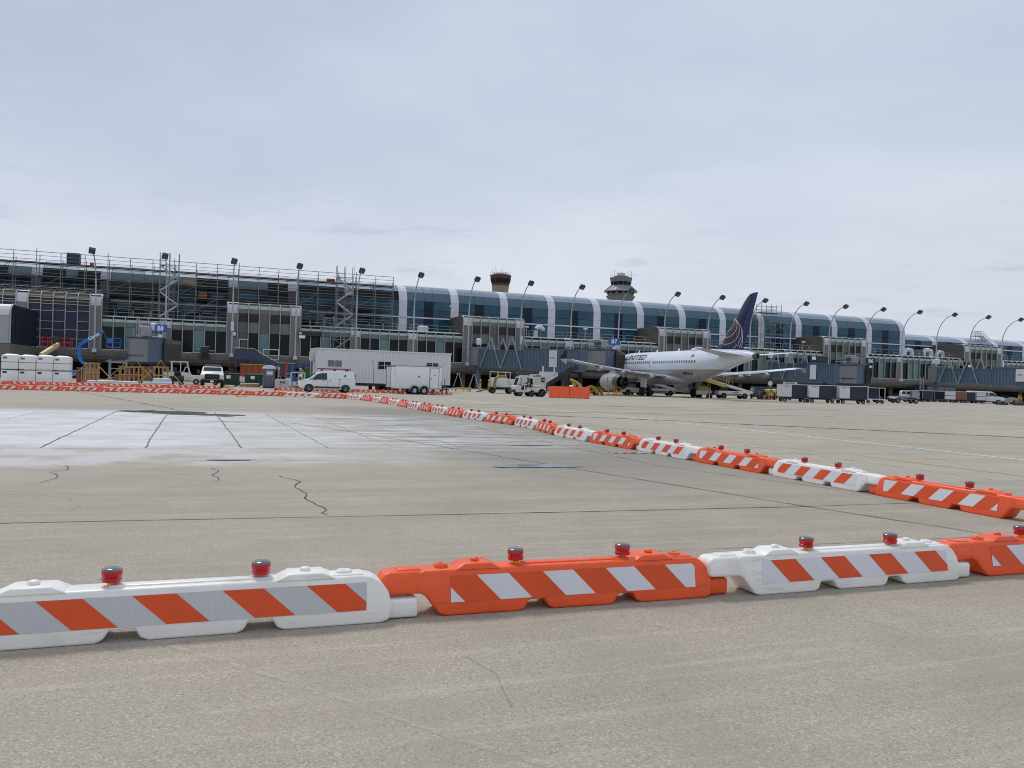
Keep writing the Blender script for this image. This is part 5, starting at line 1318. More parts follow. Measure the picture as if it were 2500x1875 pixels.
for x0, z0, w, h, lit in ((1.05,2.35,1.35,.62,1),(6.15,2.25,1.3,.78,0),(11.3,2.72,1.3,.34,0)):
    f = part('window', MB().bx(x0, x0+w, -.045, -.02, z0, z0+h), ot, mats=glass_low)
    part('frame', MB().bx(x0-.05,x0+w+.05,-.06,-.02,z0+h,z0+h+.05).bx(x0-.05,x0+w+.05,-.06,-.02,z0-.05,z0).bx(x0-.05,x0,-.06,-.02,z0,z0+h).bx(x0+w,x0+w+.05,-.06,-.02,z0,z0+h).bx(x0+w/2-.025,x0+w/2+.025,-.06,-.02,z0,z0+h), f, mats=metal_white)
    if lit: part('blind', MB().bx(x0+.02, x0+w/2-.03, -.052, -.046, z0+.02, z0+h-.02).bx(x0+w/2+.03, x0+w-.02, -.052, -.046, z0+.02, z0+h-.02), f, mats=cap_grey)
    else: part('muntin', MB().bx(x0, x0+w, -.058, -.046, z0+h*.5-.012, z0+h*.5+.012), f, mats=metal_white)
part('wall_unit', MB().bx(-.45, -.025, 1.2, 2.0, 2.9, 3.8), ot, mats=dirty_white, bev=.03)
part('end_door', MB().bx(-.06, -.025, 2.3, 3.2, .85, 2.85), ot, mats=siding_brown)
# small mast beside the trailer
mm = part('marker_whip', MB().tube([(0,0,0),(.05,0,1.5),(-.1,0,3.0)], .02, 5), mats=dark_metal); mm.location = (-12.9, 74.2, 0); tag(mm, 'thin bent marker whip standing between the van and the cargo trailer', 'marker')

# large passenger van at right, heading right
pv = thing('passenger_van', 'full size white passenger van facing right beside the far baggage carts', 'van', (81.2, 137.2, 0), radians(-14))
prof = [(-2.8,.42),(2.6,.40),(2.82,.55),(2.84,.95),(2.72,1.12),(1.85,1.26),(1.15,1.95),(.8,2.08),(-2.5,2.12),(-2.76,1.95)]
car_body('body', pv, prof, 1.0, 1.15, .14, white_paint, (1.85,-1.65), .06, .44)
side_glass(pv, [[(1.62,1.30),(1.12,1.86),(.45,1.90),(.42,1.30)],[(.28,1.32),(.28,1.88),(-.75,1.90),(-.75,1.32)],[(-.95,1.32),(-.95,1.88),(-1.65,1.90),(-1.65,1.32)],[(-1.8,1.32),(-1.8,1.88),(-2.5,1.88),(-2.5,1.32)]], 1.0, 1.15, .14, 2.12)
slant_glass(pv, 1.80, 1.31, 1.20, 1.90, .84, .74)
part('front_bumper', MB().bx(2.7, 2.95, -.98, .98, .40, .66), pv, mats=cap_grey, bev=.05)
part('grille', MB().bx(2.78, 2.87, -.7, .7, .72, 1.06), pv, mats=dark_metal, bev=.03)
for s in (-1, 1):
    part('headlight', MB().bx(2.76, 2.875, s*.82-.13, s*.82+.13, .80, 1.06), pv, mats=head_m, bev=.02)
    part('mirror', MB().box((1.5, s*1.15, 1.40), (.14,.24,.30)), pv, mats=dark_metal, bev=.03)
    part('door_handle', MB().box((.36, s*1.012, 1.18), (.16,.03,.05)).box((-.7, s*1.012, 1.18), (.16,.03,.05)), pv, mats=dark_metal)
for x in (1.85, -1.65):
    for s in (-1, 1): wheel(pv, x, s*.86, .38, .24)

# white estate car behind the flat dollies
sv = thing('estate_car', 'white boxy four wheel drive facing right behind the flat dollies', 'car', (70.6, 140.5, 0), radians(-16))
prof = [(-2.1,.42),(2.0,.40),(2.2,.55),(2.22,.95),(2.05,1.08),(1.0,1.18),(.35,1.76),(.1,1.84),(-1.95,1.86),(-2.1,1.6)]
car_body('body', sv, prof, .92, 1.10, .12, white_paint, (1.35,-1.3), .05, .42)
side_glass(sv, [[(.85,1.20),(.35,1.68),(-.35,1.70),(-.38,1.20)],[(-.48,1.20),(-.48,1.70),(-1.2,1.70),(-1.2,1.20)],[(-1.3,1.20),(-1.3,1.70),(-1.9,1.68),(-1.95,1.20)]], .92, 1.1, .12, 1.86)
slant_glass(sv, .96, 1.22, .40, 1.72, .76, .68)
part('front_bumper', MB().bx(2.1, 2.32, -.9, .9, .38, .62), sv, mats=dark_metal, bev=.05); part('grille', MB().bx(2.16,2.25,-.5,.5,.72,.98), sv, mats=dark_metal)
for s in (-1, 1): part('headlight', MB().bx(2.14,2.25,s*.7-.14,s*.7+.14,.76,.98), sv, mats=head_m)
for x in (1.35, -1.3):
    for s in (-1, 1): wheel(sv, x, s*.80, .36, .24)

# ------------------------------------------------------------------ people
def person(name, label, loc, rz, J, vest=None, trousers=cloth_dark, shirt=cloth_shirt, hat=None, hips_z=None):
    """one continuous skinned body; J maps joints to positions"""
    E = [('pelvis','waist'),('waist','chest'),('chest','neck'),('neck','head'),('head','crown'),
         ('chest','sl'),('sl','el'),('el','wl'),('wl','hl'),('chest','sr'),('sr','er'),('er','wr'),('wr','hr'),
         ('pelvis','pl'),('pl','kl'),('kl','al'),('al','tl'),('pelvis','pr'),('pr','kr'),('kr','ar'),('ar','tr')]
    Rr = dict(pelvis=.15,waist=.135,chest=.155,neck=.062,head=.088,crown=.075,sl=.075,el=.05,wl=.036,hl=.045,pl=.095,kl=.066,al=.048,tl=.045)
    names = list(J); me = bpy.data.meshes.new('p'); me.from_pydata([J[k] for k in names], [(names.index(a), names.index(b)) for a, b in E], [])
    o = bpy.data.objects.new('p', me); COL.objects.link(o)
    o.modifiers.new('s', 'SKIN'); m2 = o.modifiers.new('d', 'SUBSURF'); m2.levels = 2; m2.render_levels = 2
    for i, k in enumerate(names):
        r = Rr.get(k) or Rr[k[:-1]+'l']; sv_ = me.skin_vertices[0].data[i]; sv_.radius = (r, r*(.8 if k in ('waist','chest','pelvis') else 1)); sv_.use_root = (k == 'pelvis')
    dg = bpy.context.evaluated_depsgraph_get(); dg.update()
    out = bpy.data.meshes.new_from_object(o.evaluated_get(dg)); bpy.data.objects.remove(o)
    out.materials.clear()
    for m in (shirt, trousers, skin_m, black_rubber): out.materials.append(m)
    V = {k: Vector(p) for k, p in J.items()}
    for p in out.polygons:
        c = p.center; best = min(E, key=lambda e: seg_d(c, V[e[0]], V[e[1]])); b = best[1]
        p.material_index = 2 if b in ('head','crown','hl','hr') else 3 if b in ('tl','tr') else 1 if b in ('pl','pr','kl','kr','al','ar') else 0
        p.use_smooth = True
    root = thing(name, label, 'person', loc, rz)
    part('body', out, root)
    up = (V['crown']-V['neck']).normalized()
    part('hair' if not hat else 'hard_hat', MB().lathe([(.098,.0),(.10,.05),(.075,.10),(.03,.125),(0,.13)], 14), root, tuple(V['head']+up*.05), (0,0,0), mats=hat or hair_m, smooth=60)
    f = Vector((1, 0, 0)); hd = V['head']
    fm = MB()
    for s in (-1, 1): fm.box((hd.x+.083, s*.033, hd.z+.035), (.02,.022,.012), 0)
    fm.prism([(hd.x+.08,hd.z+.03),(hd.x+.115,hd.z-.005),(hd.x+.08,hd.z-.01)], -.012, .012, 'y', 1); fm.box((hd.x+.084, 0, hd.z-.045), (.012,.045,.010), 2)
    part('face', fm, root, mats=[hair_m, skin_m, red_paint])
    if vest:
        R_ = []
        for k, a, b in (('waist',.185,.15),('chest',.215,.165),('chest',.20,.15)):
            pass
        ax = V['chest']-V['waist']
        for t, a, b in ((-.35,.165,.205),(.1,.165,.205),(.6,.17,.215),(1.1,.165,.225),(1.35,.12,.19)):
            c = V['waist']+ax*t; R_.append([(c.x+a*cos(2*pi*i/14), c.y+b*sin(2*pi*i/14), c.z) for i in range(14)])
        part('safety_vest', MB().loft(R_), root, mats=vest, smooth=60)
        bands = MB()
        c = V['waist']+ax*.35; bands.lathe([(.19,-.03),(.19,.03)], 16, (c.x, c.y, c.z)); 
        part('vest_stripe', MB().loft([[(c.x+.172*cos(2*pi*i/14), c.y+.217*sin(2*pi*i/14), c.z+dz) for i in range(14)] for dz in (-.03,.03)]), root, mats=text_white, smooth=60)
    return root
def seg_d(p, a, b):
    ab = b-a; t = max(0, min(1, (p-a).dot(ab)/ab.length_squared)); return (p-(a+ab*t)).length
STAND = dict(pelvis=(0,0,.93),waist=(0,0,1.10),chest=(.01,0,1.36),neck=(.02,0,1.50),head=(.04,0,1.62),crown=(.04,0,1.74),
    sl=(0,.20,1.42),el=(-.02,.26,1.14),wl=(.08,.25,.90),hl=(.12,.24,.80),sr=(0,-.20,1.42),er=(-.02,-.26,1.14),wr=(.10,-.24,.92),hr=(.15,-.23,.83),
    pl=(0,.10,.86),kl=(.03,.11,.48),al=(-.02,.12,.09),tl=(.14,.14,.05),pr=(0,-.10,.86),kr=(.05,-.12,.48),ar=(.0,-.13,.09),tr=(.16,-.15,.05))
LEAN = dict(pelvis=(0,0,.88),waist=(.10,0,1.03),chest=(.32,0,1.20),neck=(.43,0,1.28),head=(.54,0,1.33),crown=(.62,0,1.41),
    sl=(.34,.20,1.22),el=(.48,.25,.98),wl=(.66,.20,.86),hl=(.75,.18,.82),sr=(.34,-.20,1.22),er=(.50,-.25,1.0),wr=(.68,-.20,.90),hr=(.77,-.18,.86),
    pl=(0,.10,.82),kl=(.10,.11,.45),al=(-.05,.12,.09),tl=(.11,.14,.05),pr=(0,-.10,.82),kr=(-.02,-.12,.45),ar=(-.24,-.13,.10),tr=(-.09,-.15,.05))
SIT = dict(pelvis=(0,0,.0),waist=(-.02,0,.18),chest=(-.01,0,.44),neck=(.01,0,.58),head=(.03,0,.70),crown=(.03,0,.82),
    sl=(0,.20,.50),el=(.14,.26,.26),wl=(.38,.20,.26),hl=(.47,.17,.29),sr=(0,-.20,.50),er=(.14,-.26,.26),wr=(.38,-.20,.26),hr=(.47,-.17,.29),
    pl=(.10,.10,.0),kl=(.48,.12,.04),al=(.52,.12,-.38),tl=(.66,.12,-.41),pr=(.10,-.10,.0),kr=(.48,-.12,.04),ar=(.52,-.12,-.38),tr=(.66,-.12,-.41))

# ------------------------------------------------------------------ ramp equipment
# cab tractor with driver, heading left
def tractor(loc, rz, label):
    t = thing('baggage_tractor', label, 'tractor', loc, rz)
    part('chassis', MB().prism([(-1.5,.42),(1.55,.38),(1.6,.60),(.45,.62),(.30,.85),(-1.45,.92),(-1.55,.7)], -.78, .78, 'y'), t, mats=dirty_white, bev=.04, smooth=35)
    part('front_bumper', MB().bx(1.50, 1.78, -.82, .82, .36, .62), t, mats=dark_metal, bev=.04)
    part('nose', MB().prism([(.95,.6),(1.62,.6),(1.58,1.0),(1.40,1.06),(.95,1.06)], -.76, .76, 'y'), t, mats=dirty_white, bev=.05, smooth=35)
    for s in (-1, 1): part('headlight', MB().box((1.615, s*.52, .84), (.05,.17,.14)), t, mats=head_m, bev=.02)
    c = part('cab_frame', MB().prism([(.05,1.80),(1.18,1.80),(1.12,1.88),(.0,1.90),(-.25,1.82)], -.74, .74, 'y').beam((1.36,-.70,1.05),(1.12,-.68,1.82),.08).beam((1.36,.70,1.05),(1.12,.68,1.82),.08).beam((.62,-.72,.6),(.62,-.70,1.82),.09).beam((.62,.72,.6),(.62,.70,1.82),.09).beam((-.28,-.72,.85),(-.20,-.70,1.84),.09).beam((-.28,.72,.85),(-.20,.70,1.84),.09), t, mats=dirty_white)
    slant_glass(c, 1.37, 1.08, 1.13, 1.78, .66, .64)
    part('rear_window', MB().bx(-.30,-.26,-.62,.62,1.15,1.75), c, mats=glass_dark)
    part('seat', MB().bx(-.10,.35,-.35,.35,.62,.86).bx(-.16,-.04,-.35,.35,.86,1.30), t, mats=dark_metal, bev=.04)
    part('dash', MB().bx(.85,1.0,-.5,.5,.62,1.12), t, mats=dark_metal)
    part('engine_deck', MB().bx(-1.42,-.32,-.70,.70,.92,1.08), t, mats=dirty_white, bev=.04)
    part('fender', MB().prism([(-.45,.50),(-.35,.78),(.10,.86),(.12,.78),(-.25,.70),(-.33,.50)], -.84, -.60, 'y').prism([(-.45,.50),(-.35,.78),(.10,.86),(.12,.78),(-.25,.70),(-.33,.50)], .60, .84, 'y'), t, mats=dirty_white)
    for s in (-1, 1): wheel(t, 1.05, s*.62, .28, .22); wheel(t, -.10, s*.66, .32, .24); wheel(t, -1.12, s*.66, .40, .26)
    return t
tractor((1.65, 77.6, 0), pi+radians(14), 'white cab tractor with a driver in a lime vest left of the tall orange barriers')
person('person', 'driver in a lime safety vest seated in the white cab tractor', (1.58, 77.55, .98), pi+radians(14), SIT, hi_vis)

# tall orange water barriers
def water_barrier(loc, rz, label):
    w = thing('water_barrier', label, 'barrier', loc, rz, 'tall orange barriers on the apron')
    prof = [(-.30,0),(.30,0),(.30,.16),(.20,.34),(.13,1.07),(-.13,1.07),(-.20,.34),(-.30,.16)]
    mb = MB(); mb.prism(prof, -.92, .92, 'x')
    part('shell', mb, w, mats=orange_poly, bev=.03, smooth=35)
    for k in range(5):
        x = -.76+.38*k
        part('rib', shared('wbr', lambda: MB().prism([(-.315,.12),(.315,.12),(.225,.34),(.15,1.02),(-.15,1.02),(-.225,.34)], -.07, .07, 'x').mesh('rib', orange_poly, 35, .02)), w, (x, 0, 0))
    part('fork_slot', MB().bx(-.42,-.25,-.312,.312,.02,.12).bx(.25,.42,-.312,.312,.02,.12), w, mats=pale_mark)
    part('hinge', MB().lathe([(.06,.25),(.06,1.0)], 10, (.95,0,0)), w, mats=orange_poly, smooth=40)
    return w
water_barrier((4.42, 74.6, 0), radians(3), 'left of the two tall orange water filled barriers')
water_barrier((6.34, 74.75, 0), radians(3), 'right of the two tall orange water filled barriers')
bag = part('sand_bag', MB().loft([[(x, .16*r*cos(2*pi*i/10), .09*r*sin(2*pi*i/10)) for i in range(10)] for x, r in ((-.22,.3),(-.15,.9),(0,1.05),(.15,.9),(.24,.25))]), mats=foam_white, smooth=60); bag.location = (5.55, 74.65, 1.14); tag(bag, 'small white bag lying on top of the tall orange barriers', 'bag')

# ground power / air unit trailer with yellow hose
gp = thing('air_unit', 'white ground air unit trailer with coiled yellow hose left of the cab tractor', 'ground unit', (-1.1, 90.0, 0), radians(8))
part('deck', MB().bx(-1.5, 1.6, -.95, .95, .55, .72), gp, mats=dark_metal, bev=.03)
part('cabinet', MB().bx(-1.25, .55, -.85, .85, .72, 1.78).bx(.57, 1.3, -.80, .80, .72, 1.66), gp, mats=dirty_white, bev=.05, smooth=35)
part('cabinet_door', MB().bx(-.75, -.15, -.875, -.85, .95, 1.6).bx(.0, .5, -.875, -.85, .95, 1.6), gp, mats=panel_white, bev=.01)
part('front_cowl', MB().prism([(-.4,.72),(1.5,.72),(1.35,1.0),(-.2,1.02)], -1.0, -.86, 'y'), gp, mats=dirty_white, bev=.02)
part('hose', MB().tube([(-.95,-.98,.6),(-.98,-1.0,1.2),(-.85,-.95,1.7),(-.55,-.6,1.93),(0,-.3,1.97),(.45,-.2,1.90)], .14, 10), gp, mats=hose_yellow, smooth=50)
part('lamp_frame', MB().bx(-1.35,-1.28,.7,.77,.7,2.45).bx(-.45,-.38,.7,.77,.7,2.45).bx(.4,.47,.7,.77,.7,2.45).bx(.95,1.02,.7,.77,.7,2.45).bx(-1.35,1.02,.69,.78,2.38,2.46), gp, mats=metal_white)
for x in (-1.1, .75):
    for s in (-1, 1): wheel(gp, x, s*.75, .3, .22)
part('drawbar', MB().beam((-1.5,0,.45),(-2.9,0,.12),.1,.1), gp, mats=dark_metal)

def bollard(loc, label):
    b = thing('bollard', label, 'bollard', loc, 0, 'yellow bollards before the jet bridge'); part('post', MB().lathe([(.11,0),(.11,1.45),(.09,1.53),(.0,1.56)], 14), b, mats=yellow_paint, smooth=50); part('band', MB().lathe([(.113,1.15),(.113,1.3)], 14), b, mats=dark_metal, smooth=50); return b
bollard((-3.75, 95, 0), 'left yellow bollard of the pair beside the air unit'); bollard((-2.75, 95.2, 0), 'right yellow bollard of the pair beside the air unit'); bollard((.62, 88.4, 0), 'yellow bollard standing in front of the air unit')

# step ladders and pallet left of the bollards
def ladder(loc, rz, label, top):
    l = thing('step_ladder', label, 'ladder', loc, rz, 'step ladders under the terminal')
    mb = MB()
    for s in (-1, 1): mb.beam((-.75,s*.38,0),(-.08,s*.22,2.1),.07); mb.beam((.75,s*.38,0),(.08,s*.22,2.1),.07)
    part('frame', mb, l, mats=galv); mb = MB()
    for k in range(1, 6): x = -.75+.67*k/6; w = .38-.16*k/6; mb.bx(x-.05, x+.05, -w, w, .35*k-.02, .35*k+.02)
    part('tread', mb, l, mats=galv); part('top_step', MB().bx(-.22,.22,-.24,.24,2.08,2.16), l, mats=top); return l
ladder((-6.7, 99.5, 0), .1, 'grey step ladder with pale top right of the cargo trailer', dirty_white); ladder((-4.75, 99.8, 0), .15, 'grey step ladder with red top, next to the yellow bollards', red_paint)
pl = thing('yellow_pallet_truck', 'low yellow pallet frame on the ground by the step ladders', 'pallet', (-5.9, 96.5, 0), .1)
part('deck', MB().bx(-1.0,1.0,-.5,.5,.32,.42).bx(-1.0,1.0,-.55,-.5,.25,.5), pl, mats=yellow_paint); part('legs', MB().bx(-.9,-.8,-.45,.45,0,.32).bx(.8,.9,-.45,.45,0,.32), pl, mats=dark_metal)
# landing stair with dark blue steel at the low wall right of the office trailer
bl = thing('service_landing', 'dark blue steel landing with white handrail at the wall right of the office trailer', 'landing', W(44.6, -2.6), TH)
part('deck', MB().bx(0,3.6,0,2.2,2.85,3.0).bx(0,3.6,-.05,0,2.2,3.0), bl, mats=blue_steel); part('skirt', MB().bx(.2,3.3,.2,2.0,.9,2.84), bl, mats=blue_steel)
part('legs', MB().bx(.1,.25,.1,.25,0,2.85).bx(3.3,3.45,.1,.25,0,2.85), bl, mats=blue_steel)
part('handrail', MB().tube([(-1.6,0,4.6),(0,0,3.95),(3.6,0,3.95)], .05, 6).tube([(3.6,0,3.0),(3.6,0,3.95)], .04, 6).tube([(1.8,0,3.0),(1.8,0,3.95)], .04, 6), bl, mats=metal_white)
# white equipment truck with lettered side panel behind the tractor
et = thing('air_start_truck', 'white boxy start unit with printed side and vents behind the cab tractor', 'ground unit', (2.3, 99.6, 0), radians(8))
part('cabinet', MB().bx(-.3, 1.85, -.9, .9, .85, 2.35), et, mats=dirty_white, bev=.05, smooth=35)
part('cab', MB().prism([(-1.85,.6),(-.35,.6),(-.35,2.25),(-1.55,2.25),(-1.85,1.4)], -.85, .85, 'y'), et, mats=dirty_white, bev=.05)
part('cab_roof', MB().bx(-1.75,-.25,-.9,.9,2.25,2.5), et, mats=blue_steel, bev=.04); slant_glass(et, -1.83, 1.45, -1.58, 2.18, .72, .70)
part('vent', MB().bx(1.15,1.65,-.915,-.9,1.75,1.98).bx(1.15,1.65,-.915,-.9,1.40,1.63), et, mats=dark_metal)
part('panel_seam', MB().bx(-.25,1.8,-.908,-.9,1.69,1.71).bx(-.25,1.8,-.908,-.9,1.33,1.35), et, mats=seam)
lettering('side_lettering', 'UNITED', .30, text_blue, et, (.65, -.912, 2.12), 0, .008)
part('chassis', MB().bx(-1.8,1.8,-.7,.7,.45,.85), et, mats=dark_metal)
for x in (-1.2, 1.2):
    for s in (-1, 1): wheel(et, x, s*.75, .36, .24)
# dark bag slide with pale rail rising to the bridge
bs = thing('bag_slide', 'dark covered bag slide rising to the docked jet bridge', 'slide', (4.0, 104.4, 0), radians(12))
mb = MB(); P0 = (.1,-.55,.75); P1 = (4.5,-.55,3.45)
for y in (-.55, .55): mb.beam((.1,y,.9), (4.5,y,3.55), .10, .62)
mb.beam((.1,0,.7), (4.5,0,3.3), 1.1, .12); part('trough', mb, bs, mats=dark_metal)
part('side_board', MB().prism([(.2,1.25),(1.9,2.28),(1.9,2.55),(.05,1.45)], -.66, -.62, 'y'), bs, mats=metal_white)
mb = MB()
for k in range(4): x = .5+1.15*k; z = .9+.602*(x-.1); mb.tube([(x,-.64,z-.25),(x,-.62,z+.35),(x,0,z+.5),(x,.62,z+.35),(x,.64,z-.25)], .035, 5)
part('hoop', mb, bs, mats=cap_grey); part('support', MB().beam((3.6,-.5,0),(3.6,-.5,3.0),.16).beam((3.6,.5,0),(3.6,.5,3.0),.16).beam((2.2,-.5,0),(3.6,-.5,2.4),.1).beam((.4,-.5,0),(.4,-.5,1.0),.12).beam((.4,.5,0),(.4,.5,1.0),.12), bs, mats=dark_metal)
wp = thing('equipment_box', 'pale grey box slung below the docked jet bridge on two white posts', 'box', (5.0, 110.0, 0), radians(-30))
part('box', MB().bx(-1.15,1.15,-.6,.6,1.75,2.85), wp, mats=metal_white, bev=.02); part('post', MB().bx(-.95,-.8,-.1,.1,2.85,3.65).bx(.8,.95,-.1,.1,2.85,3.65), wp, mats=metal_white); part('leg', MB().bx(-.9,-.75,-.1,.1,0,1.75).bx(.75,.9,-.1,.1,0,1.75), wp, mats=dark_metal)
# yellow ducts on the ground
for pts, r, lb in (([(7.4,101,1.8),(8.0,100.4,1.55),(8.5,99.8,1.15),(8.7,99,.6),(9.2,98.2,.75),(9.7,97.4,1.05),(10.2,96.8,.75),(10.4,96.2,.2)], .24, 'fat ribbed yellow air hose looping over the ground left of the engine'),
                   ([(10.0,100.5,.3),(10.3,99.6,.55),(10.6,98.2,.9),(10.9,97.2,.5),(10.95,96.6,.12)], .2, 'ribbed yellow hose end drooping beside the big yellow air hose'),
                   ([(14.2,104.2,.10),(15.2,103.2,.06),(16.4,103.0,.06),(17.0,104.4,.10),(16.2,105.6,.1)], .035, 'thin yellow cable curled on the ground below the engine')):
    mb = MB(); P = [Vector(p) for p in pts]; Q = []
    for i in range(len(P)-1):
        for k in range(6): Q.append(P[i].lerp(P[i+1], k/6))
    Q.append(P[-1]); mb.tube(Q, [r*(1.0 if i % 2 else .86) for i in range(len(Q))], 10)
    o = part('air_hose', mb, mats=hose_yellow, smooth=60); tag(o, lb, 'hose')
hc = thing('hose_cart', 'dark hose cart with four small wheels beneath the yellow air hoses', 'cart', (9.6, 97.6, 0), .2)
part('frame', MB().bx(-.9,.9,-.45,.45,.35,.45).bx(-.9,-.84,-.45,.45,.45,1.0).bx(.84,.9,-.45,.45,.45,1.0), hc, mats=dark_metal)
for x in (-.65, .65):
    for s in (-1, 1): wheel(hc, x, s*.42, .2, .12)
for i, (x, y) in enumerate(((12.6,101.5),(13.3,101.2),(11.9,102.0))):
    g = thing('hose_stand', ('tall yellow guard stand left of the engine','low yellow guard stand under the engine','yellow guard stand farthest from the engine')[i], 'stand', (x, y, 0), .2, 'yellow stands by the engine')
    h = (2.3, 1.0, 1.2)[i]; part('frame', MB().tube([(-.5,0,0),(-.5,0,h),(.5,0,h),(.5,0,0)], .05, 6).tube([(-.5,0,h*.5),(.5,0,h*.5)], .04, 6).tube([(-.5,-.4,0),(-.5,.4,0)], .05, 6).tube([(.5,-.4,0),(.5,.4,0)], .05, 6), g, mats=yellow_paint)
cc = part('wheel_chock', MB().lathe([(.34,0),(.34,.1),(.15,.14),(.06,.75),(.03,.78)], 14), mats=hi_orange, smooth=40); cc.location = (13.0, 99.0, 0); tag(cc, 'orange traffic cone on the ground near the engine', 'cone')
# clutter by the slide: red and green hose reel pile
for i, (x, y, d, mt, lb, c) in enumerate(((7.0,103.6,(.9,.6,.7),red_paint,'red tool trunk under the dark bag slide','trunk'),(8.2,103.3,(.8,.6,1.0),porta_grey,'grey green cabinet right of the red trunk under the jet bridge','cabinet'),(8.0,103.2,(.5,.5,.5),yellow_paint,'yellow box on top of the grey green cabinet','box'))):
    o = part(c, MB().box((0,0,d[2]/2), d), mats=mt, bev=.03); o.location = (x, y, 1.0 if i == 2 else .02); tag(o, lb, c)

# belt loaders
def belt_loader(loc, rz, label, word):
    b = thing('belt_loader', label, 'belt loader', loc, rz)
    part('chassis', MB().prism([(-2.1,.45),(2.1,.45),(2.1,.85),(1.2,1.0),(-2.1,1.0)], -.85, .85, 'y'), b, mats=dirty_white, bev=.05, smooth=35)
    part('side_stripe', MB().bx(-1.2,.9,-.862,-.85,.55,.63), b, mats=text_black)
    if word: lettering('side_lettering', word, .24, text_blue, b, (.1, -.866, .82), 0, .006, .1)
    for x in (-1.45, 1.35):
        for s in (-1, 1): wheel(b, x, s*.78, .38, .24)
    part('engine_box', MB().bx(-1.4,-.6,.1,.8,1.0,1.7), b, mats=cap_grey, bev=.03)
    bm = part('belt_bed', MB().beam((-3.6,0,2.35),(2.6,0,.75),1.0,.20).beam((-3.6,-.52,2.42),(2.6,-.52,.82),.06,.30).beam((-3.6,.52,2.42),(2.6,.52,.82),.06,.30), b, mats=metal_white)
    part('belt', MB().beam((-3.65,0,2.47),(2.65,0,.86),.86,.03), bm, mats=black_rubber)
    part('side_panel', MB().beam((-3.5,-.57,2.25),(-1.2,-.57,1.62),.04,.42), bm, mats=yellow_rail)
    mb = MB()
    for p, q in (((-3.2,2.35),(.2,1.45)),):
        mb.tube([(p[0],.55,p[1]+.1),(p[0],.55,p[1]+1.0),(q[0],.55,q[1]+1.15),(q[0],.55,q[1]+.1)], .035, 6); mb.tube([(p[0],.55,p[1]+.55),(q[0],.55,q[1]+.65)], .03, 6)
        for k in (.33, .66): x = p[0]+(q[0]-p[0])*k; z = p[1]+(q[1]-p[1])*k; mb.tube([(x,.55,z),(x,.55,z+1.05)], .03, 6)
    mb.tube([(-1.1,-.58,1.5),(-1.0,-.58,2.6)], .05, 6); mb.tube([(-.8,-.58,1.5),(-.7,-.58,2.6)], .05, 6)
    part('guard_rail', mb, bm, mats=yellow_rail); part('lift_arm', MB().beam((-.6,.3,.95),(-1.5,.3,1.7),.12).beam((-.6,-.3,.95),(-1.5,-.3,1.7),.12), b, mats=dark_metal)
    return b
belt_loader((28.6, 103.6, 0), radians(7), 'white belt loader with yellow rails feeding the airliner tail hold', 'UNITED')
tu = thing('cab_tug', 'yellow and white tug with a person inside, left of the tail belt loader', 'tug', (25.2, 104.6, 0), radians(60))
part('chassis', MB().bx(-1.2,1.2,-.75,.75,.4,.95), tu, mats=dirty_white, bev=.05); part('cab_post', MB().bx(.3,.4,-.7,-.6,.95,2.1).bx(.3,.4,.6,.7,.95,2.1).bx(-.7,-.6,-.7,-.6,.95,2.1).bx(-.7,-.6,.6,.7,.95,2.1), tu, mats=yellow_rail)
part('cab_roof', MB().bx(-.85,.6,-.8,.8,2.08,2.2), tu, mats=dirty_white, bev=.04); part('side_panel', MB().bx(-.7,.4,-.76,-.70,.95,1.35), tu, mats=yellow_rail); part('rear_panel', MB().bx(-.75,-.7,-.7,.7,.5,1.5), tu, mats=yellow_rail)
part('dash', MB().bx(.4,.5,-.6,.6,.95,1.4), tu, mats=dark_metal); part('seat', MB().bx(-.5,.1,-.4,.4,.8,1.0), tu, mats=dark_metal)
for x in (-.8, .8):
    for s in (-1, 1): wheel(tu, x, s*.7, .32, .22)
person('person', 'driver in a yellow vest inside the yellow and white tug', (25.1, 104.5, 1.05), radians(-100), SIT, hi_vis)
for (x, y, rz, lb, wd) in ((21.0,113.5,radians(5),'white belt loader seen low behind the main wheels',''),):
    belt_loader((x, y, 0), rz, lb, wd)
tg2 = thing('push_tug', 'white low tug parked behind the nose wheels under the airliner', 'tug', (17.2, 113.0, 0), radians(8))
part('body', MB().prism([(-1.6,.35),(1.6,.35),(1.6,.95),(.6,1.0),(-1.5,1.15)], -.85, .85, 'y'), tg2, mats=dirty_white, bev=.05); part('cab', MB().bx(-.9,.2,-.7,.7,1.1,1.85), tg2, mats=glass_dark, bev=.05); part('cab_roof', MB().bx(-1.0,.3,-.78,.78,1.85,1.95), tg2, mats=dirty_white, bev=.03)
for x in (-1.0, 1.0):
    for s in (-1, 1): wheel(tg2, x, s*.8, .38, .25)
# workers round the belt loader
person('person', 'worker in a lime vest standing at the foot of the belt loader', (31.3, 104.2, 0), radians(200), STAND, hi_vis)
person('person', 'worker in a pale lime vest and dark trousers bending over luggage', (34.5, 104.8, 0), radians(190), LEAN, hi_vis)
person('person', 'worker in an orange vest behind the luggage pile, nearer the belt', (33.4, 110.8, 0), radians(240), STAND, hi_orange)
person('person', 'worker in an orange vest farther right behind the luggage pile', (37.2, 112.0, 0), radians(150), STAND, hi_orange)
person('person', 'roof worker in a lime vest and white hard hat at far right', tuple(W(178.0, 3.2, 9.14)), radians(200), STAND, hi_vis, hat=metal_white)
bag_cols = [M('luggage '+n, c, .6, var=.15) for n, c in (('maroon',(96,40,48)),('black',(30,30,34)),('tan',(168,130,96)),('blue',(44,58,100)),('rose',(190,120,120)),('grey',(120,122,126)))]
cart_open = thing('luggage_dolly', 'open luggage dolly with dark deck beside the bending worker', 'dolly', (35.6, 106.0, 0), radians(5))
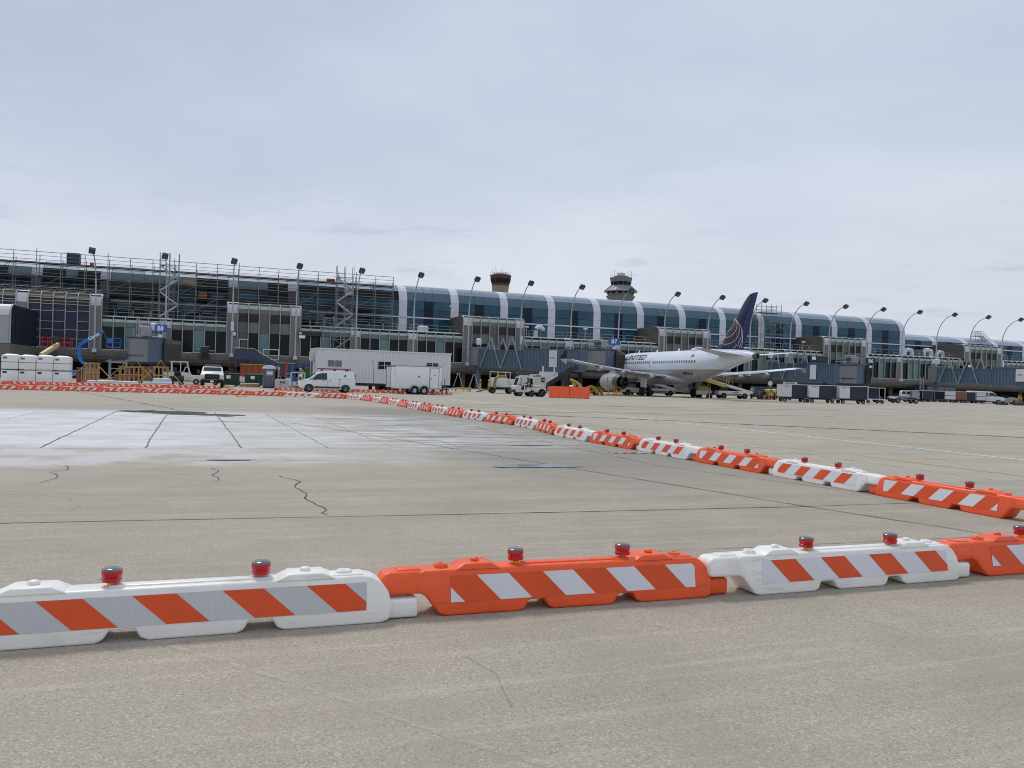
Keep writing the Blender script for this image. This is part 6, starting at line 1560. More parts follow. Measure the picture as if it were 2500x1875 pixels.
part('deck', MB().bx(-1.5,1.5,-.7,.7,.42,.52), cart_open, mats=dark_metal)
for x in (-1.1, 1.1):
    for s in (-1, 1): wheel(cart_open, x, s*.6, .22, .14)
bl_ = ('maroon suitcase','black suitcase','tan soft bag','blue suitcase','rose duffel bag','grey hard case','black duffel bag','maroon soft bag','tan suitcase')
for i in range(9):
    x = 32.6+.34*(i % 5)+(.1 if i > 4 else 0); z = .02 if i < 5 else .56
    d = (random.uniform(.28,.4), random.uniform(.4,.6), random.uniform(.45,.6))
    o = part('suitcase', MB().box((0,0,d[2]/2), d), mats=bag_cols[i % 6], bev=.06, smooth=50); o.location = (x, 105.6+random.uniform(-.2,.2), z); o.rotation_euler = (0,0,random.uniform(-.3,.3))
    tag(o, f'{bl_[i]} in the {"upper" if i > 4 else "lower"} layer of the luggage pile, {ordinal(i % 5)} from the left', 'suitcase', 'luggage piled by the belt loader')
# yellow bin with stencilled sides and a round sign behind
yb = thing('yellow_bin', 'tall yellow oil drum cover with stencilled marks by the blue wall right of the tail', 'bin', (40.6, 124.5, 0), radians(14))
part('shell', MB().loft([[(x,-.8,0),(x,.8,0),(x,.8,1.2),(x,-.8,1.2)] for x in (-.85,.85)]), yb, mats=yellow_paint, bev=.06, smooth=40)
part('lid', MB().loft([[(-.9,-.85,1.2),(.9,-.85,1.2),(.9,.85,1.2),(-.9,.85,1.2)],[(-.9,-.85,1.26),(.9,-.85,1.26),(.9,.85,1.26),(-.9,.85,1.26)],[(-.2,-.2,1.42),(.2,-.2,1.42),(.2,.2,1.42),(-.2,.2,1.42)]]), yb, mats=M('pale yellow lid', (224,200,110), .5))
lettering('stencil', 'OIL', .26, brown_box, yb, (.32, -.815, .92), 0, .01); lettering('stencil', 'CNT', .30, brown_box, yb, (.28, -.815, .30), 0, .012); lettering('stencil', 'ONLY', .17, brown_box, yb, (-.1, -.815, .62), 0, .006)
rsn = thing('round_sign', 'small round white sign on a post above the yellow bin', 'sign', (41.2, 127.5, 0), 0); part('post', MB().tube([(0,0,0),(0,0,2.2)], .04, 6), rsn, mats=galv); part('disc', MB().lathe([(0,-.02),(.36,-.02),(.36,.02),(0,.02)], 20, (0,-.05,2.3), 'y'), rsn, mats=dirty_white)
bw = thing('blast_wall', 'dark blue steel screen wall behind the yellow bin and baggage carts', 'wall', (38.5, 128.5, 0), radians(14))
for k in range(6): part('wall_panel', MB().bx(k*1.5, k*1.5+1.46, -.05, .05, 0, 1.75), bw, mats=blue_steel)

# baggage carts
def bag_cart(loc, rz, label, flip=False):
    c = thing('baggage_cart', label, 'baggage cart', loc, rz, 'navy curtained baggage carts')
    L = 1.62; part('deck', MB().bx(-L,L,-.75,.75,.50,.60).bx(-1.2,1.2,-.3,.3,.36,.50), c, mats=dark_metal)
    part('panel', MB().bx(-L,-L+1.15,-.76,-.72,.60,1.95).bx(-L,-L+1.15,.72,.76,.60,1.95).bx(-L-.02,-L+.02,-.74,.74,.60,1.95), c, mats=metal_white, bev=.008)
    part('end_wall', MB().bx(L-.04,L,-.74,.74,.60,1.95), c, mats=metal_white)
    for s in (-1, 1):
        mb = MB(); n = 12; x0, x1 = -L+1.17, L-.06
        for i in range(n):
            a, b = x0+(x1-x0)*i/n, x0+(x1-x0)*(i+1)/n; o1, o2 = .03*(i % 2), .03*((i+1) % 2)
            mb.add([(a,s*(.70+o1),.62),(b,s*(.70+o2),.62),(b,s*(.70+o2),1.92),(a,s*(.70+o1),1.92)], [(0,1,2,3)])
        part('curtain', mb, c, mats=curtain_navy)
    part('roof', MB().bx(-L-.04,L+.04,-.80,.80,1.95,2.03), c, mats=metal_white, bev=.015)
    part('corner_post', MB().bx(L-.06,L+.02,-.79,-.73,.55,1.97), c, mats=metal_white)
    lettering('panel_lettering', 'UNITED', .15, text_black, c, (-L+.52, -.764, 1.80), 0, .004)
    part('emblem', MB().lathe([(0,-.764),(.055,-.764),(.055,-.760)], 12, (-L+.95,0,1.81), 'y'), c, mats=text_blue)
    for x in (-1.2, 1.15):
        for s in (-1, 1): wheel(c, x, s*.62, .22, .15)
    part('tow_bar', MB().beam((-L,0,.42),(-L-.75,0,.30),.07), c, mats=dark_metal)
    return c
c0 = bag_cart((32.55, 92.4, 0), radians(3), 'left navy curtained white baggage cart of the near train of three')
dup(c0, (35.55, 92.0, 0), radians(2), 'middle navy curtained white baggage cart of the near train of three'); dup(c0, (38.95, 91.7, 0), radians(1), 'right navy curtained white baggage cart of the near train of three')
rt = part('roof_rack_tray', MB().bx(-.75,.75,-.3,.3,.0,.05).bx(-.75,-.7,-.3,.3,.05,.22).bx(.7,.75,-.3,.3,.05,.22).bx(-.7,.7,-.3,-.25,.15,.22), mats=metal_white); rt.location = (33.6, 96.5, 2.1); 
rtp = thing('drying_rack', 'thin white rack on legs standing behind the left baggage cart', 'rack', (33.6, 96.5, 0), 0); rt.parent = rtp; rt.location = (0, 0, 2.1); part('leg', MB().bx(-.7,-.65,-.03,.03,0,2.1).bx(.65,.7,-.03,.03,0,2.1), rtp, mats=metal_white)
fr = thing('baggage_cart', 'empty white framed cart with dark inside right of the near train', 'baggage cart', (45.0, 99.5, 0), radians(4), 'open baggage carts')
part('frame', MB().bx(-1.3,1.2,-.7,.7,.48,.58).bx(-1.3,-1.24,-.7,-.64,.58,1.9).bx(1.14,1.2,-.7,-.64,.58,1.9).bx(-1.3,1.2,-.72,.72,1.9,1.97).bx(1.14,1.2,.64,.7,.58,1.9), fr, mats=metal_white); part('back_curtain', MB().bx(-1.22,1.14,.62,.66,.6,1.88), fr, mats=curtain_navy)
for x in (-.9, .9):
    for s in (-1, 1): wheel(fr, x, s*.6, .22, .15)
def dolly(loc, rz, label):
    d = thing('flat_dolly', label, 'dolly', loc, rz, 'flat dollies behind the baggage carts')
    part('deck', MB().prism([(-1.7,.62),(-1.2,.86),(-.75,.90),(.75,.90),(1.2,.86),(1.7,.62),(1.6,.56),(1.1,.74),(-1.1,.74),(-1.6,.56)], -.75, .75, 'y').bx(-.8,.8,-.76,.76,.50,.62), d, mats=cap_grey, bev=.015)
    part('roller_bed', MB().bx(-.7,.7,-.6,.6,.90,.94), d, mats=galv)
    for x in (-1.25, 1.25):
        for s in (-1, 1): wheel(d, x, s*.62, .36, .2)
    return d
d0 = dolly((53.6, 109.0, 0), radians(3), 'flat grey dolly nearest the right end of the baggage cart train'); dup(d0, (49.6, 111.0, 0), radians(3), 'flat grey dolly half hidden behind the white framed cart'); dup(d0, (60.5, 124.5, 0), radians(2), 'flat grey dolly in front of the white four wheel drive')
gr2 = thing('guard_rail', 'thin yellow guard rail under the terminal behind the flat dollies', 'railing', W(119, -7), TH)
part('rail', MB().tube([(0,0,0),(0,0,1.7),(9,0,1.7),(9,0,0)], .05, 6).tube([(4,0,0),(4,0,2.2)], .07, 6).tube([(0,0,.9),(9,0,.9)], .04, 6), gr2, mats=yellow_rail)
# far train of carts before the passenger van
for i, (x, kind, lb) in enumerate(((69.6,'frame','grey framed upright rack at the left end of the far cart train'),(71.6,'navy','navy curtained cart at the left of the far train'),(73.5,'dark','open cart with dark inside in the far train'),(75.2,'white','white panelled cart in the middle of the far train'),(76.9,'brown','brown cart in the far train'),(78.5,'navy','navy curtained cart nearest the passenger van'),(80.0,'white','white panelled cart touching the passenger van'))):
    c = thing('baggage_cart', lb, 'baggage cart', (x, 138.2-.25*i, 0), radians(-10), 'carts of the far train')
    w = .85 if kind != 'frame' else .5
    part('deck', MB().bx(-w,w,-.7,.7,.42,.52), c, mats=dark_metal); part('roof', MB().bx(-w-.02,w+.02,-.76,.76,1.86,1.94), c, mats=metal_white)
    mt = {'frame': galv, 'navy': curtain_navy, 'dark': void_m, 'white': metal_white, 'brown': brown_box}[kind]  # dark kind: near-black panels paint the shaded inside
    for sy in (-.70, .70): part('side_panel', MB().bx(-w+.05,w-.05,sy-.02,sy+.02,.55,1.84), c, mats=mt)
    part('corner_post', MB().bx(-w,-w+.05,-.74,-.68,.5,1.86).bx(w-.05,w,-.74,-.68,.5,1.86), c, mats=galv)
    if kind == 'white': part('shelf', MB().bx(-w+.05,w-.05,-.735,-.72,1.15,1.22), c, mats=dark_metal)
    for xx in (-.5, .5):
        for s in (-1, 1): wheel(c, xx, s*.6, .2, .14)
rl = thing('red_lift', 'small red lift with a grey mast ladder behind the white four wheel drive', 'lift', (73.6, 143.5, 0), .1)
part('base', MB().prism([(-1.0,.3),(1.0,.3),(1.0,.9),(.3,1.5),(-.6,1.5),(-1.0,.9)], -.7, .7, 'y'), rl, mats=red_paint, bev=.05); mb = MB()
for x in (-.3, .3): mb.beam((x,0,1.4),(x,0,4.4),.10)
for k in range(7): mb.bx(-.3,.3,-.04,.04,1.6+.4*k,1.66+.4*k)
part('mast', mb, rl, mats=galv)
for x in (-.7, .7):
    for s in (-1, 1): wheel(rl, x, s*.65, .3, .2)
ftug = thing('push_tug', 'white low tug parked right of the passenger van', 'tug', (86.5, 139.5, 0), radians(-12))
part('body', MB().prism([(-1.7,.3),(1.7,.3),(1.7,.9),(.9,1.2),(-.3,1.0),(-1.6,1.1)], -.8, .8, 'y'), ftug, mats=dirty_white, bev=.05); part('seat', MB().bx(-.7,-.2,-.5,.5,1.0,1.5), ftug, mats=dark_metal, bev=.04); part('wheel_guard', MB().tube([(.1,0,1.0),(-.1,0,1.5)], .03, 6), ftug, mats=dark_metal)
for x in (-1.0, 1.0):
    for s in (-1, 1): wheel(ftug, x, s*.75, .36, .22)
for i, (x, y, lb) in enumerate(((74.6,121.5,'dark low ground cart near the right edge'),(76.9,121.0,'brown yellow wheeled drill rig near the right edge'))):
    q = thing('ground_rig', lb, 'rig', (x, y, 0), .1)
    part('base', MB().bx(-.7,.7,-.5,.5,.05,.35), q, mats=dark_metal, bev=.03); part('body', MB().loft([[(.5*sin(.4+k), -.4, .35), (.5*sin(.4+k), .4, .35), (.3*sin(.4+k), .4, (.8 if i else .5)-.1*k), (.3*sin(.4+k), -.4, (.8 if i else .5)-.1*k)] for k in (-1.6, .2, 1.2)]), q, mats=dark_metal if i == 0 else brown_box, bev=.04)
    if i: part('boom', MB().beam((-.3,0,.5),(.05,0,1.55),.2).beam((.2,0,.5),(.4,0,1.35),.2), q, mats=hose_yellow)
gpu = thing('wall_locker', 'tall dark blue shed under the terminal at the right edge', 'shed', W(149.5, -3.5), TH)
part('wall', MB().bx(0,7.5,0,3,0,3.0), gpu, mats=blue_steel); part('roof', MB().bx(-.1,7.6,-.1,3.1,3.0,3.1), gpu, mats=dark_metal)
for k in range(5): part('door_panel', MB().bx(.1+1.5*k, 1.5+1.5*k, -.03, 0, .1, 2.8), gpu, mats=bridge_blue)

# ------------------------------------------------------------------ works yard at the left
# white wrapped pallets
for i in range(4):
    for lv, (z0, z1) in enumerate(((.02, 1.14), (1.20, 2.28+.03*(i % 2)))):
        u = 4.92-1.24*i; w = .60; pos = ('rightmost','second from right','third from right','leftmost')[i]
        o = thing('wrapped_pallet', f'{"upper" if lv else "lower"} white wrapped block, {pos} column of the stack at left edge', 'pallet load', W(u, -50.9, z0), TH+random.uniform(-.02,.02), 'white wrapped blocks stacked at the left')
        h = z1-z0; mb = MB()
        mb.loft([[(-w,-.62,z),(w,-.62,z),(w,.62,z),(-w,.62,z)] for z in (0,h*.5,h)])
        part('block', mb, o, mats=foam_white, bev=.05, smooth=40)
        if lv: part('wrap_top', MB().loft([[(-w+.02,-.63,h-.12),(w-.02,-.63,h-.12),(w-.02,.63,h-.12),(-w+.02,.63,h-.12)],[(-w+.05,-.6,h+.02),(w-.05,-.6,h+.02),(w-.05,.6,h+.02),(-w+.05,.6,h+.02)],[(-.25,-.3,h+.14),(.3,-.3,h+.12),(.3,.3,h+.12),(-.25,.3,h+.14)]]), o, mats=foam_white, bev=.03, smooth=50)
        part('block_line', MB().bx(-w-.012,w+.012,-.632,.632,h*.5,h*.5+.035) if lv else MB().bx(-w-.012,w+.012,-.632,.632,h-.03,h-.01), o, mats=line_dark)  # dark line; on lower blocks it paints the shade of the gap above
        part('label_sheet', MB().bx(-w+.12,-w+.42,-.628,-.622,h-.28,h-.12), o, mats=line_dark if lv == 0 else cap_grey)
# boom lifts
def beamset(name, par, segs, w, mat, **k):
    mb = MB()
    for p, q in segs: mb.beam(p, q, w)
    return part(name, mb, par, mats=mat, bev=.02, **k)
bl1 = thing('boom_lift', 'blue articulated boom lift with blue basket before the stripped bay', 'boom lift', W(.6, -19.5), TH)
part('base', MB().bx(-1.5,1.3,-1.0,1.0,.45,1.15), bl1, mats=blue_paint, bev=.05)
for x in (-1.1, .9):
    for s in (-1, 1): wheel(bl1, x, s*.95, .42, .3)
beamset('lower_arm', bl1, [((2.4,0,1.1),(.85,0,2.2)),((.85,0,2.2),(.6,0,2.8)),((.6,0,2.8),(.6,0,4.2))], .36, blue_paint)
up_ = beamset('upper_arm', bl1, [((.55,-.1,4.2),(3.1,-.1,5.95))], .36, blue_paint); lettering('boom_lettering', 'Genie', .55, text_white, up_, (2.1, -.286, 5.24), 0, .012)
up_.children[0].rotation_euler = (pi/2, radians(-34), 0)
beamset('jib', bl1, [((3.1,-.1,5.9),(3.6,-.1,4.7))], .20, dark_metal)
part('basket', MB().bx(3.5,5.0,-.6,.5,4.0,4.1).tube([(3.5,-.6,4.1),(3.5,-.6,5.1),(5.0,-.6,5.1),(5.0,-.6,4.1)], .05, 6).tube([(3.5,.5,4.1),(3.5,.5,5.1),(5.0,.5,5.1),(5.0,.5,4.1)], .05, 6).tube([(3.5,-.6,4.6),(5.0,-.6,4.6)], .04, 6).bx(3.6,4.3,-.62,-.5,4.5,5.15), bl1, mats=blue_paint)
bl2 = thing('boom_lift', 'cream boom lift with red railed basket behind the white blocks', 'boom lift', W(-3.4, -16.5), TH)
part('base', MB().bx(-1.5,1.3,-1.0,1.0,.45,1.3), bl2, mats=M('cream machine paint', (214,190,140), .5, var=.08), bev=.05)
for x in (-1.1, .9):
    for s in (-1, 1): wheel(bl2, x, s*.95, .42, .3)
beamset('arm', bl2, [((-.2,0,1.2),(.1,0,2.9)),((.1,0,2.9),(1.3,3.0,4.3))], .45, MATS['cream machine paint'])
mb = MB()
for y in (2.6, 3.8):
    for h in (.0, .55, 1.1): mb.tube([(-.6,y,4.0+h),(2.7,y,4.0+h)], .045, 6)
    for k in range(5): mb.tube([(-.6+.825*k,y,4.0),(-.6+.825*k,y,5.1)], .04, 6)
part('basket_rail', mb, bl2, mats=red_paint); part('basket_floor', MB().bx(-.6,2.7,2.6,3.8,3.92,4.0), bl2, mats=red_paint); part('control_box', MB().bx(.7,1.6,2.4,2.7,4.6,5.2), bl2, mats=dark_metal, bev=.03)
# timber formwork frames
def formwork(u, v, w, h, label, extra=0):
    f = thing('timber_formwork', label, 'timber frame', W(u, v), TH+random.uniform(-.05,.05), 'raw timber formwork frames')
    n = max(3, int(w/.38))
    for i in range(n+1):
        for y in (0, .7): part('stud', MB().bx(-.05,.05,-.045,.045,0,h), f, (w*i/n, y, 0), (0, random.uniform(-.01,.01), 0), mats=wood)
    for z in (.02, h*.55, h-.10):
        for y in (-.07, .77): part('cross_board', MB().bx(-.1,w+.1,-.02,.02,0,.10), f, (0, y, z), mats=wood)
    part('cap_board', MB().bx(-.12,w+.12,-.15,.85,0,.05), f, (0,0,h), mats=wood)
    for sx in (-1, 1):
        x = 0 if sx < 0 else w
        part('raker', MB().beam((x,-.1,h*.92),(x+sx*h*.85,-.5,.05),.10,.05), f, mats=wood)
        if extra: part('raker', MB().beam((x+sx*.1,-.1,h*.7),(x-sx*.55,-.12,h+.65),.09,.05), f, mats=wood)
    return f
formwork(6.25, -48.6, .95, 1.9, 'left timber formwork frame with long diagonal props'); formwork(8.75, -47.0, 1.9, 1.7, 'wide timber frame with crossed boards sticking up, before the round door', 1); formwork(11.6, -47.6, 1.1, 1.75, 'timber frame between the round grey door and the golf cart', 1); formwork(10.45, -46.2, .6, 1.7, 'narrow timber frame behind the wrapped bundles', 0)
for i, (u, v, L, lb) in enumerate(((8.6,-50.2,2.6,'pale wrapped pipe bundle lying right of the left timber frame'),(9.7,-50.9,1.9,'pale bundle lying in front of the longer wrapped bundle'),(12.1,-50.6,2.4,'pale wrapped bundle by the pickup'),(12.4,-49.3,1.5,'pale raised bundle behind the wrapped bundle by the pickup'),(7.0,-50.6,.7,'short pale bundle at the foot of the left timber frame'))):
    mb = MB()
    for k in range(5): mb.tube([(-L/2+.1*random.random(), -.3+.15*k, .14+.02*(k % 2)),(L/2, -.3+.15*k, .14)], .10, 8)
    for k in range(4): mb.tube([(-L/2+.1, -.22+.15*k, .31),(L/2-.15*random.random(), -.22+.15*k, .31)], .09, 8)
    o = part('wrapped_bundle', mb, mats=pale_sheet, smooth=50); o.location = W(u, v, .05 if i != 3 else .35); o.rotation_euler = (0,0,TH+random.uniform(-.1,.1)); tag(o, lb, 'bundle', 'pale wrapped bundles on the ground')
gt = thing('steel_gate', 'grey barred gate leaning between the white blocks and the timber frame', 'gate', W(5.6, -46.5), TH); mb = MB()
for k in range(9): mb.bx(.02+.17*k,.06+.17*k,-.02,.02,.25,1.35)
part('bars', mb, gt, mats=galv); part('frame', MB().bx(-.02,1.5,-.03,.03,1.35,1.42).bx(-.02,1.5,-.03,.03,.2,.27), gt, mats=galv)
rk = thing('pipe_rack', 'grey steel rack holding loose pipes behind the timber frames', 'rack', W(6.6, -36.8), TH); mb = MB()
for x in (0, 1.5):
    for y in (0, 1.0): mb.bx(x-.05,x+.05,y-.05,y+.05,0,2.4)
for z in (.6, 1.5, 2.1): mb.bx(0,1.5,-.03,.03,z-.04,z+.04); mb.bx(0,1.5,.97,1.03,z-.04,z+.04)
part('frame', mb, rk, mats=galv)
for k in range(8): part('pipe', MB().tube([(-.3,.1+.1*k,2.18+.03*(k % 3)),(1.6+.2*random.random(),.15+.1*k,2.2+.12*random.random())], .05, 6), rk, mats=dark_metal if k % 2 else galv)
for i, (u, v, d, mt, lb) in enumerate(((5.3,-41.5,(1.6,.8,.9),wood_brown,'brown crate behind the steel gate'),(8.3,-41.8,(1.2,.8,.9),brown_box,'orange brown crate below the pipe rack'),(9.2,-41.2,(.9,.7,.8),bag_cols[0],'maroon crate right of the orange brown crate'),(5.2,-41.5,(1.5,.7,.6),M('dull maroon box',(86,52,50),.7),'dark maroon box stacked over the brown crate'),(10.9,-42.6,(1.4,.6,.35),plank_m,'low stack of grey planks among the timber frames'))):
    o = part('wooden_crate', MB().box((0,0,d[2]/2), d), mats=mt, bev=.02); o.location = W(u, v, .92 if i == 3 else .03); o.rotation_euler = (0,0,TH); tag(o, lb, 'crate')
# utility cart with canopy, compressor
uc = thing('utility_cart', 'white open utility cart with flat canopy left of the pickup', 'cart', W(12.9, -29.5), TH)
part('body', MB().prism([(-1.7,.4),(2.2,.4),(2.2,.75),(1.2,.8),(1.0,1.3),(-1.7,1.3)], -.8, .8, 'y'), uc, mats=dirty_white, bev=.04); part('canopy', MB().bx(-1.1,.75,-.85,.85,2.42,2.52), uc, mats=dirty_white, bev=.02)
part('post', MB().bx(-1.0,-.9,-.75,-.65,1.3,2.42).bx(-.05,.05,-.75,-.65,1.3,2.42).bx(-1.0,-.9,.65,.75,1.3,2.42).beam((.62,-.7,2.42),(1.05,-.7,.75),.10).beam((.62,.7,2.42),(1.05,.7,.75),.10).beam((.3,-.72,1.3),(.5,-.72,1.9),.08).bx(.42,.85,-.76,-.70,1.85,1.93), uc, mats=dirty_white); part('seat', MB().bx(-.8,.2,-.6,.6,1.3,1.45), uc, mats=dark_metal)
for x in (-1.2, 1.6):
    for s in (-1, 1): wheel(uc, x, s*.75, .3, .2)
for i, (u, lb) in enumerate(((15.6,'white low service vehicle half hidden behind the pickup, left side'),(19.9,'white and red service cart parked between the two dumpsters'))):
    q = thing('service_cart', lb, 'cart', W(u, -31.5), TH)
    part('body', MB().prism([(-1.6,.4),(1.5,.4),(1.6,.8),(.6,1.0),(-1.6,1.05)], -.75, .75, 'y'), q, mats=dirty_white, bev=.05); part('seat', MB().bx(-.6,.2,-.6,.6,1.0,1.3), q, mats=red_paint if i else dark_metal, bev=.04)
    for x in (-1.0, 1.0):
        for s in (-1, 1): wheel(q, x, s*.7, .32, .2)
cp = thing('compressor', 'small black wheeled compressor left of the pickup front', 'compressor', W(13.15, -42.0), TH); part('tank', MB().lathe([(0,-.7),(.28,-.66),(.32,-.5),(.32,.5),(.28,.66),(0,.7)], 16, (0,0,.72), 'x'), cp, mats=dark_metal, smooth=50); part('engine', MB().box((.1,0,1.15), (.6,.4,.35)), cp, mats=black_rubber, bev=.04); part('handle', MB().tube([(-.7,-.2,.7),(-1.1,-.2,1.0),(-1.1,.2,1.0),(-.7,.2,.7)], .025, 6), cp, mats=galv)
for s in (-1, 1): wheel(cp, .45, s*.36, .22, .12); wheel(cp, -.45, s*.36, .22, .12)
# dumpsters, portable toilet, generator, green bin
def dumpster(loc, rz, label, mat, w=1.7):
    d = thing('dumpster', label, 'dumpster', loc, rz, 'dark green dumpsters')
    part('bin', MB().loft([[(-w/2+.06,-.55,.16),(w/2-.06,-.55,.16),(w/2-.06,.6,.16),(-w/2+.06,.6,.16)],[(-w/2,-.62,1.25),(w/2,-.62,1.25),(w/2,.66,1.25),(-w/2,.66,1.25)]]), d, mats=mat, bev=.03)
    part('lid', MB().prism([(-.68,1.25),(.70,1.25),(.70,1.42),(-.66,1.30)], -w/2-.03, w/2+.03, 'x'), d, mats=black_rubber, bev=.02)
    for k in range(4): part('rib', MB().bx(-.04,.04,-.68,-.58,.2,1.2), d, (-w/2+.2+(w-.4)*k/3,0,0), mats=mat)
    part('notice', MB().bx(-.28,.12,-.70,-.685,.82,1.15), d, mats=foam_white)
    for x in (-.6, .6): part('caster', MB().lathe([(0,-.04),(.09,-.04),(.09,.04),(0,.04)], 12, (0,0,.09), 'y'), d, (x,-.4,0), mats=black_rubber)
    return d
dumpster((-29.4, 83.4, 0), radians(10), 'dark green dumpster right behind the pickup', green_bin); dumpster((-27.2, 84.2, 0), radians(14), 'dark green dumpster left of the portable toilet', green_bin, 1.8)
pt = thing('portable_toilet', 'grey portable toilet with white domed roof left of the van', 'toilet', (-24.4, 80.2, 0), radians(22))
part('wall', MB().bx(-.56,.56,-.56,.56,.10,1.95), pt, mats=porta_grey, bev=.03); part('skid', MB().bx(-.58,.58,-.6,-.4,0,.10).bx(-.58,.58,.4,.6,0,.10), pt, mats=dark_metal)
part('roof', MB().prism([(-.60,1.93),(-.62,2.0)]+[(.62*cos(pi-pi*i/12), 2.0+.30*sin(pi*i/12)) for i in range(1,12)]+[(.62,2.0),(.60,1.93)], -.60, .60, 'y'), pt, mats=metal_white, bev=.02, smooth=50)
dr = part('door', MB().prism([(-.36,.16)]+[(-.36,1.80),(-.22,1.93),(.22,1.93),(.36,1.80)]+[(.36,.16)], -.60, -.56, 'y'), pt, mats=M('door plastic',(96,106,118),.5), bev=.01)
part('door_jamb', MB().bx(-.44,-.38,-.585,-.55,.14,1.85).bx(.38,.44,-.585,-.55,.14,1.85), pt, mats=cap_grey)
for k in range(5): part('door_rib', MB().bx(-.30,.30,-.612,-.598,.30+.18*k,.36+.18*k), dr, mats=porta_grey)
part('notice', MB().bx(-.28,.28,-.615,-.60,1.30,1.72), dr, mats=text_white); part('notice_print', MB().bx(-.22,.22,-.618,-.615,1.60,1.66).bx(-.22,.2,-.618,-.615,1.36,1.41), dr, mats=text_black); part('latch', MB().box((.26,-.61,1.0), (.05,.03,.08)), dr, mats=metal_white)
ge = thing('generator', 'pale grey generator box with dark letters left of the van nose', 'generator', (-20.8, 72.3, 0), radians(16))
part('cabinet', MB().bx(-.62,.62,-.45,.45,.12,.98), ge, mats=M('pale grey machine paint',(176,184,190),.45,var=.04), bev=.03); part('base', MB().bx(-.65,.65,-.48,.48,0,.12), ge, mats=dark_metal); lettering('cabinet_lettering', 'MQ', .27, text_black, ge, (.05,-.455,.70), 0, .012); part('swoosh', MB().tube([(-.22,-.455,.56),(-.15,-.455,.46),(0,-.455,.47)], .02, 6), ge, mats=text_black)
tk = thing('pump_set', 'small pump set with white tank between generator and van', 'pump', (-19.6, 72.4, 0), .2); part('frame', MB().bx(-.35,-.3,-.3,-.25,0,.8).bx(.3,.35,-.3,-.25,0,.8).bx(-.35,.35,-.3,.3,.35,.42).bx(-.35,.35,-.3,-.25,.75,.8), tk, mats=galv); part('tank', MB().lathe([(0,.42),(.18,.44),(.2,.62),(.14,.78),(0,.82)], 14, (-.1,0,0)), tk, mats=metal_white, smooth=50); part('motor', MB().lathe([(0,-.2),(.15,-.2),(.15,.2),(0,.2)], 12, (.1,0,.22), 'x'), tk, mats=dark_metal, smooth=40)
gb = thing('green_container', 'bright green tarped container between scissor lift and van', 'container', (-21.7, 84.5, 0), radians(14))
part('wall', MB().bx(-.85,.85,-.8,.8,.3,2.05), gb, mats=green_tarp, bev=.03); part('rim', MB().bx(-.88,.88,-.83,.83,2.0,2.08), gb, mats=green_bin); lettering('wall_lettering', 'waste', .2, text_white, gb, (-.42,-.805,1.62), 0, .004); part('mark', MB().lathe([(0,-.806),(.09,-.806),(.09,-.802)], 12, (-.45,0,1.84), 'y'), gb, mats=pale_mark)
for s in (-1, 1): part('skid', MB().bx(s*.6-.1,s*.6+.1,-.8,.8,0,.3), gb, mats=dark_metal)
# scissor lift
sl_ = thing('scissor_lift', 'blue and red scissor lift behind the green container', 'scissor lift', (-24.9, 95.0, 0), radians(16))
part('base', MB().bx(-1.2,1.2,-.6,.6,.35,1.0), sl_, mats=blue_paint, bev=.04); part('platform', MB().bx(-1.25,1.25,-.6,.6,1.7,1.85), sl_, mats=blue_paint); mb = MB()
for y in (-.58, .58):
    for h in (.5, 1.05): mb.tube([(-1.2,y,1.85+h),(1.2,y,1.85+h)], .035, 6)
    for k in range(4): mb.tube([(-1.2+.8*k,y,1.85),(-1.2+.8*k,y,2.9)], .035, 6)
part('guard_rail', mb, sl_, mats=blue_paint); part('scissor_arm', MB().beam((-1.0,-.4,1.0),(1.0,-.4,1.7),.1).beam((1.0,-.4,1.0),(-1.0,-.4,1.7),.1), sl_, mats=red_paint); part('control_box', MB().bx(.2,1.0,-.62,-.45,1.95,2.3), sl_, mats=red_paint, bev=.03)
for x in (-.9, .9):
    for s in (-1, 1): wheel(sl_, x, s*.6, .25, .16)
pst = part('red_post', MB().beam((0,0,0),(.25,0,2.9),.22), mats=red_paint, bev=.02); pst.location = (-27.3, 96, 0); tag(pst, 'leaning dark red steel post left of the scissor lift', 'post')
# brown plywood crate wall, yard clutter left and right of the portable toilet
bwall = thing('plywood_bin', 'long orange brown plywood bin under the terminal behind the dumpsters', 'bin', W(19.3, -20.5), TH)
for k in range(4): part('plywood_panel', MB().bx(.02+.72*k,.70+.72*k,-.03,.03,.4,2.5), bwall, mats=wood_brown)
part('top_rail', MB().bx(-.05,2.95,-.06,.06,2.5,2.6), bwall, mats=wood); part('side', MB().bx(0,2.9,.1,1.4,.1,2.2), bwall, mats=wood_brown)
lean = part('leaning_board', MB().beam((0,0,1.2),(2.2,.3,2.35),.12,.06), mats=wood); lean.location = W(20.9, -36.0, 0); lean.rotation_euler = (0,0,TH); tag(lean, 'pale board leaning up to the right behind the dumpster', 'board')
for i, (x, y, h, mt, lb) in enumerate(((-23.2,79.2,1.9,wood,'tall timber post with a pale knob beside the portable toilet'),(-21.4,80.6,1.9,wood,'second timber post with a pale knob, left of the green container'))):
    q = thing('timber_post', lb, 'post', (x, y, 0), 0, 'knobbed timber posts'); part('post', MB().beam((0,0,0),(.06,0,h),.13), q, mats=mt); part('knob', MB().lathe([(0,-.13),(.12,-.08),(.13,.04),(.07,.12),(0,.13)], 12, (.06,0,h+.08)), q, mats=M('knob pink',(206,170,150),.6), smooth=60); part('brace', MB().beam((.05,0,1.4),(.75,.1,.3),.09,.05), q, mats=mt); part('foot_box', MB().bx(-.25,.25,-.2,.2,0,.5), q, mats=brown_box, bev=.02)
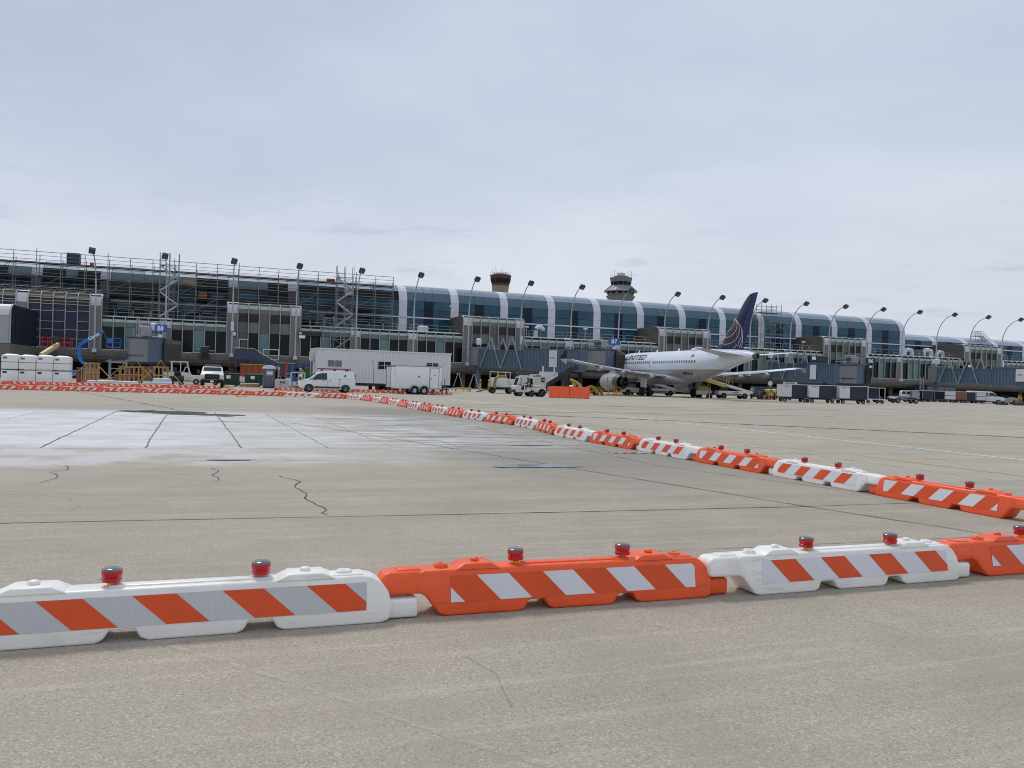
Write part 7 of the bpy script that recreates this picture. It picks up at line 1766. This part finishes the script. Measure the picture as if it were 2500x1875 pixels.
ec = thing('electrical_cabinet', 'pale electrical cabinet with black label plate behind the generator', 'cabinet', (-22.4, 80.3, 0), radians(12)); part('case', MB().bx(-.32,.32,-.25,.25,.1,1.55), ec, mats=cap_grey, bev=.02); part('label_plate', MB().bx(-.22,.22,-.262,-.25,1.22,1.40), ec, mats=text_black); part('lower_panel', MB().bx(-.25,.25,-.262,-.25,.3,1.05), ec, mats=foam_white)
cg = thing('cylinder_cage', 'white framed cage with blue gas cylinders left of the green container', 'cage', (-20.6, 77.9, 0), radians(12)); part('frame', MB().bx(-.95,-.9,-.4,-.35,0,1.65).bx(.35,.4,-.4,-.35,0,1.65).bx(-.2,-.15,-.4,-.35,0,1.65).bx(-.95,.4,-.4,-.35,1.6,1.66).bx(-.95,-.9,.35,.4,0,1.65).bx(.35,.4,.35,.4,0,1.65), cg, mats=metal_white)
for k in range(4): part('gas_cylinder', MB().lathe([(0,.05),(.11,.05),(.11,1.15),(.05,1.3),(.04,1.4),(0,1.42)], 12), cg, (-.78+.26*k, .05, 0), mats=(blue_paint, blue_steel, blue_paint, dark_metal)[k], smooth=50)
part('notice', MB().bx(-.12,.18,-.43,-.405,1.25,1.5), cg, mats=text_white); part('mesh_panel', MB().bx(.02,.32,-.39,-.37,.1,1.2), cg, mats=wood)
tb = thing('tool_board', 'board of mixed orange and brown tools left of the white framed cage', 'tools', (-21.6, 78.4, 0), .2)
for k, (x, h, mt) in enumerate(((0,1.0,wood),(.2,.8,hi_orange),(.36,.9,brown_box),(.5,.6,yellow_paint))): part('tool_case', MB().bx(x-.08,x+.08,-.15,.15,.0,h), tb, mats=mt, bev=.02)
lumber = thing('lumber_stack', 'low stack of pale boards on the ground beside the portable toilet', 'lumber', (-26.6, 81.0, 0), .2)
for k in range(4): part('board', MB().bx(-.9,.9,-.3,.3,.05+.10*k,.13+.10*k), lumber, (.03*(k % 2),0,0), mats=foam_white if k == 3 else wood)
# steel stair from the terminal door
sts = thing('entry_stair', 'dark blue steel stair with cream handrail down from the terminal door', 'stair', W(18.7, -1.9), TH)
part('landing', MB().bx(0,2.6,0,1.9,3.9,4.05).bx(0,2.6,-.05,0,3.4,4.15), sts, mats=blue_steel); part('landing_post', MB().bx(.1,.25,.05,.2,0,3.9).bx(2.3,2.45,.05,.2,0,3.9), sts, mats=blue_steel)
X0, Z0, X1, Z1 = 2.6, 4.0, 6.2, 2.05
mb = MB(); mb.beam((X0,0,Z0-.1),(X1,0,Z1-.1),.06,.34); mb.beam((X0,1.3,Z0-.1),(X1,1.3,Z1-.1),.06,.34); part('stringer', mb, sts, mats=blue_steel)
for k in range(11): part('tread', shared('trd', lambda: MB().bx(-.14,.14,.04,1.26,-.02,.02).mesh('tread', blue_steel)), sts, (X0+(X1-X0)*(k+.5)/11, 0, Z0+(Z1-Z0)*(k+.5)/11))
part('guard_panel', MB().prism([(X0,Z0),(X1,Z1),(X1,Z1+.85),(X0,Z0+.9)], -.02, .02, 'y').bx(0,X0,-.04,0,4.1,4.95), sts, mats=blue_steel)
part('lower_landing', MB().bx(X1,X1+2.4,0,1.4,1.9,2.05).bx(X1,X1+2.4,-.04,0,1.0,2.8).bx(X1+2.3,X1+2.4,0,1.4,0,2.0), sts, mats=blue_steel)
part('handrail', MB().tube([(-.1,-.06,5.1),(X0,-.06,5.1),(X1,-.06,Z1+1.05),(X1+2.4,-.06,Z1+1.05)], .055, 8), sts, mats=cream_rail)
part('inner_frame', MB().bx(4.0,6.3,.9,.96,5.0,5.12).bx(4.0,6.3,.9,.96,3.5,3.62).bx(4.0,4.1,.9,.96,3.6,5.0).bx(6.2,6.3,.9,.96,3.6,5.0), sts, mats=metal_white)
# wall service box and life ring, round vents on the belly
sb = thing('wall_service_box', 'dark louvred service cabinet with bracket arms on the wall left of the entry stair', 'cabinet', W(14.0, -.25), TH); part('case', MB().bx(0,1.2,0,.6,3.3,5.1), sb, mats=dark_metal, bev=.02); part('bracket', MB().bx(-.7,0,.1,.2,4.7,4.85).bx(1.2,1.9,.1,.2,4.5,4.65).bx(-.05,1.25,-.04,.0,5.1,5.18), sb, mats=galv); part('case_door', MB().bx(.15,1.05,-.03,0,3.45,4.3), sb, mats=recess)
wb = thing('wall_box', 'small white faced box on the wall above the entry stair door', 'box', W(18.35, .3), TH); part('case', MB().bx(0,.5,0,.25,6.9,7.6), wb, mats=dark_metal, bev=.02); part('face', MB().bx(.06,.44,-.012,0,6.98,7.52), wb, mats=text_white)
# service vehicles and stores in the shade under the concourse, seen between columns
for i in range(16):
    u = 9+10.2*i+random.uniform(-2,2); d = (random.uniform(1.2,3.2), random.uniform(.8,1.6), random.uniform(1.0,2.1)); v = random.uniform(2.2,6.5)
    if 55 < u < 60: continue
    q = thing('store_cabinet', f'dim {("grey","blue","white","dark")[i % 4]} cabinet in shade under the concourse, {ordinal(i)} from the left', 'cabinet', W(u, v), TH, 'stores under the concourse')
    mt = (cap_grey, blue_steel, dirty_white, dark_metal)[i % 4]
    part('case', MB().bx(0,d[0],0,d[1],.12,d[2]), q, mats=mt, bev=.03); part('case_door', MB().bx(.08,d[0]*.48,-.02,0,.2,d[2]-.1).bx(d[0]*.52,d[0]-.08,-.02,0,.2,d[2]-.1), q, mats=mt); part('base', MB().bx(.1,d[0]-.1,.05,d[1],0,.12), q, mats=black_rubber)
